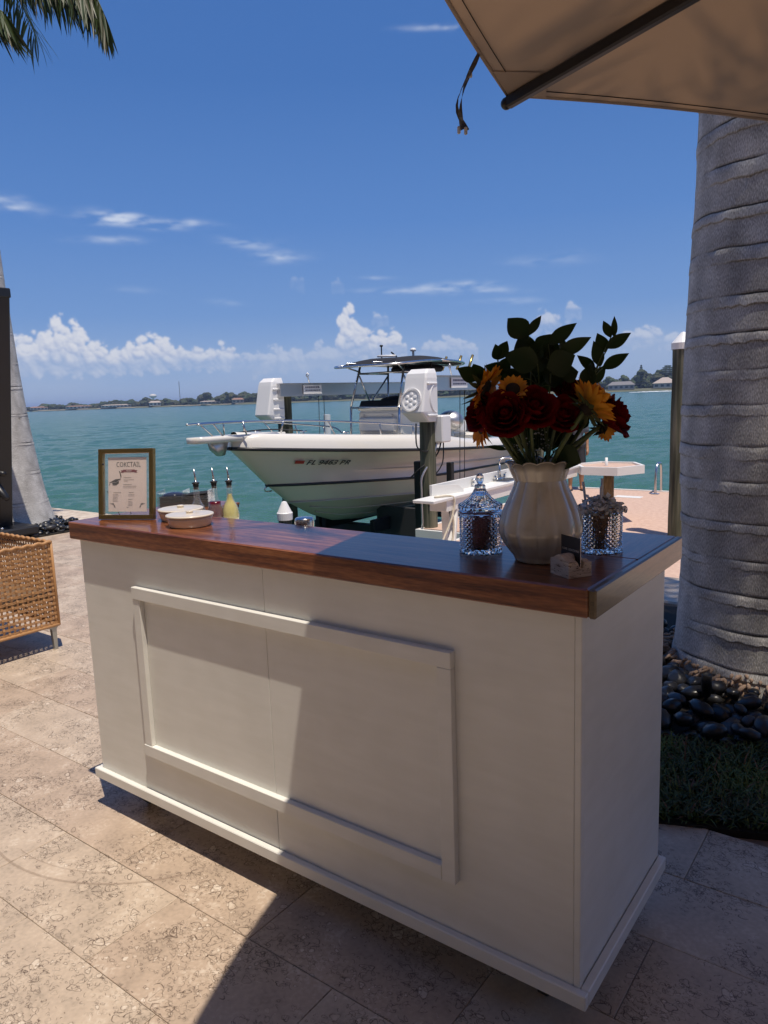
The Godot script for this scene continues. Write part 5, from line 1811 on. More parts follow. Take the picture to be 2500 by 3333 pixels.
	box(leg, Vector3(0, -0.5, -7.22), Vector3(0.09, 0.2, 0.5), 0.04)
	obj("outboard_leg", leg, mat(0.05, 0.055, 0.075, 0.3), o)
	var gr := S(false)
	ball(gr, Vector3(0.55, 0.95, -5.2), Vector3(0.27, 0.20, 0.25), 16, 10)
	obj("grill_dome", gr, M.alu, o)
	obj("grill_stand", boxm(Vector3(0.55, 0.62, -5.2), Vector3(0.10, 0.5, 0.10), 0.01), M.alu, o)
	obj("bait_box", boxm(Vector3(0.35, 0.82, -5.75), Vector3(0.34, 0.24, 0.28), 0.03), M.plastic_white, o)
	obj("rigging_box", boxm(Vector3(0.1, 0.52, -6.1), Vector3(1.3, 0.32, 0.5), 0.05), M.gel, o)
	# registration number on the port bow
	var s0 := 0.98
	var frame := func(s: float, drop: float) -> Transform3D:
		var e := pow(s / Lh, 1.0 / 1.35)
		var pa: Vector3 = sheer.call(s - 0.05)
		var pb: Vector3 = sheer.call(s + 0.05)
		var pc: Vector3 = sheer.call(s)
		var fwd := (pb - pa).normalized()
		var t := drop / 0.72
		var inn := 0.20 * sin(PI * t) * sin(PI * minf(e * 1.15, 1.0)) * (1.0 - 0.75 * e)
		var low: Vector3 = row_stripe.call(s + 0.2)
		var dn := (Vector3(lerpf(pc.x, low.x, t) - inn, pc.y - drop, pc.z - 0.1 * t) - pc)
		var up := -dn.normalized()
		var nn := fwd.cross(up).normalized()
		if nn.x < 0.0: nn = -nn
		return Transform3D(Basis(fwd, nn.cross(fwd).normalized(), nn), pc + dn + nn * 0.013)
	var nm := words("registration_number", "FL 9463 PR", 0.098, M.ink, o, frame.call(s0 + 0.42, 0.185), 0.004, "Droid Sans", 700)
	nm.transform.basis = nm.transform.basis * Basis(Vector3(1.18, 0, 0), Vector3(0.22, 1, 0), Vector3(0, 0, 1))
	var sk: Transform3D = frame.call(s0 - 0.085, 0.18)
	var ss := S()
	box(ss, Vector3.ZERO, Vector3(0.155, 0.062, 0.006), 0.0)
	obj("red_sticker", ss, mat(0.42, 0.03, 0.02, 0.5), o, sk)
	var eye := S(false)
	tube(eye, PackedVector3Array([Vector3(0, 0.16, -0.66), Vector3(0, 0.13, -0.60), Vector3(0, 0.09, -0.61), Vector3(0, 0.08, -0.66), Vector3(0, 0.08, -0.75)]), 0.012, 6)
	obj("bow_eye", eye, M.steel, o)

func gearbox(label: String, x: float, w: float, vent: bool) -> void:
	# moulded plastic cover over the lift motor; its face leans out towards the bottom
	var o := thing("lift_motor_cover", label, "boat lift motor", Vector3(x, 0, -8.0), 0.0, "white motor covers of the boat lift")
	var st := S()
	var sec := [[1.86, 0.12, -0.14, 0.80], [1.79, 0.02, -0.05, 0.94], [1.72, 0.0, -0.03, 1.0], [1.22, 0.0, 0.09, 1.0], [1.20, 0.015, 0.085, 0.985], [1.07, 0.10, -0.10, 0.86], [1.055, 0.14, -0.14, 0.80]]
	var rings := []
	for s in range(sec.size() - 1, -1, -1):
		var q: Array = sec[s]
		var hw: float = w * 0.5 * q[3]
		var zf: float = q[2]
		var zb := -0.30
		var c := 0.025
		rings.append(PackedVector3Array([Vector3(-hw + c, q[0], zf), Vector3(hw - c, q[0], zf), Vector3(hw, q[0], zf - c), Vector3(hw + 0.02, q[0], zb), Vector3(-hw - 0.02, q[0], zb), Vector3(-hw, q[0], zf - c)]))
	loft(st, rings, true, true, true)
	obj("cover", st, M.plastic_white, o)
	var hw := w * 0.5
	if vent:
		var tilt := Basis(Vector3.RIGHT, -0.235)
		var c := Transform3D(tilt * Basis(Vector3.RIGHT, PI / 2), Vector3(-0.03, 1.40, 0.053))
		var ring := S()
		lathe(ring, [Vector2(0.0, 0.002), Vector2(0.150, 0.002), Vector2(0.160, 0.016), Vector2(0.180, 0.016), Vector2(0.188, -0.004)], 48, c.origin, c.basis)
		obj("vent_ring", ring, M.plastic_white, o)
		for k in 44:
			var a := TAU * k / 44
			var p := c * Vector3(sin(a) * 0.163, 0.018, cos(a) * 0.163)
			obj("vent_rib", boxm(p, Vector3(0.008, 0.012, 0.045), 0.002, c.basis * Basis(Vector3.UP, a)), M.plastic_white, o)
		for k in 7:
			var a := TAU * k / 6
			var q := Vector3.ZERO if k == 6 else Vector3(sin(a), 0, cos(a)) * 0.085
			var hs := S(false)
			lathe(hs, [Vector2(0.001, 0.012), Vector2(0.018, 0.014), Vector2(0.030, 0.008), Vector2(0.034, 0.0)], 14, c * q, c.basis)
			obj("vent_boss", hs, M.plastic_white, o)
		var sw := S()
		var arc := []
		for k in 13:
			var a := PI * k / 12.0
			arc.append(Vector3(hw + 0.012, 1.42 + 0.22 * cos(a), -0.28 + 0.17 * sin(a)))
		tube(sw, curve(arc, 2), 0.016, 6)
		obj("side_moulding", sw, M.plastic_white, o)
	for y in ([1.64, 1.16] if vent else [1.66, 1.48, 1.31, 1.15]):
		obj("side_step", boxm(Vector3(hw + 0.016, y, -0.17), Vector3(0.03, 0.035, 0.26), 0.01), M.plastic_white, o)

func make_lift() -> void:
	var PX := -3.98
	var QX := -7.06
	pile("weathered green pile carrying the near motor cover beside the boat", PX + 0.07, -8.27, 1.53, 0.125, M.pile, false)
	pile("pile under the far end of the near lift beam, behind the flowers", PX, -12.4, 1.53, 0.125, M.pile, false)
	pile("pile under the far white motor cover, beyond the bow rail", QX - 0.05, -8.45, 1.53, 0.125, M.pile, false)
	pile("brownish pile at the far end of the far lift beam, seen through the T-top frame", QX, -12.15, 1.53, 0.125, M.pile_brown, false)
	pile("slim pile with a white cap close beside the far motor cover", -7.29, -8.54, 1.34, 0.085, M.pile, true)
	gearbox("white motor cover with a round vent on top of the near lift pile", -3.95, 0.40, true)
	gearbox("plain ridged white motor cover at the left end of the far lift beam", -7.18, 0.36, false)
	for q in [[PX + 0.1, "aluminium lift beam with a white sign, right of the round-vented cover"], [QX + 0.1, "long aluminium lift beam running behind the boat's T-top"]]:
		var o := thing("lift_beam", q[1], "lift beam", Vector3(q[0], 1.645, -10.4))
		var st := S()
		box(st, Vector3(0, 0, 0), Vector3(0.10, 0.215, 4.5), 0.004)
		obj("beam", st, M.alu, o)
		obj("flange", boxm(Vector3(0.03, 0.112, 0), Vector3(0.17, 0.012, 4.5), 0.002), M.alu, o)
		obj("flange", boxm(Vector3(0.03, -0.112, 0), Vector3(0.17, 0.012, 4.5), 0.002), M.alu, o)
		var sg := Node3D.new()
		sg.name = "sign"
		o.add_child(sg)
		sg.position = Vector3(0.068, 0.0, 1.30 if q[0] > -5.0 else 1.42)
		obj("plate", boxm(Vector3.ZERO, Vector3(0.012, 0.165, 0.50), 0.002), M.plastic_white, sg)
		var pr := S()
		rng.seed = 14
		for l in [[0.038, 0.030, 0.36], [-0.018, 0.022, 0.40]]:
			var z: float = -l[2] / 2.0
			while z < l[2] / 2.0:
				var w := rng.randf_range(0.018, 0.05)
				box(pr, Vector3(0.008, l[0], z + w / 2), Vector3(0.003, l[1], w))
				z += w + 0.013
		obj("sign_print", pr, mat(0.16, 0.17, 0.22, 0.7), sg)
		var ey := S(false)
		tube(ey, PackedVector3Array([Vector3(0, 0.11, 1.42), Vector3(-0.01, 0.22, 1.45), Vector3(-0.01, 0.26, 1.49), Vector3(-0.01, 0.30, 1.46), Vector3(-0.01, 0.27, 1.42), Vector3(-0.01, 0.23, 1.45)]), 0.012, 6)
		obj("lifting_eye", ey, M.alu, o)
		for z in [1.22, 1.07, -1.6, -1.75]:
			var c := S(false)
			rod(c, Vector3(0.03, -0.1, z), Vector3(-0.03, -2.75, z), 0.0065, 5)
			obj("cable", c, M.black, o)
	var cr := thing("lift_cradle", "dark cross beams of the boat lift under the hull", "lift cradle", Vector3(BX, 0, 0))
	for z in [-9.2, -11.8]:
		obj("cross_beam", boxm(Vector3(0.3, -0.98, z), Vector3(3.3, 0.26, 0.16), 0.01), M.alu_dark, cr)
	for s in [-0.55, 0.55]:
		obj("bunk", boxm(Vector3(s, -0.74, -10.3), Vector3(0.10, 0.22, 3.6), 0.01), M.canvas, cr)
	for s in [[1.78, -9.1], [-1.2, -9.1]]:
		obj("guide_post", boxm(Vector3(s[0], -0.45, s[1]), Vector3(0.10, 1.6, 0.10), 0.01), M.black, cr)
	obj("bunk_riser", boxm(Vector3(0.75, -0.70, -9.0), Vector3(0.9, 0.5, 0.07), 0.01), M.alu_dark, cr)
	obj("dark_guide", boxm(Vector3(1.62, -0.25, -8.4), Vector3(0.12, 1.35, 0.12), 0.01), M.black, cr)
	# electric box, conduit and cables on the near pile
	var eb := thing("electric_box", "white electrical box with conduit on the near lift pile", "electrical box", Vector3(PX + 0.13, 0.94, -8.45))
	obj("box", boxm(Vector3(0.12, 0, 0.02), Vector3(0.16, 0.42, 0.26), 0.02), M.plastic_white, eb)
	obj("back_plate", boxm(Vector3(0.0, -0.02, 0.03), Vector3(0.06, 0.46, 0.22), 0.01), M.plastic_white, eb)
	var cd := S(false)
	tube(cd, curve([Vector3(0.06, -0.2, 0.10), Vector3(0.03, -0.45, 0.2), Vector3(-0.06, -0.72, 0.36), Vector3(-0.06, -0.95, 0.39), Vector3(-0.06, -1.52, 0.39)], 5), 0.018, 7)
	obj("conduit", cd, M.alu, eb)
	var cb := S(false)
	tube(cb, curve([Vector3(0.1, -0.2, 0.04), Vector3(0.05, -0.42, 0.12), Vector3(-0.1, -0.6, 0.36), Vector3(-0.28, -0.75, 0.36)], 5), 0.012, 6)
	tube(cb, curve([Vector3(-0.12, 0.1, 0.40), Vector3(-0.10, -0.25, 0.42), Vector3(0.0, -0.33, 0.3), Vector3(0.06, -0.2, 0.1)], 5), 0.011, 6)
	tube(cb, curve([Vector3(0.14, -0.2, 0.04), Vector3(0.12, -0.55, 0.06), Vector3(0.0, -0.85, 0.26), Vector3(0.02, -1.2, 0.3)], 5), 0.010, 6)
	obj("cables", cb, M.black, eb)
	pile("low pile with a white pointed cap in the water off the bow", -3.90, -5.03, 0.095, 0.082, M.pile, true)
	pile("thin white-topped marker post beyond the bow rail", -10.5, -13.5, 1.05, 0.10, M.plastic_white, false)
	pile("tall weathered pile with a white cone cap beside the right palm", -0.33, -9.05, 2.02, 0.135, M.pile, true)

func make_dock_things() -> void:
	# fish-cleaning table with sink
	var ya := 0.30
	var o := thing("cleaning_table", "white dockside cleaning table with backsplash, sink and splayed legs", "cleaning table", Vector3(-2.08, 0, -5.40), 0.0)
	var t := Node3D.new()
	t.name = "top"
	o.add_child(t)
	var run := 4.2
	obj("board", boxm(Vector3(-0.03, ya - 0.015, -run / 2), Vector3(0.285, 0.034, run), 0.005), M.white2, t)
	obj("front_apron", boxm(Vector3(0.075, ya - 0.098, -run / 2 - 0.12), Vector3(0.035, 0.128, run - 0.36), 0.005), M.white2, t)
	obj("end_apron", boxm(Vector3(-0.045, ya - 0.098, -0.32), Vector3(0.20, 0.128, 0.03), 0.005), M.white2, t)
	obj("backsplash", boxm(Vector3(-0.165, ya + 0.065, -0.36 - (run - 0.4) / 2), Vector3(0.025, 0.126, run - 0.4), 0.004), M.white2, t)
	var wing := S()
	slab(wing, PackedVector2Array([Vector2(0.0, 0.0), Vector2(0.50, 0.0), Vector2(0.50, 0.032), Vector2(0.41, 0.096), Vector2(0.0, 0.126)]), -0.012, 0.012, Transform3D(Basis(Vector3.UP, 1.27), Vector3(-0.155, ya + 0.003, -0.36)))
	obj("end_splash", wing, M.white2, t)
	for z in [-0.5, -3.4]:
		for s in [[Vector3(-0.03, ya - 0.05, z + 0.05), Vector3(-0.16, DOCK, z - 0.20)], [Vector3(0.02, ya - 0.10, z - 0.10), Vector3(0.16, DOCK, z + 0.30)]]:
			var st := S()
			bar(st, s[0], s[1], 0.085, 0.085, 0.004)
			obj("leg", st, M.white2, o)
	obj("lower_shelf", boxm(Vector3(0.03, DOCK + 0.22, -run / 2), Vector3(0.40, 0.03, run - 0.7), 0.004), M.white2, o)
	# sink basin, tap, drain fittings
	var sk := Node3D.new()
	sk.name = "sink"
	o.add_child(sk)
	sk.position = Vector3(-0.035, ya + 0.004, -2.05)
	obj("basin_rim", boxm(Vector3(0, 0.004, 0), Vector3(0.22, 0.012, 0.42), 0.004), M.steel, sk)
	obj("basin", boxm(Vector3(0, 0.008, 0), Vector3(0.17, 0.012, 0.34), 0.004), M.alu_dark, sk)
	var tp := S(false)
	rod(tp, Vector3(-0.09, 0.0, 0.05), Vector3(-0.09, 0.22, 0.05), 0.014)
	tube(tp, curve([Vector3(-0.09, 0.2, 0.05), Vector3(-0.085, 0.27, 0.05), Vector3(-0.03, 0.30, -0.03), Vector3(0.02, 0.28, -0.10), Vector3(0.03, 0.21, -0.12)], 5), 0.012, 8)
	box(tp, Vector3(-0.09, 0.02, 0.05), Vector3(0.06, 0.04, 0.22), 0.01)
	for s in [-0.08, 0.18]:
		rod(tp, Vector3(-0.09, 0.03, s), Vector3(-0.09, 0.075, s), 0.018)
		rod(tp, Vector3(-0.09, 0.075, s), Vector3(-0.05, 0.10, s + 0.03), 0.009)
	obj("tap", tp, M.steel, sk)
	var v := S(false)
	rod(v, Vector3(-0.10, 0.02, 0.75), Vector3(-0.09, 0.07, 0.75), 0.016)
	ball(v, Vector3(-0.085, 0.085, 0.75), Vector3(0.03, 0.022, 0.03))
	obj("valve", v, M.steel, sk)
	var hr := S(false)
	tube(hr, curve([Vector3(-0.02, ya + 0.012, -0.22), Vector3(0.105, ya - 0.0, -0.42), Vector3(0.11, ya - 0.2, -0.40), Vector3(0.08, ya - 0.45, -0.25), Vector3(0.05, DOCK + 0.02, 0.1)], 5), 0.013, 6)
	tube(hr, curve([Vector3(0.11, ya - 0.2, -0.4), Vector3(0.12, ya - 0.45, -0.38), Vector3(0.14, DOCK + 0.02, -0.15)], 5), 0.013, 6)
	tag(obj("rope", hr, mat(0.62, 0.55, 0.44, 0.9), self, o.transform), "cream rope looped over the near end of the cleaning table", "rope")
	# hexagonal table on a post
	var h := thing("hexagonal_table", "white-rimmed hexagonal table on a thick wooden post on the dock", "table", Vector3(-1.616, 0, -9.89), 0.0)
	var hexo := S()
	var hexi := S()
	var ro := 0.545
	var yt := 0.30
	for k in 6:
		var a0 := TAU * k / 6 + 0.57
		var a1 := TAU * (k + 1) / 6 + 0.57
		var o0 := Vector3(sin(a0), 0, cos(a0))
		var o1 := Vector3(sin(a1), 0, cos(a1))
		quad(hexo, o0 * ro + Vector3(0, yt - 0.125, 0), o1 * ro + Vector3(0, yt - 0.125, 0), o1 * ro + Vector3(0, yt, 0), o0 * ro + Vector3(0, yt, 0))
		quad(hexo, o0 * ro + Vector3(0, yt, 0), o1 * ro + Vector3(0, yt, 0), o1 * (ro - 0.055) + Vector3(0, yt, 0), o0 * (ro - 0.055) + Vector3(0, yt, 0))
		quad(hexo, o0 * (ro - 0.055) + Vector3(0, yt, 0), o1 * (ro - 0.055) + Vector3(0, yt, 0), o1 * (ro - 0.055) + Vector3(0, yt - 0.03, 0), o0 * (ro - 0.055) + Vector3(0, yt - 0.03, 0))
		tri(hexo, Vector3(0, yt - 0.125, 0), o1 * ro + Vector3(0, yt - 0.125, 0), o0 * ro + Vector3(0, yt - 0.125, 0))
		tri(hexi, Vector3(0, yt - 0.028, 0), o0 * (ro - 0.054) + Vector3(0, yt - 0.028, 0), o1 * (ro - 0.054) + Vector3(0, yt - 0.028, 0))
	obj("rim", hexo, M.white2, h)
	obj("table_top", hexi, M.deck, h)
	var pp := S(false)
	lathe(pp, [Vector2(0.083, DOCK), Vector2(0.08, yt - 0.13)], 18)
	obj("post", pp, M.pile_brown, h)
	var st2 := S(false)
	lathe(st2, [Vector2(0.022, yt - 0.03), Vector2(0.022, yt + 0.10), Vector2(0.001, yt + 0.102)], 12, Vector3(-0.05, 0, -0.03))
	obj("umbrella_sleeve", st2, M.plastic_white, h)
	# ladder rails at the edge of the dock
	var l := thing("dock_ladder", "pair of curved steel ladder rails at the dock's far edge", "ladder", Vector3(-1.86, DOCK, -13.45), 0.0)
	for s in [0.0, 0.42]:
		var ls := S(false)
		tube(ls, curve([Vector3(s, 0, 0.30), Vector3(s, 0.40, 0.28), Vector3(s, 0.56, 0.20), Vector3(s, 0.58, 0.08), Vector3(s, 0.42, -0.06), Vector3(s, -0.9, -0.12)], 5), 0.026, 9)
		obj("rail", ls, M.steel, l)
		obj("foot", boxm(Vector3(s, 0.008, 0.30), Vector3(0.14, 0.016, 0.12), 0.003), M.steel, l)
	for k in 3:
		var ls := S(false)
		rod(ls, Vector3(0, -0.15 - 0.28 * k, -0.12), Vector3(0.42, -0.15 - 0.28 * k, -0.12), 0.02)
		obj("step", ls, M.steel, l)
	var pl := thing("deck_plate", "small white hatch plate in the pink deck beyond the hexagonal table", "hatch", Vector3(-2.2, DOCK + 0.004, -12.6), 0.0)
	obj("plate", boxm(Vector3.ZERO, Vector3(0.5, 0.012, 0.22), 0.003), M.white2, pl)

# ------------------------------------------------------------------ a person as one smooth skin round a skeleton of tapered bones
func skin_mesh(bones: Array, k: float, cell: float) -> SurfaceTool:
	# bones: [from, to, radius from, radius to]; surface nets over the smooth union
	var lo := Vector3.ONE * 1e9
	var hi := -lo
	for b in bones:
		var r: float = maxf(b[2], b[3]) + k + cell * 2.0
		for e in 2:
			var p: Vector3 = b[e]
			lo = lo.min(p - Vector3.ONE * r)
			hi = hi.max(p + Vector3.ONE * r)
	var nx := int((hi.x - lo.x) / cell) + 2
	var ny := int((hi.y - lo.y) / cell) + 2
	var nz := int((hi.z - lo.z) / cell) + 2
	var f := PackedFloat32Array()
	f.resize(nx * ny * nz)
	f.fill(1.0)
	for b in bones:
		var a: Vector3 = b[0]
		var z: Vector3 = b[1]
		var r0: float = b[2]
		var r1: float = b[3]
		var m := maxf(r0, r1) + k + cell * 2.0
		var l := ((a.min(z) - Vector3.ONE * m - lo) / cell).floor()
		var h := ((a.max(z) + Vector3.ONE * m - lo) / cell).ceil()
		var ab := z - a
		var ll := maxf(ab.length_squared(), 1e-9)
		for i in range(maxi(int(l.x), 0), mini(int(h.x) + 1, nx)):
			for j in range(maxi(int(l.y), 0), mini(int(h.y) + 1, ny)):
				for q in range(maxi(int(l.z), 0), mini(int(h.z) + 1, nz)):
					var p := lo + Vector3(i, j, q) * cell
					var t := clampf((p - a).dot(ab) / ll, 0.0, 1.0)
					var d := p.distance_to(a + ab * t) - lerpf(r0, r1, t)
					var o := (i * ny + j) * nz + q
					var w := f[o]
					var s := clampf(0.5 + 0.5 * (w - d) / k, 0.0, 1.0)
					f[o] = lerpf(w, d, s) - k * s * (1.0 - s)
	var vert := {}
	var st := S(false)
	var off := [Vector3i(0, 0, 0), Vector3i(1, 0, 0), Vector3i(0, 1, 0), Vector3i(1, 1, 0), Vector3i(0, 0, 1), Vector3i(1, 0, 1), Vector3i(0, 1, 1), Vector3i(1, 1, 1)]
	for i in nx - 1:
		for j in ny - 1:
			for q in nz - 1:
				var o := (i * ny + j) * nz + q
				var neg := 0
				var v := [f[o], f[o + ny * nz], f[o + nz], f[o + ny * nz + nz], f[o + 1], f[o + ny * nz + 1], f[o + nz + 1], f[o + ny * nz + nz + 1]]
				for e in v: neg += 1 if e < 0.0 else 0
				if neg == 0 or neg == 8: continue
				var sum := Vector3.ZERO
				var n := 0
				for a in 8:
					for bit in [1, 2, 4]:
						if a & bit: continue
						var c: int = a | bit
						if (v[a] < 0.0) != (v[c] < 0.0):
							sum += Vector3(off[a]).lerp(Vector3(off[c]), v[a] / (v[a] - v[c]))
							n += 1
				vert[o] = lo + (Vector3(i, j, q) + sum / n) * cell
	var step := [ny * nz, nz, 1]
	for o in vert:
		for ax in 3:
			var s: int = step[ax]
			var u: int = step[(ax + 1) % 3]
			var w: int = step[(ax + 2) % 3]
			if (f[o] < 0.0) == (f[o + s] < 0.0): continue
			if not (vert.has(o - u) and vert.has(o - w) and vert.has(o - u - w)): continue
			if f[o] < 0.0: quad(st, vert[o - u - w], vert[o - w], vert[o], vert[o - u])
			else: quad(st, vert[o - u - w], vert[o - u], vert[o], vert[o - w])
	return st

func make_person() -> void:
	var o := thing("person", "person in dark shorts standing at the dock's far edge, mostly hidden by the vase", "person", Vector3(-3.50, DOCK, -13.22), 0.55)
	var skin := mat(0.36, 0.19, 0.105, 0.55)
	var b := []
	for s in [-1.0, 1.0]:
		var hip := Vector3(0.09 * s, 0.90, 0.0)
		var knee := Vector3(0.105 * s, 0.49, 0.03 + 0.02 * s)
		var ank := Vector3(0.11 * s, 0.085, -0.01 + 0.03 * s)
		b.append([hip, knee, 0.082, 0.056])
		b.append([knee, knee.lerp(ank, 0.33) - Vector3(0, 0, 0.018), 0.052, 0.056])
		b.append([knee.lerp(ank, 0.33) - Vector3(0, 0, 0.018), ank, 0.055, 0.036])
		b.append([ank - Vector3(0, 0.035, 0.035), ank + Vector3(0.01 * s, -0.05, 0.06), 0.036, 0.034])
		b.append([ank + Vector3(0.01 * s, -0.05, 0.06), ank + Vector3(0.025 * s, -0.062, 0.155), 0.034, 0.020])
		var sh := Vector3(0.175 * s, 1.40, -0.01)
		var el := Vector3(0.225 * s, 1.12, -0.03)
		var wr := Vector3(0.215 * s, 0.88, 0.07)
		b.append([sh, el, 0.048, 0.037])
		b.append([el, wr, 0.038, 0.025])
		b.append([wr, wr + Vector3(0.0, -0.08, 0.03), 0.026, 0.032])
		for q in 4:
			var root := wr + Vector3(-0.008 * s, -0.085, 0.035) + Vector3(0, 0, 0.018 * (q - 1.5))
			var l: float = [0.055, 0.068, 0.064, 0.048][q]
			b.append([root, root + Vector3(0, -l * 0.55, 0.006), 0.0095, 0.0085])
			b.append([root + Vector3(0, -l * 0.55, 0.006), root + Vector3(-0.014 * s, -l, 0.004), 0.0085, 0.007])
		b.append([wr + Vector3(0, -0.035, 0.035), wr + Vector3(-0.02 * s, -0.075, 0.075), 0.012, 0.009])
	b.append([Vector3(-0.07, 0.94, 0), Vector3(0.07, 0.94, 0), 0.10, 0.10])
	b.append([Vector3(0, 0.98, 0), Vector3(0, 1.18, 0), 0.115, 0.115])
	b.append([Vector3(-0.07, 1.28, 0), Vector3(0.07, 1.28, 0), 0.115, 0.115])
	b.append([Vector3(-0.14, 1.41, -0.01), Vector3(0.14, 1.41, -0.01), 0.058, 0.058])
	b.append([Vector3(0, 1.42, -0.01), Vector3(0, 1.53, 0.01), 0.056, 0.052])
	b.append([Vector3(0, 1.60, 0.01), Vector3(0, 1.655, -0.005), 0.075, 0.092])
	b.append([Vector3(0, 1.56, 0.045), Vector3(0, 1.55, 0.06), 0.042, 0.030])
	b.append([Vector3(0, 1.615, 0.085), Vector3(0, 1.585, 0.105), 0.010, 0.014])
	for s in [-1.0, 1.0]: b.append([Vector3(0.083 * s, 1.63, 0.0), Vector3(0.088 * s, 1.595, 0.005), 0.016, 0.011])
	obj("body", skin_mesh(b, 0.030, 0.0135), skin, o)
	var top := [[Vector3(-0.07, 0.98, 0), Vector3(0.07, 0.98, 0), 0.125, 0.125], [Vector3(0, 1.0, 0), Vector3(0, 1.2, 0), 0.135, 0.13], [Vector3(-0.07, 1.28, 0), Vector3(0.07, 1.28, 0), 0.132, 0.132], [Vector3(-0.14, 1.41, -0.01), Vector3(0.14, 1.41, -0.01), 0.072, 0.072]]
	for s in [-1.0, 1.0]: top.append([Vector3(0.175 * s, 1.40, -0.01), Vector3(0.205 * s, 1.24, -0.02), 0.064, 0.062])
	obj("shirt", skin_mesh(top, 0.03, 0.016), mat(0.10, 0.11, 0.13, 0.9), o)
	var sho := [[Vector3(-0.07, 0.93, 0), Vector3(0.07, 0.93, 0), 0.118, 0.118]]
	for s in [-1.0, 1.0]: sho.append([Vector3(0.09 * s, 0.90, 0), Vector3(0.105 * s, 0.56, 0.025 + 0.02 * s), 0.100, 0.085])
	obj("shorts", skin_mesh(sho, 0.03, 0.016), mat(0.03, 0.032, 0.04, 0.9), o)
	var hair := S(false)
	ball(hair, Vector3(0, 1.668, -0.018), Vector3(0.100, 0.092, 0.108), 18, 12)
	obj("hair", hair, mat(0.03, 0.02, 0.012, 0.8), o)
	for s in [-1.0, 1.0]:
		var ey := S(false)
		ball(ey, Vector3(0.032 * s, 1.622, 0.080), Vector3(0.011, 0.007, 0.007))
		obj("eye", ey, M.ink, o)
		var so := S(false)
		ball(so, Vector3(0.12 * s, 0.008, 0.05 + 0.03 * s), Vector3(0.052, 0.010, 0.145), 16, 6)
		obj("sandal", so, M.black, o)
		var sp := S(false)
		tube(sp, curve([Vector3(0.12 * s - 0.045, 0.012, 0.04 + 0.03 * s), Vector3(0.12 * s, 0.062, 0.075 + 0.03 * s), Vector3(0.12 * s + 0.045, 0.012, 0.04 + 0.03 * s)], 5), 0.009, 6)
		obj("strap", sp, M.black, o)
	var mo := S()
	box(mo, Vector3(0, 1.553, 0.090), Vector3(0.045, 0.006, 0.006), 0.002)
	obj("mouth", mo, mat(0.20, 0.06, 0.05, 0.6), o)

func make_wake() -> void:
	rng.seed = 31
	var foam := mat(0.75, 0.78, 0.80, 0.9)
	var st := S(false)
	for k in 46:
		var a := rng.randf_range(-18.4, -14.2)
		ball(st, polar(a, 470.0 + rng.randf_range(-4, 4), WATER + 0.05), Vector3(rng.randf_range(0.7, 3.2), rng.randf_range(0.15, 0.45), 0.9), 7, 4, Basis(Vector3.UP, -deg_to_rad(a)))
	tag(obj("boat_wake", st, foam), "thin white streak of boat wake on the far water before the pale house", "wake", "", "stuff")

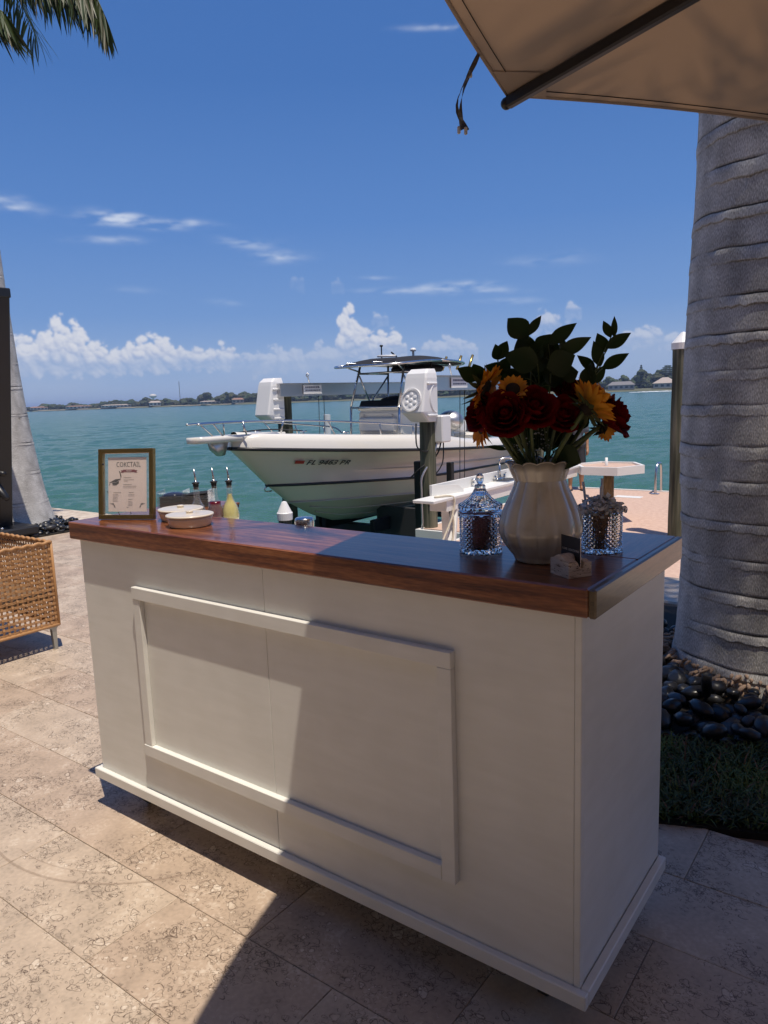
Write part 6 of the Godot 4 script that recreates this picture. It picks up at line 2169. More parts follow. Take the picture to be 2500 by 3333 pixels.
# ------------------------------------------------------------------ palms, beds, umbrella, chair, side table
func trunk(st: SurfaceTool, foot: Vector3, lean: Vector3, high: float, rad: Callable, first: float, gap: float, band: float, depth: float, seed_: int, seg := 120) -> void:
	var ns := noise(seed_, 1.1, 3)
	var fine := noise(seed_ + 1, 9.0, 3)
	rng.seed = seed_
	var rows := []   # height, radius offset, brightness, raggedness
	var y := 0.0
	var scar := first
	rows.append([0.0, 0.0, 1.0, 0.0])
	while y < high:
		var nxt := minf(scar, high)
		var k := y + 0.05
		while k < nxt - 0.012:
			rows.append([k, 0.0, 1.0, 0.0])
			k += 0.05
		if nxt >= high: break
		var bw := band * rng.randf_range(0.75, 1.25)
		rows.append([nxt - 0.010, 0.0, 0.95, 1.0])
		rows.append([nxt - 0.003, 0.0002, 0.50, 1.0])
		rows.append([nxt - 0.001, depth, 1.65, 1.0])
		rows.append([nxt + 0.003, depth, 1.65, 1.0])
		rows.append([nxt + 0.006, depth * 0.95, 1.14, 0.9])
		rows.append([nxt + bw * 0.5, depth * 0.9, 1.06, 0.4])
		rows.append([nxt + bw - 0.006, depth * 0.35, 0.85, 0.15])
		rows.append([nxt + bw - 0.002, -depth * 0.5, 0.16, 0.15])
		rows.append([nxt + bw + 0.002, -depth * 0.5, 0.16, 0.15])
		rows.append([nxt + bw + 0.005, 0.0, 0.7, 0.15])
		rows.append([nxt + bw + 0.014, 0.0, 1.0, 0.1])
		y = nxt + bw + 0.014
		scar = nxt + gap * rng.randf_range(0.82, 1.18)
	var pts := []
	var col := []
	for i in rows.size():
		var r: Array = rows[i]
		var ring := PackedVector3Array()
		var cr := PackedFloat32Array()
		for j in seg:
			var a := TAU * j / seg
			var d := Vector2(sin(a), cos(a))
			var wob := ns.get_noise_3d(d.x * 0.8, d.y * 0.8, r[0] * 0.9) * 0.014 * (1.0 if r[3] > 0.0 else 0.3)
			var rag: float = fine.get_noise_3d(d.x * 1.1, d.y * 1.1, r[0] * 2.0) * 0.010 * r[3]
			var h: float = r[0] + wob + rag
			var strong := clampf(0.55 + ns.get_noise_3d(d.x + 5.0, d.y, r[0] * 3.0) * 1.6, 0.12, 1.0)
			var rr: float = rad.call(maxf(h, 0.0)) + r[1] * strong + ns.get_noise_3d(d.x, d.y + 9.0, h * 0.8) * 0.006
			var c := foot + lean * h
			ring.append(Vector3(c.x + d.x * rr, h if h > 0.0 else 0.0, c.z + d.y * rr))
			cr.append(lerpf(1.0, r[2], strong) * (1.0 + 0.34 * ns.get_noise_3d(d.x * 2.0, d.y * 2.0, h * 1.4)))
		pts.append(ring)
		col.append(cr)
	for i in rows.size() - 1:
		for j in seg:
			var k := (j + 1) % seg
			for q in [[i, j, j], [i + 1, k, j + 1], [i, k, j + 1], [i, j, j], [i + 1, j, j], [i + 1, k, j + 1]]:
				var c: float = col[q[0]][q[1]]
				st.set_color(Color(c, c, c))
				st.set_uv(Vector2(float(q[2]) / seg * 4.0, pts[q[0]][q[1]].y * 1.5))
				st.add_vertex(pts[q[0]][q[1]])

func frond(o: Node3D, at: Vector3, dir: Vector3, long: float, droop: float, width: float, seed_: int, single := false) -> void:
	rng.seed = seed_
	var d := dir.normalized()
	var pts := []
	for k in 9:
		var t := k / 8.0
		pts.append(at + d * long * t + Vector3(0, 0.10 * long * sin(PI * t) - droop * t * t, 0))
	var c := curve(pts, 4)
	var st := S(false)
	var rr := []
	for i in c.size(): rr.append(lerpf(0.028, 0.006, float(i) / c.size()))
	tube(st, c, rr, 6)
	var f := obj("frond", st, M.stem, o)
	var all := S(false)
	var n := int(long * 34.0)
	for i in range(int(n * 0.10), n):
		var t := float(i) / n
		var k := t * (c.size() - 1)
		var p: Vector3 = c[int(k)].lerp(c[mini(int(k) + 1, c.size() - 1)], k - int(k))
		var tan_: Vector3 = (c[mini(int(k) + 1, c.size() - 1)] - c[maxi(int(k) - 1, 0)]).normalized()
		var side := tan_.cross(Vector3.UP).normalized()
		for s in [1.0, -1.0]:
			var ld: Vector3 = (side * s * rng.randf_range(0.35, 0.8) + tan_ * rng.randf_range(0.2, 0.6) + Vector3(0, rng.randf_range(-1.15, -0.3), 0)).normalized()
			var ll := width * (0.55 + 0.75 * sin(PI * (0.12 + 0.8 * t))) * rng.randf_range(0.8, 1.1)
			var lst := S(false) if single else all
			blade(lst, p, ld, (Vector3.UP * 0.6 + side * s * 0.7).normalized() if absf(ld.y) < 0.95 else side, ll, rng.randf_range(0.030, 0.046), rng.randf_range(-0.35, -0.05), 0.25, 5, 0.35)
			if single: obj("leaflet", lst, M.frond if rng.randf() < 0.8 else M.frond2, f)
	if not single: obj("leaflets", all, M.frond, f)

# a frond seen from below: leaflets hang in tufts from an arching stalk, each a leaf of its own
func hanging_frond(o: Node3D, path: Array, ll: float, hang: Vector3, spread: float, n: int, seed_: int) -> void:
	rng.seed = seed_
	var c := curve(path, 8)
	var st := S(false)
	var rr := []
	for i in c.size(): rr.append(lerpf(0.026, 0.005, float(i) / c.size()))
	tube(st, c, rr, 6)
	var f := obj("frond", st, M.stem, o)
	for i in n:
		var t := 0.12 + 0.88 * i / n
		var k := t * (c.size() - 1)
		var a: Vector3 = c[int(k)]
		var p := a.lerp(c[mini(int(k) + 1, c.size() - 1)], k - int(k))
		var run := (c[mini(int(k) + 1, c.size() - 1)] - c[maxi(int(k) - 1, 0)]).normalized()
		var side := run.cross(Vector3.UP).normalized()
		for s in [1.0, -1.0]:
			var d: Vector3 = (hang + side * s * spread * rng.randf_range(0.25, 1.0) + run * rng.randf_range(-0.1, 0.45) + Vector3(rng.randf_range(-0.12, 0.12), rng.randf_range(-0.1, 0.1), rng.randf_range(-0.12, 0.12))).normalized()
			var lst := S(false)
			var len_ := ll * rng.randf_range(0.72, 1.12) * (1.0 if t < 0.85 else 0.8)
			blade(lst, p, d, side * s + Vector3(rng.randf_range(-0.8, 0.8), 0.2, rng.randf_range(-0.8, 0.8)), len_, rng.randf_range(0.026, 0.044), rng.randf_range(-0.12, 0.12), 0.3, 6, 0.38)
			obj("leaflet", lst, M.frond if rng.randf() < 0.8 else M.frond2, f)

func make_palms() -> void:
	var l := thing("palm_tree", "grey palm with a broad tapering ringed foot at the left, behind the black mast", "palm tree", Vector3.ZERO)
	var st := S(false)
	trunk(st, Vector3(-6.83, 0, -3.10), Vector3(0.0, 0, 0.0), 6.4, func(h: float) -> float: return 0.20 + 0.34 * exp(-h / 1.9) + 0.05 * exp(-h / 0.18), 0.32, 0.34, 0.03, 0.0035, 61, 96)
	obj("trunk", st, M.bark, l)
	var cs := S(false)
	tube(cs, PackedVector3Array([Vector3(-6.83, 6.2, -3.10), Vector3(-6.83, 6.9, -3.10), Vector3(-6.83, 7.5, -3.10)]), [0.19, 0.17, 0.06], 14)
	obj("crownshaft", cs, M.stem, l)
	var top := Vector3(-6.83, 7.1, -3.10)
	hanging_frond(l, [top, Vector3(-6.80, 7.12, -3.48), Vector3(-6.52, 6.78, -3.70), Vector3(-6.23, 6.56, -3.88), Vector3(-5.94, 6.42, -4.08), Vector3(-5.73, 6.26, -4.20), Vector3(-5.59, 5.96, -4.26)], 0.64, Vector3(0.02, -1.0, 0.0), 0.26, 190, 701)
	hanging_frond(l, [top, Vector3(-6.90, 6.85, -3.1), Vector3(-6.76, 6.4, -3.14), Vector3(-6.50, 6.08, -3.27), Vector3(-6.24, 5.86, -3.42)], 0.66, Vector3(0.26, -0.80, -0.12), 0.60, 150, 702)
	for k in 5:
		var a := 2.2 + k * 0.48
		frond(l, top, Vector3(cos(a), rng.randf_range(0.0, 0.5), sin(a)), 2.1, rng.randf_range(0.5, 1.3), 0.6, 710 + k)
	# right palm
	var r := thing("palm_tree", "thick grey ringed palm trunk rising close behind the bar at the right", "palm tree", Vector3.ZERO)
	var s2 := S(false)
	trunk(s2, Vector3(1.80, 0, -2.66), Vector3(0.002, 0, 0.0), 8.2, func(h: float) -> float: return 0.405 + 0.035 * exp(-h / 0.5) + 0.03 * exp(-h / 0.08) + 0.025 * smoothstep(0.6, 1.2, h) * smoothstep(2.4, 1.4, h) - 0.012 * maxf(h - 2.0, 0.0), 0.10, 0.175, 0.052, 0.0055, 62, 200)
	obj("trunk", s2, M.bark, r)
	# boot of short aerial roots round the foot
	rng.seed = 63
	var rt := S(false)
	for k in 420:
		var a := rng.randf() * TAU
		var out := Vector3(sin(a), 0, cos(a))
		var c := Vector3(1.80, 0, -2.66)
		var h := rng.randf_range(0.02, 0.13) * (1.0 if out.dot(Vector3(-0.75, 0, 0.66)) > 0.2 else 0.45)
		var p := c + out * (0.445 + rng.randf_range(0.0, 0.03)) + Vector3(0, h, 0)
		var q := p + (out * rng.randf_range(0.5, 1.2) + Vector3(rng.randf_range(-0.6, 0.6), rng.randf_range(-0.7, 0.0), rng.randf_range(-0.6, 0.6))) * rng.randf_range(0.025, 0.06)
		tube(rt, PackedVector3Array([p, p.lerp(q, 0.5) + Vector3(0, 0.004, 0), q]), [0.007, rng.randf_range(0.008, 0.013), 0.004], 6)
	obj("root_boot", rt, M.root, r).set_meta("kind", "stuff")
	var cs2 := S(false)
	tube(cs2, PackedVector3Array([Vector3(1.81, 8.0, -2.66), Vector3(1.81, 8.8, -2.66), Vector3(1.81, 9.6, -2.66)]), [0.30, 0.25, 0.06], 14)
	obj("crownshaft", cs2, M.stem, r)
	var top2 := Vector3(1.81, 9.3, -2.66)
	for k in 8:
		var a := -0.75 + k * 0.33
		frond(r, top2, Vector3(cos(a) * 0.9 + 0.25, 0.32 if k % 2 == 0 else 0.02, sin(a) + 0.3), 3.3, 1.2 if k % 2 == 0 else 2.0, 0.8, 740 + k)

func pebbles(parent: Node3D, n: int, where: Callable, seed_: int, big: float) -> void:
	rng.seed = seed_
	var meshes := []
	for k in 8:
		var ns := noise(seed_ + k, 0.9, 2)
		var st := S(false)
		var rings := []
		var rx := rng.randf_range(0.85, 1.15)
		for i in 8:
			var t := PI * i / 7 - PI / 2
			var ring := PackedVector3Array()
			for j in 12:
				var a := TAU * j / 12
				var d := Vector3(sin(a) * cos(t), sin(t), cos(a) * cos(t))
				var f := 1.0 + 0.22 * ns.get_noise_3dv(d * 0.9)
				ring.append(Vector3(d.x * rx, d.y * 0.56, d.z * 0.72) * f)
			rings.append(ring)
		loft(st, rings)
		meshes.append(done(st))
	var made := 0
	var tries := 0
	var placed := []
	while made < n and tries < n * 40:
		tries += 1
		var p: Vector3 = where.call()
		if p.y < -50.0: continue
		var s := big * rng.randf_range(0.62, 1.25)
		var low := 0.0
		var ok := true
		for q in placed:
			var dx: float = Vector2(q.x - p.x, q.z - p.z).length()
			if dx < (q.w + s) * 0.62:
				if q.y > 0.03: 
					ok = false
					break
				low = maxf(low, q.y + q.w * 0.45)
		if not ok: continue
		var y := 0.012 + s * 0.30 + low
		if y > 0.085: continue
		placed.append(Vector4(p.x, y, p.z, s))
		var b := Basis.from_euler(Vector3(rng.randf_range(-0.4, 0.4), rng.randf() * TAU, rng.randf_range(-0.4, 0.4))).scaled_local(Vector3.ONE * s)
		put("pebble", meshes[rng.randi() % 8], M.pebble[rng.randi() % 3], parent, Transform3D(b, Vector3(p.x, y, p.z)))
		made += 1

func make_beds() -> void:
	var b := thing("pebble_bed", "bed of shiny black pebbles round the foot of the right palm", "pebble bed")
	var so := S()
	slab(so, PackedVector2Array([Vector2(0.72, -bed_line(0.72)), Vector2(4.2, -bed_line(4.2)), Vector2(4.2, 3.6), Vector2(0.72, 3.6)]), -0.02, 0.006, Transform3D(Basis(Vector3.RIGHT, Vector3.FORWARD, Vector3.UP), Vector3.ZERO))
	obj("soil", so, M.soil, b)
	var wr := func() -> Vector3:
		var x := rng.randf_range(1.15, 2.75)
		var z := rng.randf_range(-3.0, -1.35)
		if z > bed_line(x) - 0.60: return Vector3(0, -99, 0)
		if Vector2(x - 1.80, z + 2.66).length() < 0.49: return Vector3(0, -99, 0)
		if x < 1.30 and z > -2.1: return Vector3(0, -99, 0)
		return Vector3(x, 0, z)
	pebbles(b, 290, wr, 401, 0.052)
	var c := thing("pebble_bed", "bed of black pebbles round the left palm, beside the terrace", "pebble bed")
	obj("soil", boxm(Vector3(-7.3, 0.0, -1.6), Vector3(3.0, 0.03, 4.2)), M.soil, c)
	var wl := func() -> Vector3:
		var x := rng.randf_range(-7.0, -5.84)
		var z := rng.randf_range(-3.66, -2.0)
		if Vector2(x + 6.83, z + 3.10).length() < 0.50: return Vector3(0, -99, 0)
		return Vector3(x, 0, z)
	pebbles(c, 260, wl, 402, 0.055)
	# grass
	var bl := S(false)
	var prev := []
	for i in 5:
		var t := i / 4.0
		var w := 0.0034 * (1.0 - 0.85 * pow(t, 1.6))
		var p := Vector3(0, 0.062 * t - 0.010 * t * t, 0.030 * t * t)
		var row := [p + Vector3(-w, 0, 0), p + Vector3(0, -0.0012, 0.0), p + Vector3(w, 0, 0)]
		if i > 0:
			for k in 2: quad(bl, prev[k], prev[k + 1], row[k + 1], row[k])
		prev = row
	rng.seed = 501
	var xf := []
	var co := []
	var ns := noise(9, 2.5, 2)
	while xf.size() < 26000:
		var x := rng.randf_range(0.72, 4.0)
		var e := bed_line(x)
		var back := rng.randf_range(0.01, 0.68)
		if back > 0.58 and rng.randf() < (back - 0.58) * 9.0: continue
		var z := e - back
		var s := rng.randf_range(0.6, 1.25)
		var tilt := rng.randf_range(0.0, 0.95)
		var bs := Basis.from_euler(Vector3(0, rng.randf() * TAU, 0)) * Basis(Vector3.RIGHT, tilt)
		xf.append(Transform3D(bs.scaled_local(Vector3(rng.randf_range(0.8, 1.5), s, s)), Vector3(x, 0.006 + rng.randf() * 0.022, z)))
		var g := 0.75 + ns.get_noise_2d(x, z) * 0.7 + rng.randf_range(-0.25, 0.35)
		var dry := 1.0 if rng.randf() > 0.07 else 2.4
		co.append(Color(0.115 * g * dry, 0.155 * g * (0.7 if dry > 1.0 else 1.0) * (1.25 if dry > 1.0 else 1.0), 0.026 * g * dry))
	var mm := MultiMesh.new()
	mm.transform_format = MultiMesh.TRANSFORM_3D
	mm.use_colors = true
	mm.mesh = done(bl)
	mm.instance_count = xf.size()
	for k in xf.size():
		mm.set_instance_transform(k, xf[k])
		mm.set_instance_color(k, co[k])
	var g := MultiMeshInstance3D.new()
	g.name = "grass"
	g.multimesh = mm
	g.material_override = M.grass
	add_child(g)
	tag(g, "strip of thick green grass between the terrace tiles and the black pebbles", "grass", "", "stuff")
	var p := thing("path_light", "short black cylindrical garden light on a spike among the pebbles", "garden light", Vector3(1.672, 0, -1.985))
	var ls := S(false)
	lathe(ls, [Vector2(0.004, 0.02), Vector2(0.006, 0.075), Vector2(0.019, 0.088), Vector2(0.0195, 0.118), Vector2(0.0222, 0.119), Vector2(0.0222, 0.186), Vector2(0.0205, 0.188), Vector2(0.018, 0.182), Vector2(0.001, 0.180)], 24)
	obj("housing", ls, M.black, p)
	obj("base_plate", boxm(Vector3(0, 0.025, 0.06), Vector3(0.06, 0.008, 0.03), 0.002), M.black, p)
	var w := S(false)
	blade(w, Vector3(1.575, 0.05, -2.13), Vector3(-0.4, 0.3, 0.3), Vector3.UP, 0.035, 0.012)
	blade(w, Vector3(1.575, 0.05, -2.13), Vector3(0.5, 0.3, 0.2), Vector3.UP, 0.035, 0.012)
	blade(w, Vector3(1.575, 0.05, -2.13), Vector3(0.1, 0.4, 0.5), Vector3.UP, 0.030, 0.010)
	tag(obj("weed", w, mat(0.22, 0.28, 0.04, 0.5)), "tiny bright green weed growing by the palm's roots", "plant")
	var dl := S(false)
	blade(dl, Vector3(2.02, 0.004, -1.235), Vector3(0.9, 0.0, 0.1), Vector3.UP, 0.05, 0.006)
	tag(obj("fallen_leaf", dl, mat(0.03, 0.018, 0.01, 0.8)), "small dark dry leaf lying on the tile before the grass", "leaf")

func make_umbrella() -> void:
	var V0 := Vector3(1.3495, 2.3288, -0.7274)
	var V1 := Vector3(1.807, 2.45, 0.909)
	var V5 := Vector3(2.539, 2.176, -1.942)
	var ctr := V1 + V5 - V0
	var apex := Vector3(ctr.x, ctr.y + 0.235, ctr.z)
	var V := [V0, V1, ctr + (V1 - V0), ctr * 2.0 - V0, ctr + (V5 - V0), V5]
	var o := thing("patio_umbrella", "large taupe patio umbrella overhead at the upper right, black ribs below", "umbrella")
	var hem := func(k: int, t: float) -> Vector3:
		var a: Vector3 = V[k]
		var b: Vector3 = V[(k + 1) % 6]
		var p := a.lerp(b, t)
		var out := ((a + b) * 0.5 - ctr)
		out.y = 0.0
		return p + (Vector3(0, 0.058, 0) + out.normalized() * 0.075) * 4.0 * t * (1.0 - t)
	for k in 6:
		var st := S(false)
		var prev := PackedVector3Array()
		for i in 15:
			var s := i / 14.0
			var row := PackedVector3Array()
			for j in 17:
				var t := j / 16.0
				var e: Vector3 = hem.call(k, t)
				var p := apex.lerp(e, s)
				# cloth hangs a little between the ribs and ripples near the hem
				p.y -= 0.05 * sin(PI * t) * sin(PI * s)
				p.y += 0.006 * sin(t * 26.0 + k) * sin(PI * t) * pow(s, 3.0) * (1.0 - s) * 4.0
				row.append(p)
			if i > 0:
				for j in 16:
					quad(st, prev[j], prev[j + 1], row[j + 1], row[j], Vector2(j * 0.5, i * 0.5), Vector2(j * 0.5 + 0.5, i * 0.5), Vector2(j * 0.5 + 0.5, i * 0.5 + 0.5), Vector2(j * 0.5, i * 0.5 + 0.5))
			prev = row
		obj("canopy_panel", st, M.cloth, o)
		var hs := S(false)
		var hp := PackedVector3Array()
		var si := PackedVector3Array()
		for j in 17:
			hp.append(hem.call(k, j / 16.0))
			var q: Vector3 = apex.lerp(hem.call(k, j / 16.0), 0.978)
			q.y -= 0.05 * sin(PI * j / 16.0) * sin(PI * 0.978) + 0.002
			si.append(q)
		tube(hs, hp, 0.006, 6)
		obj("hem", hs, M.cloth, o)
		var ss := S(false)
		tube(ss, si, 0.0014, 4)
		obj("stitching", ss, M.canvas, o)
		# rib: a dark flat bar that ends in a rounded tip under the corner
		var a: Vector3 = apex + Vector3(0, -0.045, 0)
		var z: Vector3 = V[k] + Vector3(0, -0.022, 0)
		var rs := S()
		bar(rs, a, z, 0.026, 0.034, 0.005)
		obj("rib", rs, M.darkmetal, o)
		var ts := S(false)
		ball(ts, z + (z - a).normalized() * 0.004, Vector3.ONE * 0.0175, 12, 8)
		obj("rib_tip", ts, M.darkmetal, o)
		var pk := S()
		var c0: Vector3 = V[k].lerp(apex, 0.085)
		var h0: Vector3 = hem.call(k, 0.075)
		var h1: Vector3 = hem.call((k + 5) % 6, 0.925)
		tri(pk, V[k] + Vector3(0, -0.004, 0), h0 + Vector3(0, -0.004, 0), c0 + Vector3(0, -0.005, 0))
		tri(pk, V[k] + Vector3(0, -0.004, 0), c0 + Vector3(0, -0.005, 0), h1 + Vector3(0, -0.004, 0))
		obj("corner_pocket", pk, M.cloth, o)
	var hub := S(false)
	lathe(hub, [Vector2(0.001, -0.16), Vector2(0.06, -0.15), Vector2(0.06, -0.03), Vector2(0.09, -0.01), Vector2(0.001, 0.03)], 20, apex)
	obj("hub", hub, M.darkmetal, o)
	var ms := S()
	bar(ms, Vector3(5.25, 0.0, 0.35), Vector3(5.05, 2.9, 0.25), 0.10, 0.10, 0.01)
	bar(ms, Vector3(5.10, 2.75, 0.27), apex + Vector3(0, 0.10, 0), 0.07, 0.09, 0.01)
	box(ms, Vector3(5.25, 0.05, 0.35), Vector3(0.9, 0.10, 0.9), 0.02)
	obj("cantilever_mast", ms, M.darkmetal, o)
	# two narrow cords hanging from the hem by the front corner
	var e: Vector3 = hem.call(0, 0.125)
	for q in [[0.0, 0.0, 0.36], [0.02, 0.014, 0.40]]:
		var cs := S()
		var pr := []
		for k in 12:
			var t := k / 11.0
			var p: Vector3 = e + Vector3(-0.03 * sin(t * PI * 0.9) - 0.035 * t + q[1] * sin(t * 7.0), -0.19 * t, 0.02 * t + q[0] * sin(t * 5.0) * 0.7)
			var tw: float = t * 5.0 + q[2] * 4.0
			var w := Vector3(cos(tw), 0.1, sin(tw)) * 0.006
			var row := [p - w, p + w]
			if k > 0: quad(cs, pr[0], pr[1], row[1], row[0])
			pr = row
		obj("tie_cord", cs, M.ink if q[0] == 0.0 else mat(0.10, 0.085, 0.075, 0.9), o)
	for q in [[-0.026, -0.052], [-0.075, -0.185], [-0.048, -0.192]]:
		obj("cord_end", boxm(e + Vector3(q[0] * 0.8, q[1], 0.012), Vector3(0.009, 0.02, 0.007), 0.002), mat(0.6, 0.57, 0.52, 0.8), o)

func woven(parent: Node3D, called: String, origin: Vector3, u: Vector3, v: Vector3, w: float, h: float) -> void:
	var pn := Node3D.new()
	pn.name = called
	parent.add_child(pn, true)
	var n := u.cross(v).normalized()
	var pu := 0.031
	var pv := 0.029
	var nu := int(w / pu)
	var nv := int(h / pv)
	for i in nu:
		var x := (i + 0.5) * w / nu
		var st := S()
		var prev := []
		for k in nv * 2 + 1:
			var y := minf(k * h / (nv * 2), h)
			var s := (1.0 if (i + k / 2) % 2 == 0 else -1.0) * (0.0035 if k % 2 == 1 else 0.0)
			var p := origin + u * x + v * y + n * s
			var row := [p - u * 0.0062 - n * 0.0012, p + u * 0.0062 - n * 0.0012, p + u * 0.0062 + n * 0.0012, p - u * 0.0062 + n * 0.0012]
			if k > 0:
				for q in 4: quad(st, prev[q], prev[(q + 1) % 4], row[(q + 1) % 4], row[q])
			prev = row
		obj("strand", st, M.wicker, pn)
	for j in nv:
		var y := (j + 0.5) * h / nv
		for half in [-0.0042, 0.0042]:
			var st := S()
			var prev := []
			for k in nu * 2 + 1:
				var x := k * w / (nu * 2)
				var s := (-1.0 if (j + k / 2) % 2 == 0 else 1.0) * (0.0035 if k % 2 == 1 else 0.0)
				var p: Vector3 = origin + u * x + v * (y + half) + n * s
				var row := [p - v * 0.0034 + n * 0.0010, p - v * 0.0034 - n * 0.0010, p + v * 0.0034 - n * 0.0010, p + v * 0.0034 + n * 0.0010]
				if k > 0:
					for q in 4: quad(st, prev[q], prev[(q + 1) % 4], row[(q + 1) % 4], row[q])
				prev = row
			obj("strand", st, M.wicker, pn)

func make_chair() -> void:
	var o := thing("rattan_armchair", "honey-coloured open-weave rattan armchair on thin metal legs at the left edge", "armchair", Vector3(-1.84, 0, -0.926))
	var w := 0.80
	var d := 0.78
	var y0 := 0.152
	var h := 0.515
	woven(o, "side_panel", Vector3(0, y0, 0.0), Vector3.BACK, Vector3.UP, w, h)
	woven(o, "side_panel", Vector3(-d, y0, 0.0), Vector3.BACK, Vector3.UP, w, h)
	woven(o, "back_panel", Vector3(-d, y0, 0.0), Vector3.RIGHT, Vector3.UP, d, h)
	for x in [0.0, -d]:
		var st := S(false)
		var pts := PackedVector3Array()
		for k in 60:
			pts.append(Vector3(x, y0 + h + 0.004 * sin(k * 1.3), w * k / 59.0))
		tube(st, pts, 0.010, 8)
		obj("top_rim", st, M.wicker, o)
		var s2 := S(false)
		for z in [0.0, w]: rod(s2, Vector3(x, y0, z), Vector3(x, y0 + h, z), 0.0085, 8)
		rod(s2, Vector3(x, y0, 0), Vector3(x, y0, w), 0.010, 8)
		obj("wrapped_edge", s2, M.wicker, o)
	var s3 := S(false)
	var pb := PackedVector3Array()
	for k in 60: pb.append(Vector3(-d * k / 59.0, y0 + h + 0.004 * sin(k * 1.3), 0))
	tube(s3, pb, 0.010, 8)
	obj("back_rim", s3, M.wicker, o)
	var s4 := S(false)
	rod(s4, Vector3(0, y0, 0), Vector3(-d, y0, 0), 0.010, 8)
	obj("bottom_rim", s4, M.wicker, o)
	obj("seat", boxm(Vector3(-d / 2, 0.335, w / 2), Vector3(d - 0.05, 0.05, w - 0.04), 0.01), mat(0.16, 0.10, 0.055, 0.8), o)
	for x in [-0.012, -d + 0.012]:
		for z in [0.033, w - 0.033]:
			var st := S()
			var sx := 1.0 if x > -0.2 else -1.0
			loft(st, [PackedVector3Array([Vector3(x - 0.010, 0.0, z + 0.010), Vector3(x + 0.010, 0.0, z + 0.010), Vector3(x + 0.010, 0.0, z - 0.010), Vector3(x - 0.010, 0.0, z - 0.010)]), PackedVector3Array([Vector3(x - 0.015, 0.13, z + 0.017), Vector3(x + 0.012, 0.13, z + 0.017), Vector3(x + 0.012, 0.13, z - 0.013), Vector3(x - 0.015, 0.13, z - 0.013)]), PackedVector3Array([Vector3(x - 0.02, 0.146, z + 0.055), Vector3(x + 0.012, 0.146, z + 0.055), Vector3(x + 0.012, 0.146, z - 0.03), Vector3(x - 0.02, 0.146, z - 0.03)])], true, true, true)
			obj("leg", st, mat(0.42, 0.43, 0.40, 0.35, 0.6), o)

func make_mast() -> void:
	var o := thing("umbrella_mast", "black metal umbrella mast with crank brackets before the left palm", "umbrella mast")
	var a := Vector3(-6.12, 0.06, -2.70)
	var b := Vector3(-5.605, 2.66, -2.70)
	var st := S()
	bar(st, a, b, 0.13, 0.15, 0.01, Vector3.BACK)
	obj("mast", st, M.darkmetal, o)
	var tr := S()
	bar(tr, a + Vector3(-0.02, 0.1, 0.082), b + Vector3(-0.02, 0, 0.082), 0.02, 0.012, 0.002, Vector3.BACK)
	obj("track", tr, M.black, o)
	var cp := S()
	bar(cp, b + Vector3(-0.42, 0.03, 0), b + Vector3(0.075, 0.03, 0), 0.17, 0.10, 0.01)
	obj("top_bracket", cp, M.darkmetal, o)
	var k1 := S(false)
	rod(k1, Vector3(-6.2, 0.80, -2.62), Vector3(-5.79, 0.77, -2.62), 0.030, 12)
	obj("upper_handle", k1, M.darkmetal, o)
	var k2 := S(false)
	tube(k2, PackedVector3Array([Vector3(-6.2, 0.70, -2.60), Vector3(-6.0, 0.64, -2.60), Vector3(-5.74, 0.50, -2.60)]), [0.075, 0.065, 0.030], 12)
	obj("crank_handle", k2, M.darkmetal, o)
	obj("foot_plate", boxm(Vector3(-6.1, 0.10, -2.68), Vector3(0.62, 0.10, 0.55), 0.02), M.darkmetal, o)
	var bl := S(false)
	rod(bl, Vector3(-5.84, 0.15, -2.55), Vector3(-5.84, 0.175, -2.55), 0.02, 8)
	obj("bolt", bl, M.steel, o)

func bottle(label: String, at: Vector3, liquid: Material, fill: float) -> void:
	var o := thing("syrup_bottle", label, "bottle", at, 0.0, "glass bottles with metal pourers behind the bar")
	var st := S(false)
	lathe(st, [Vector2(0.001, 0.003), Vector2(0.024, 0.0), Vector2(0.0295, 0.009), Vector2(0.0312, 0.028), Vector2(0.0298, 0.050), Vector2(0.0235, 0.070), Vector2(0.0150, 0.086), Vector2(0.0112, 0.100), Vector2(0.0102, 0.134), Vector2(0.0112, 0.137), Vector2(0.0102, 0.140), Vector2(0.0088, 0.140), Vector2(0.0088, 0.100), Vector2(0.0130, 0.085), Vector2(0.0216, 0.069), Vector2(0.0280, 0.050), Vector2(0.0295, 0.028), Vector2(0.0278, 0.010), Vector2(0.001, 0.006)], 28)
	obj("glass", st, M.pane, o)
	var lq := S(false)
	var prof := [Vector2(0.001, 0.0065), Vector2(0.0274, 0.0105), Vector2(0.0291, 0.028), Vector2(0.0276, 0.050)]
	for q in [Vector2(0.0212, 0.069), Vector2(0.0127, 0.085), Vector2(0.0085, 0.100), Vector2(0.0085, 0.12)]:
		if q.y <= fill: prof.append(q)
	prof.append(Vector2(prof[-1].x * 0.98, maxf(fill, prof[-1].y + 0.001)))
	prof.append(Vector2(0.001, prof[-1].y))
	lathe(lq, prof, 24)
	obj("liquid", lq, liquid, o)
	var cp := S(false)
	lathe(cp, [Vector2(0.001, 0.131), Vector2(0.0086, 0.131), Vector2(0.009, 0.141), Vector2(0.0112, 0.142), Vector2(0.009, 0.144), Vector2(0.0118, 0.146), Vector2(0.0092, 0.149), Vector2(0.0128, 0.152), Vector2(0.0145, 0.155), Vector2(0.011, 0.157), Vector2(0.001, 0.158)], 20)
	obj("stopper", cp, M.black, o)
	var sp := S(false)
	lathe(sp, [Vector2(0.0075, 0.1565), Vector2(0.007, 0.160), Vector2(0.004, 0.163)], 14)
	tube(sp, PackedVector3Array([Vector3(0, 0.159, 0), Vector3(-0.0012, 0.18, 0), Vector3(-0.0055, 0.205, 0.001)]), [0.0036, 0.0033, 0.0029], 8)
	obj("pourer", sp, M.steel, o)

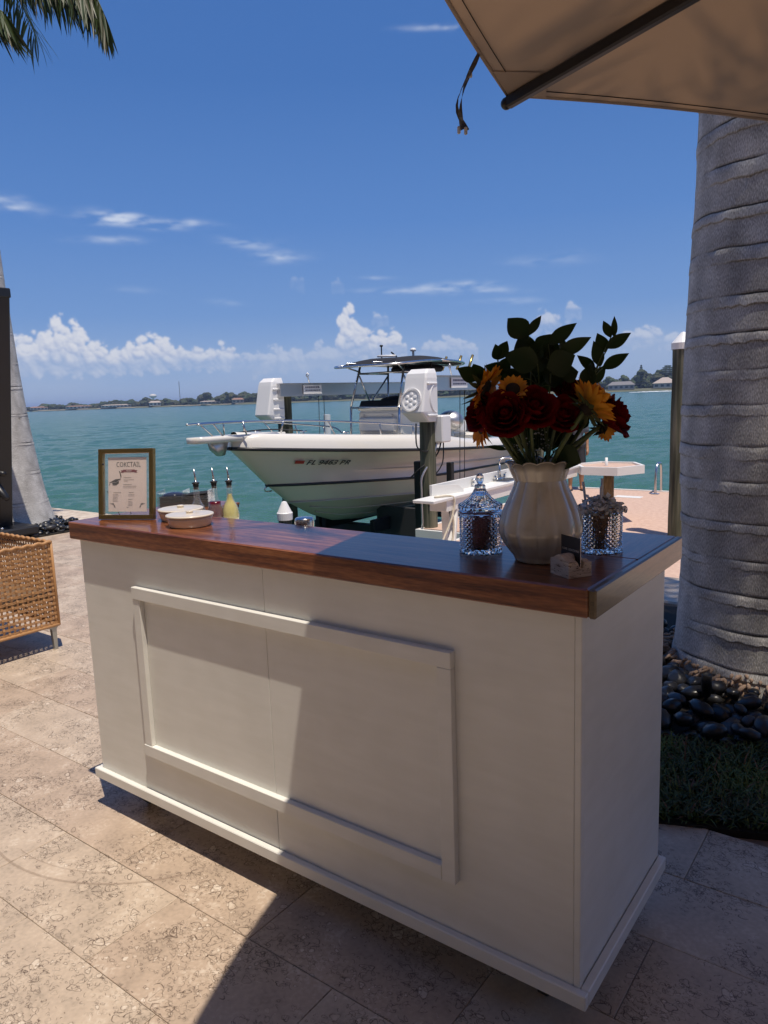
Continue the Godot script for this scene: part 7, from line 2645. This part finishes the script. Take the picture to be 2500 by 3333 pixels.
func make_bar_back() -> void:
	var y := TOP + 0.0005
	var n := thing("napkin_box", "clear acrylic box beside the picture frame, packed with black napkins", "napkin holder", Vector3(0.098, y, -0.440), 0.62)
	for s in [-0.098, 0.0, 0.098]:
		obj("pane", boxm(Vector3(s, 0.032, 0), Vector3(0.0025, 0.064, 0.10)), M.pane, n)
	for z in [-0.051, 0.051]:
		obj("pane", boxm(Vector3(0.0, 0.022, z), Vector3(0.196, 0.044, 0.0025)), M.pane, n)
	var nap := thing("napkins", "black folded napkins stacked in the clear acrylic box", "napkins", n.position, 0.62)
	rng.seed = 8
	for k in 8:
		obj("napkin", boxm(Vector3(-0.049 + rng.randf_range(-0.002, 0.002), 0.004 + 0.0052 * k, 0), Vector3(0.088, 0.0048, 0.088), 0.002), M.canvas, nap)
		obj("napkin", boxm(Vector3(0.049 + rng.randf_range(-0.002, 0.002), 0.004 + 0.0062 * k, 0), Vector3(0.086, 0.0058, 0.09), 0.002, Basis(Vector3.UP, rng.randf_range(-0.04, 0.04)) * Basis(Vector3.BACK, 0.012 * k)), M.canvas, nap)
	var sh := S(false)
	ball(sh, Vector3(-0.049, 0.043, 0), Vector3(0.043, 0.013, 0.04), 14, 6)
	obj("plastic_wrapping", sh, mat(0.03, 0.035, 0.06, 0.12), nap)
	var red := mat(0.10, 0.004, 0.012, 0.08)
	var yel := mat(0.62, 0.54, 0.17, 0.25)
	var clr := mat(0.05, 0.045, 0.04, 0.1)
	bottle("clear glass bottle with a metal pourer, leftmost before the black napkins", Vector3(0.275, 1.026, -0.348), clr, 0.07)
	bottle("bottle of deep red syrup with a black stopper and metal pourer", Vector3(0.310, 1.026, -0.402), red, 0.082)
	bottle("bottle of cloudy yellow juice with a black stopper and metal pourer", Vector3(0.352, 1.026, -0.437), yel, 0.108)
	var ib := thing("cocktail_shaker", "rounded chrome cap of a shaker just showing behind the middle of the bar", "shaker", Vector3(0.80, 1.026, -0.350))
	var st := S(false)
	lathe(st, [Vector2(0.001, 0.0), Vector2(0.028, 0.0), Vector2(0.030, 0.03), Vector2(0.0315, 0.052), Vector2(0.030, 0.060), Vector2(0.026, 0.0635), Vector2(0.012, 0.065), Vector2(0.001, 0.0652)], 28)
	obj("cap", st, M.steel, ib)

# the house of the terrace, behind the visitor: shaded wall with doors, and a hedge along the side
func make_house() -> void:
	var wall := mat(0.74, 0.71, 0.65, 0.85)
	var h := thing("house", "cream house with tall glass doors behind the terrace", "house", Vector3(0, 0, 5.6))
	obj("wall", boxm(Vector3(-2.0, 3.6, 0.2), Vector3(34.0, 7.2, 0.4)), wall, h)
	obj("floor_slab", boxm(Vector3(-2.0, 3.55, -1.1), Vector3(34.0, 0.3, 2.2), 0.02), wall, h)
	obj("roof", boxm(Vector3(-2.0, 7.35, -0.6), Vector3(35.0, 0.25, 2.2), 0.02), mat(0.30, 0.15, 0.09, 0.8), h)
	var x := -16.0
	while x < 13.0:
		obj("column", boxm(Vector3(x, 1.7, -2.0), Vector3(0.4, 3.4, 0.4), 0.03), wall, h)
		var d := obj("door", boxm(Vector3(x + 1.9, 1.25, -0.03), Vector3(2.4, 2.5, 0.06), 0.01), M.darkmetal, h)
		for s in [-0.6, 0.6]: obj("pane", boxm(Vector3(x + 1.9 + s, 1.25, -0.065), Vector3(1.1, 2.35, 0.02)), mat(0.10, 0.10, 0.10, 0.08), d)
		obj("window", boxm(Vector3(x + 1.9, 5.2, -0.03), Vector3(2.0, 1.6, 0.06), 0.01), mat(0.10, 0.10, 0.10, 0.08), h)
		x += 3.8

func make_side_wing() -> void:
	var wall := mat(0.74, 0.71, 0.65, 0.85)
	var h := thing("garden_house", "white garden house at the side of the terrace", "house", Vector3(9.2, 0, 0.5))
	obj("wall", boxm(Vector3(1.5, 1.9, 0), Vector3(3.0, 3.8, 9.0), 0.02), wall, h)
	obj("roof", boxm(Vector3(1.5, 3.9, 0), Vector3(3.4, 0.2, 9.4), 0.02), mat(0.30, 0.15, 0.09, 0.8), h)
	obj("door", boxm(Vector3(-0.03, 1.05, 1.2), Vector3(0.06, 2.1, 1.0), 0.01), M.darkmetal, h)

func _ready() -> void:
	setup()
	make_materials()
	make_more_materials()
	make_water()
	make_shore()
	make_terrace()
	make_dock()
	make_palms()
	make_beds()
	make_umbrella()
	make_boat()
	make_lift()
	make_dock_things()
	make_person()
	make_wake()
	make_bar()
	make_menu()
	dish("cream lidded dish in front, overlapping the other dish", Vector3(0.4885, TOP, -0.142))
	dish("cream lidded dish behind, nearest the picture frame", Vector3(0.352, TOP, -0.213))
	make_jars()
	make_vase()
	make_card()
	make_bouquet()
	make_chair()
	make_mast()
	make_bar_back()
	make_house()
	make_side_wing()
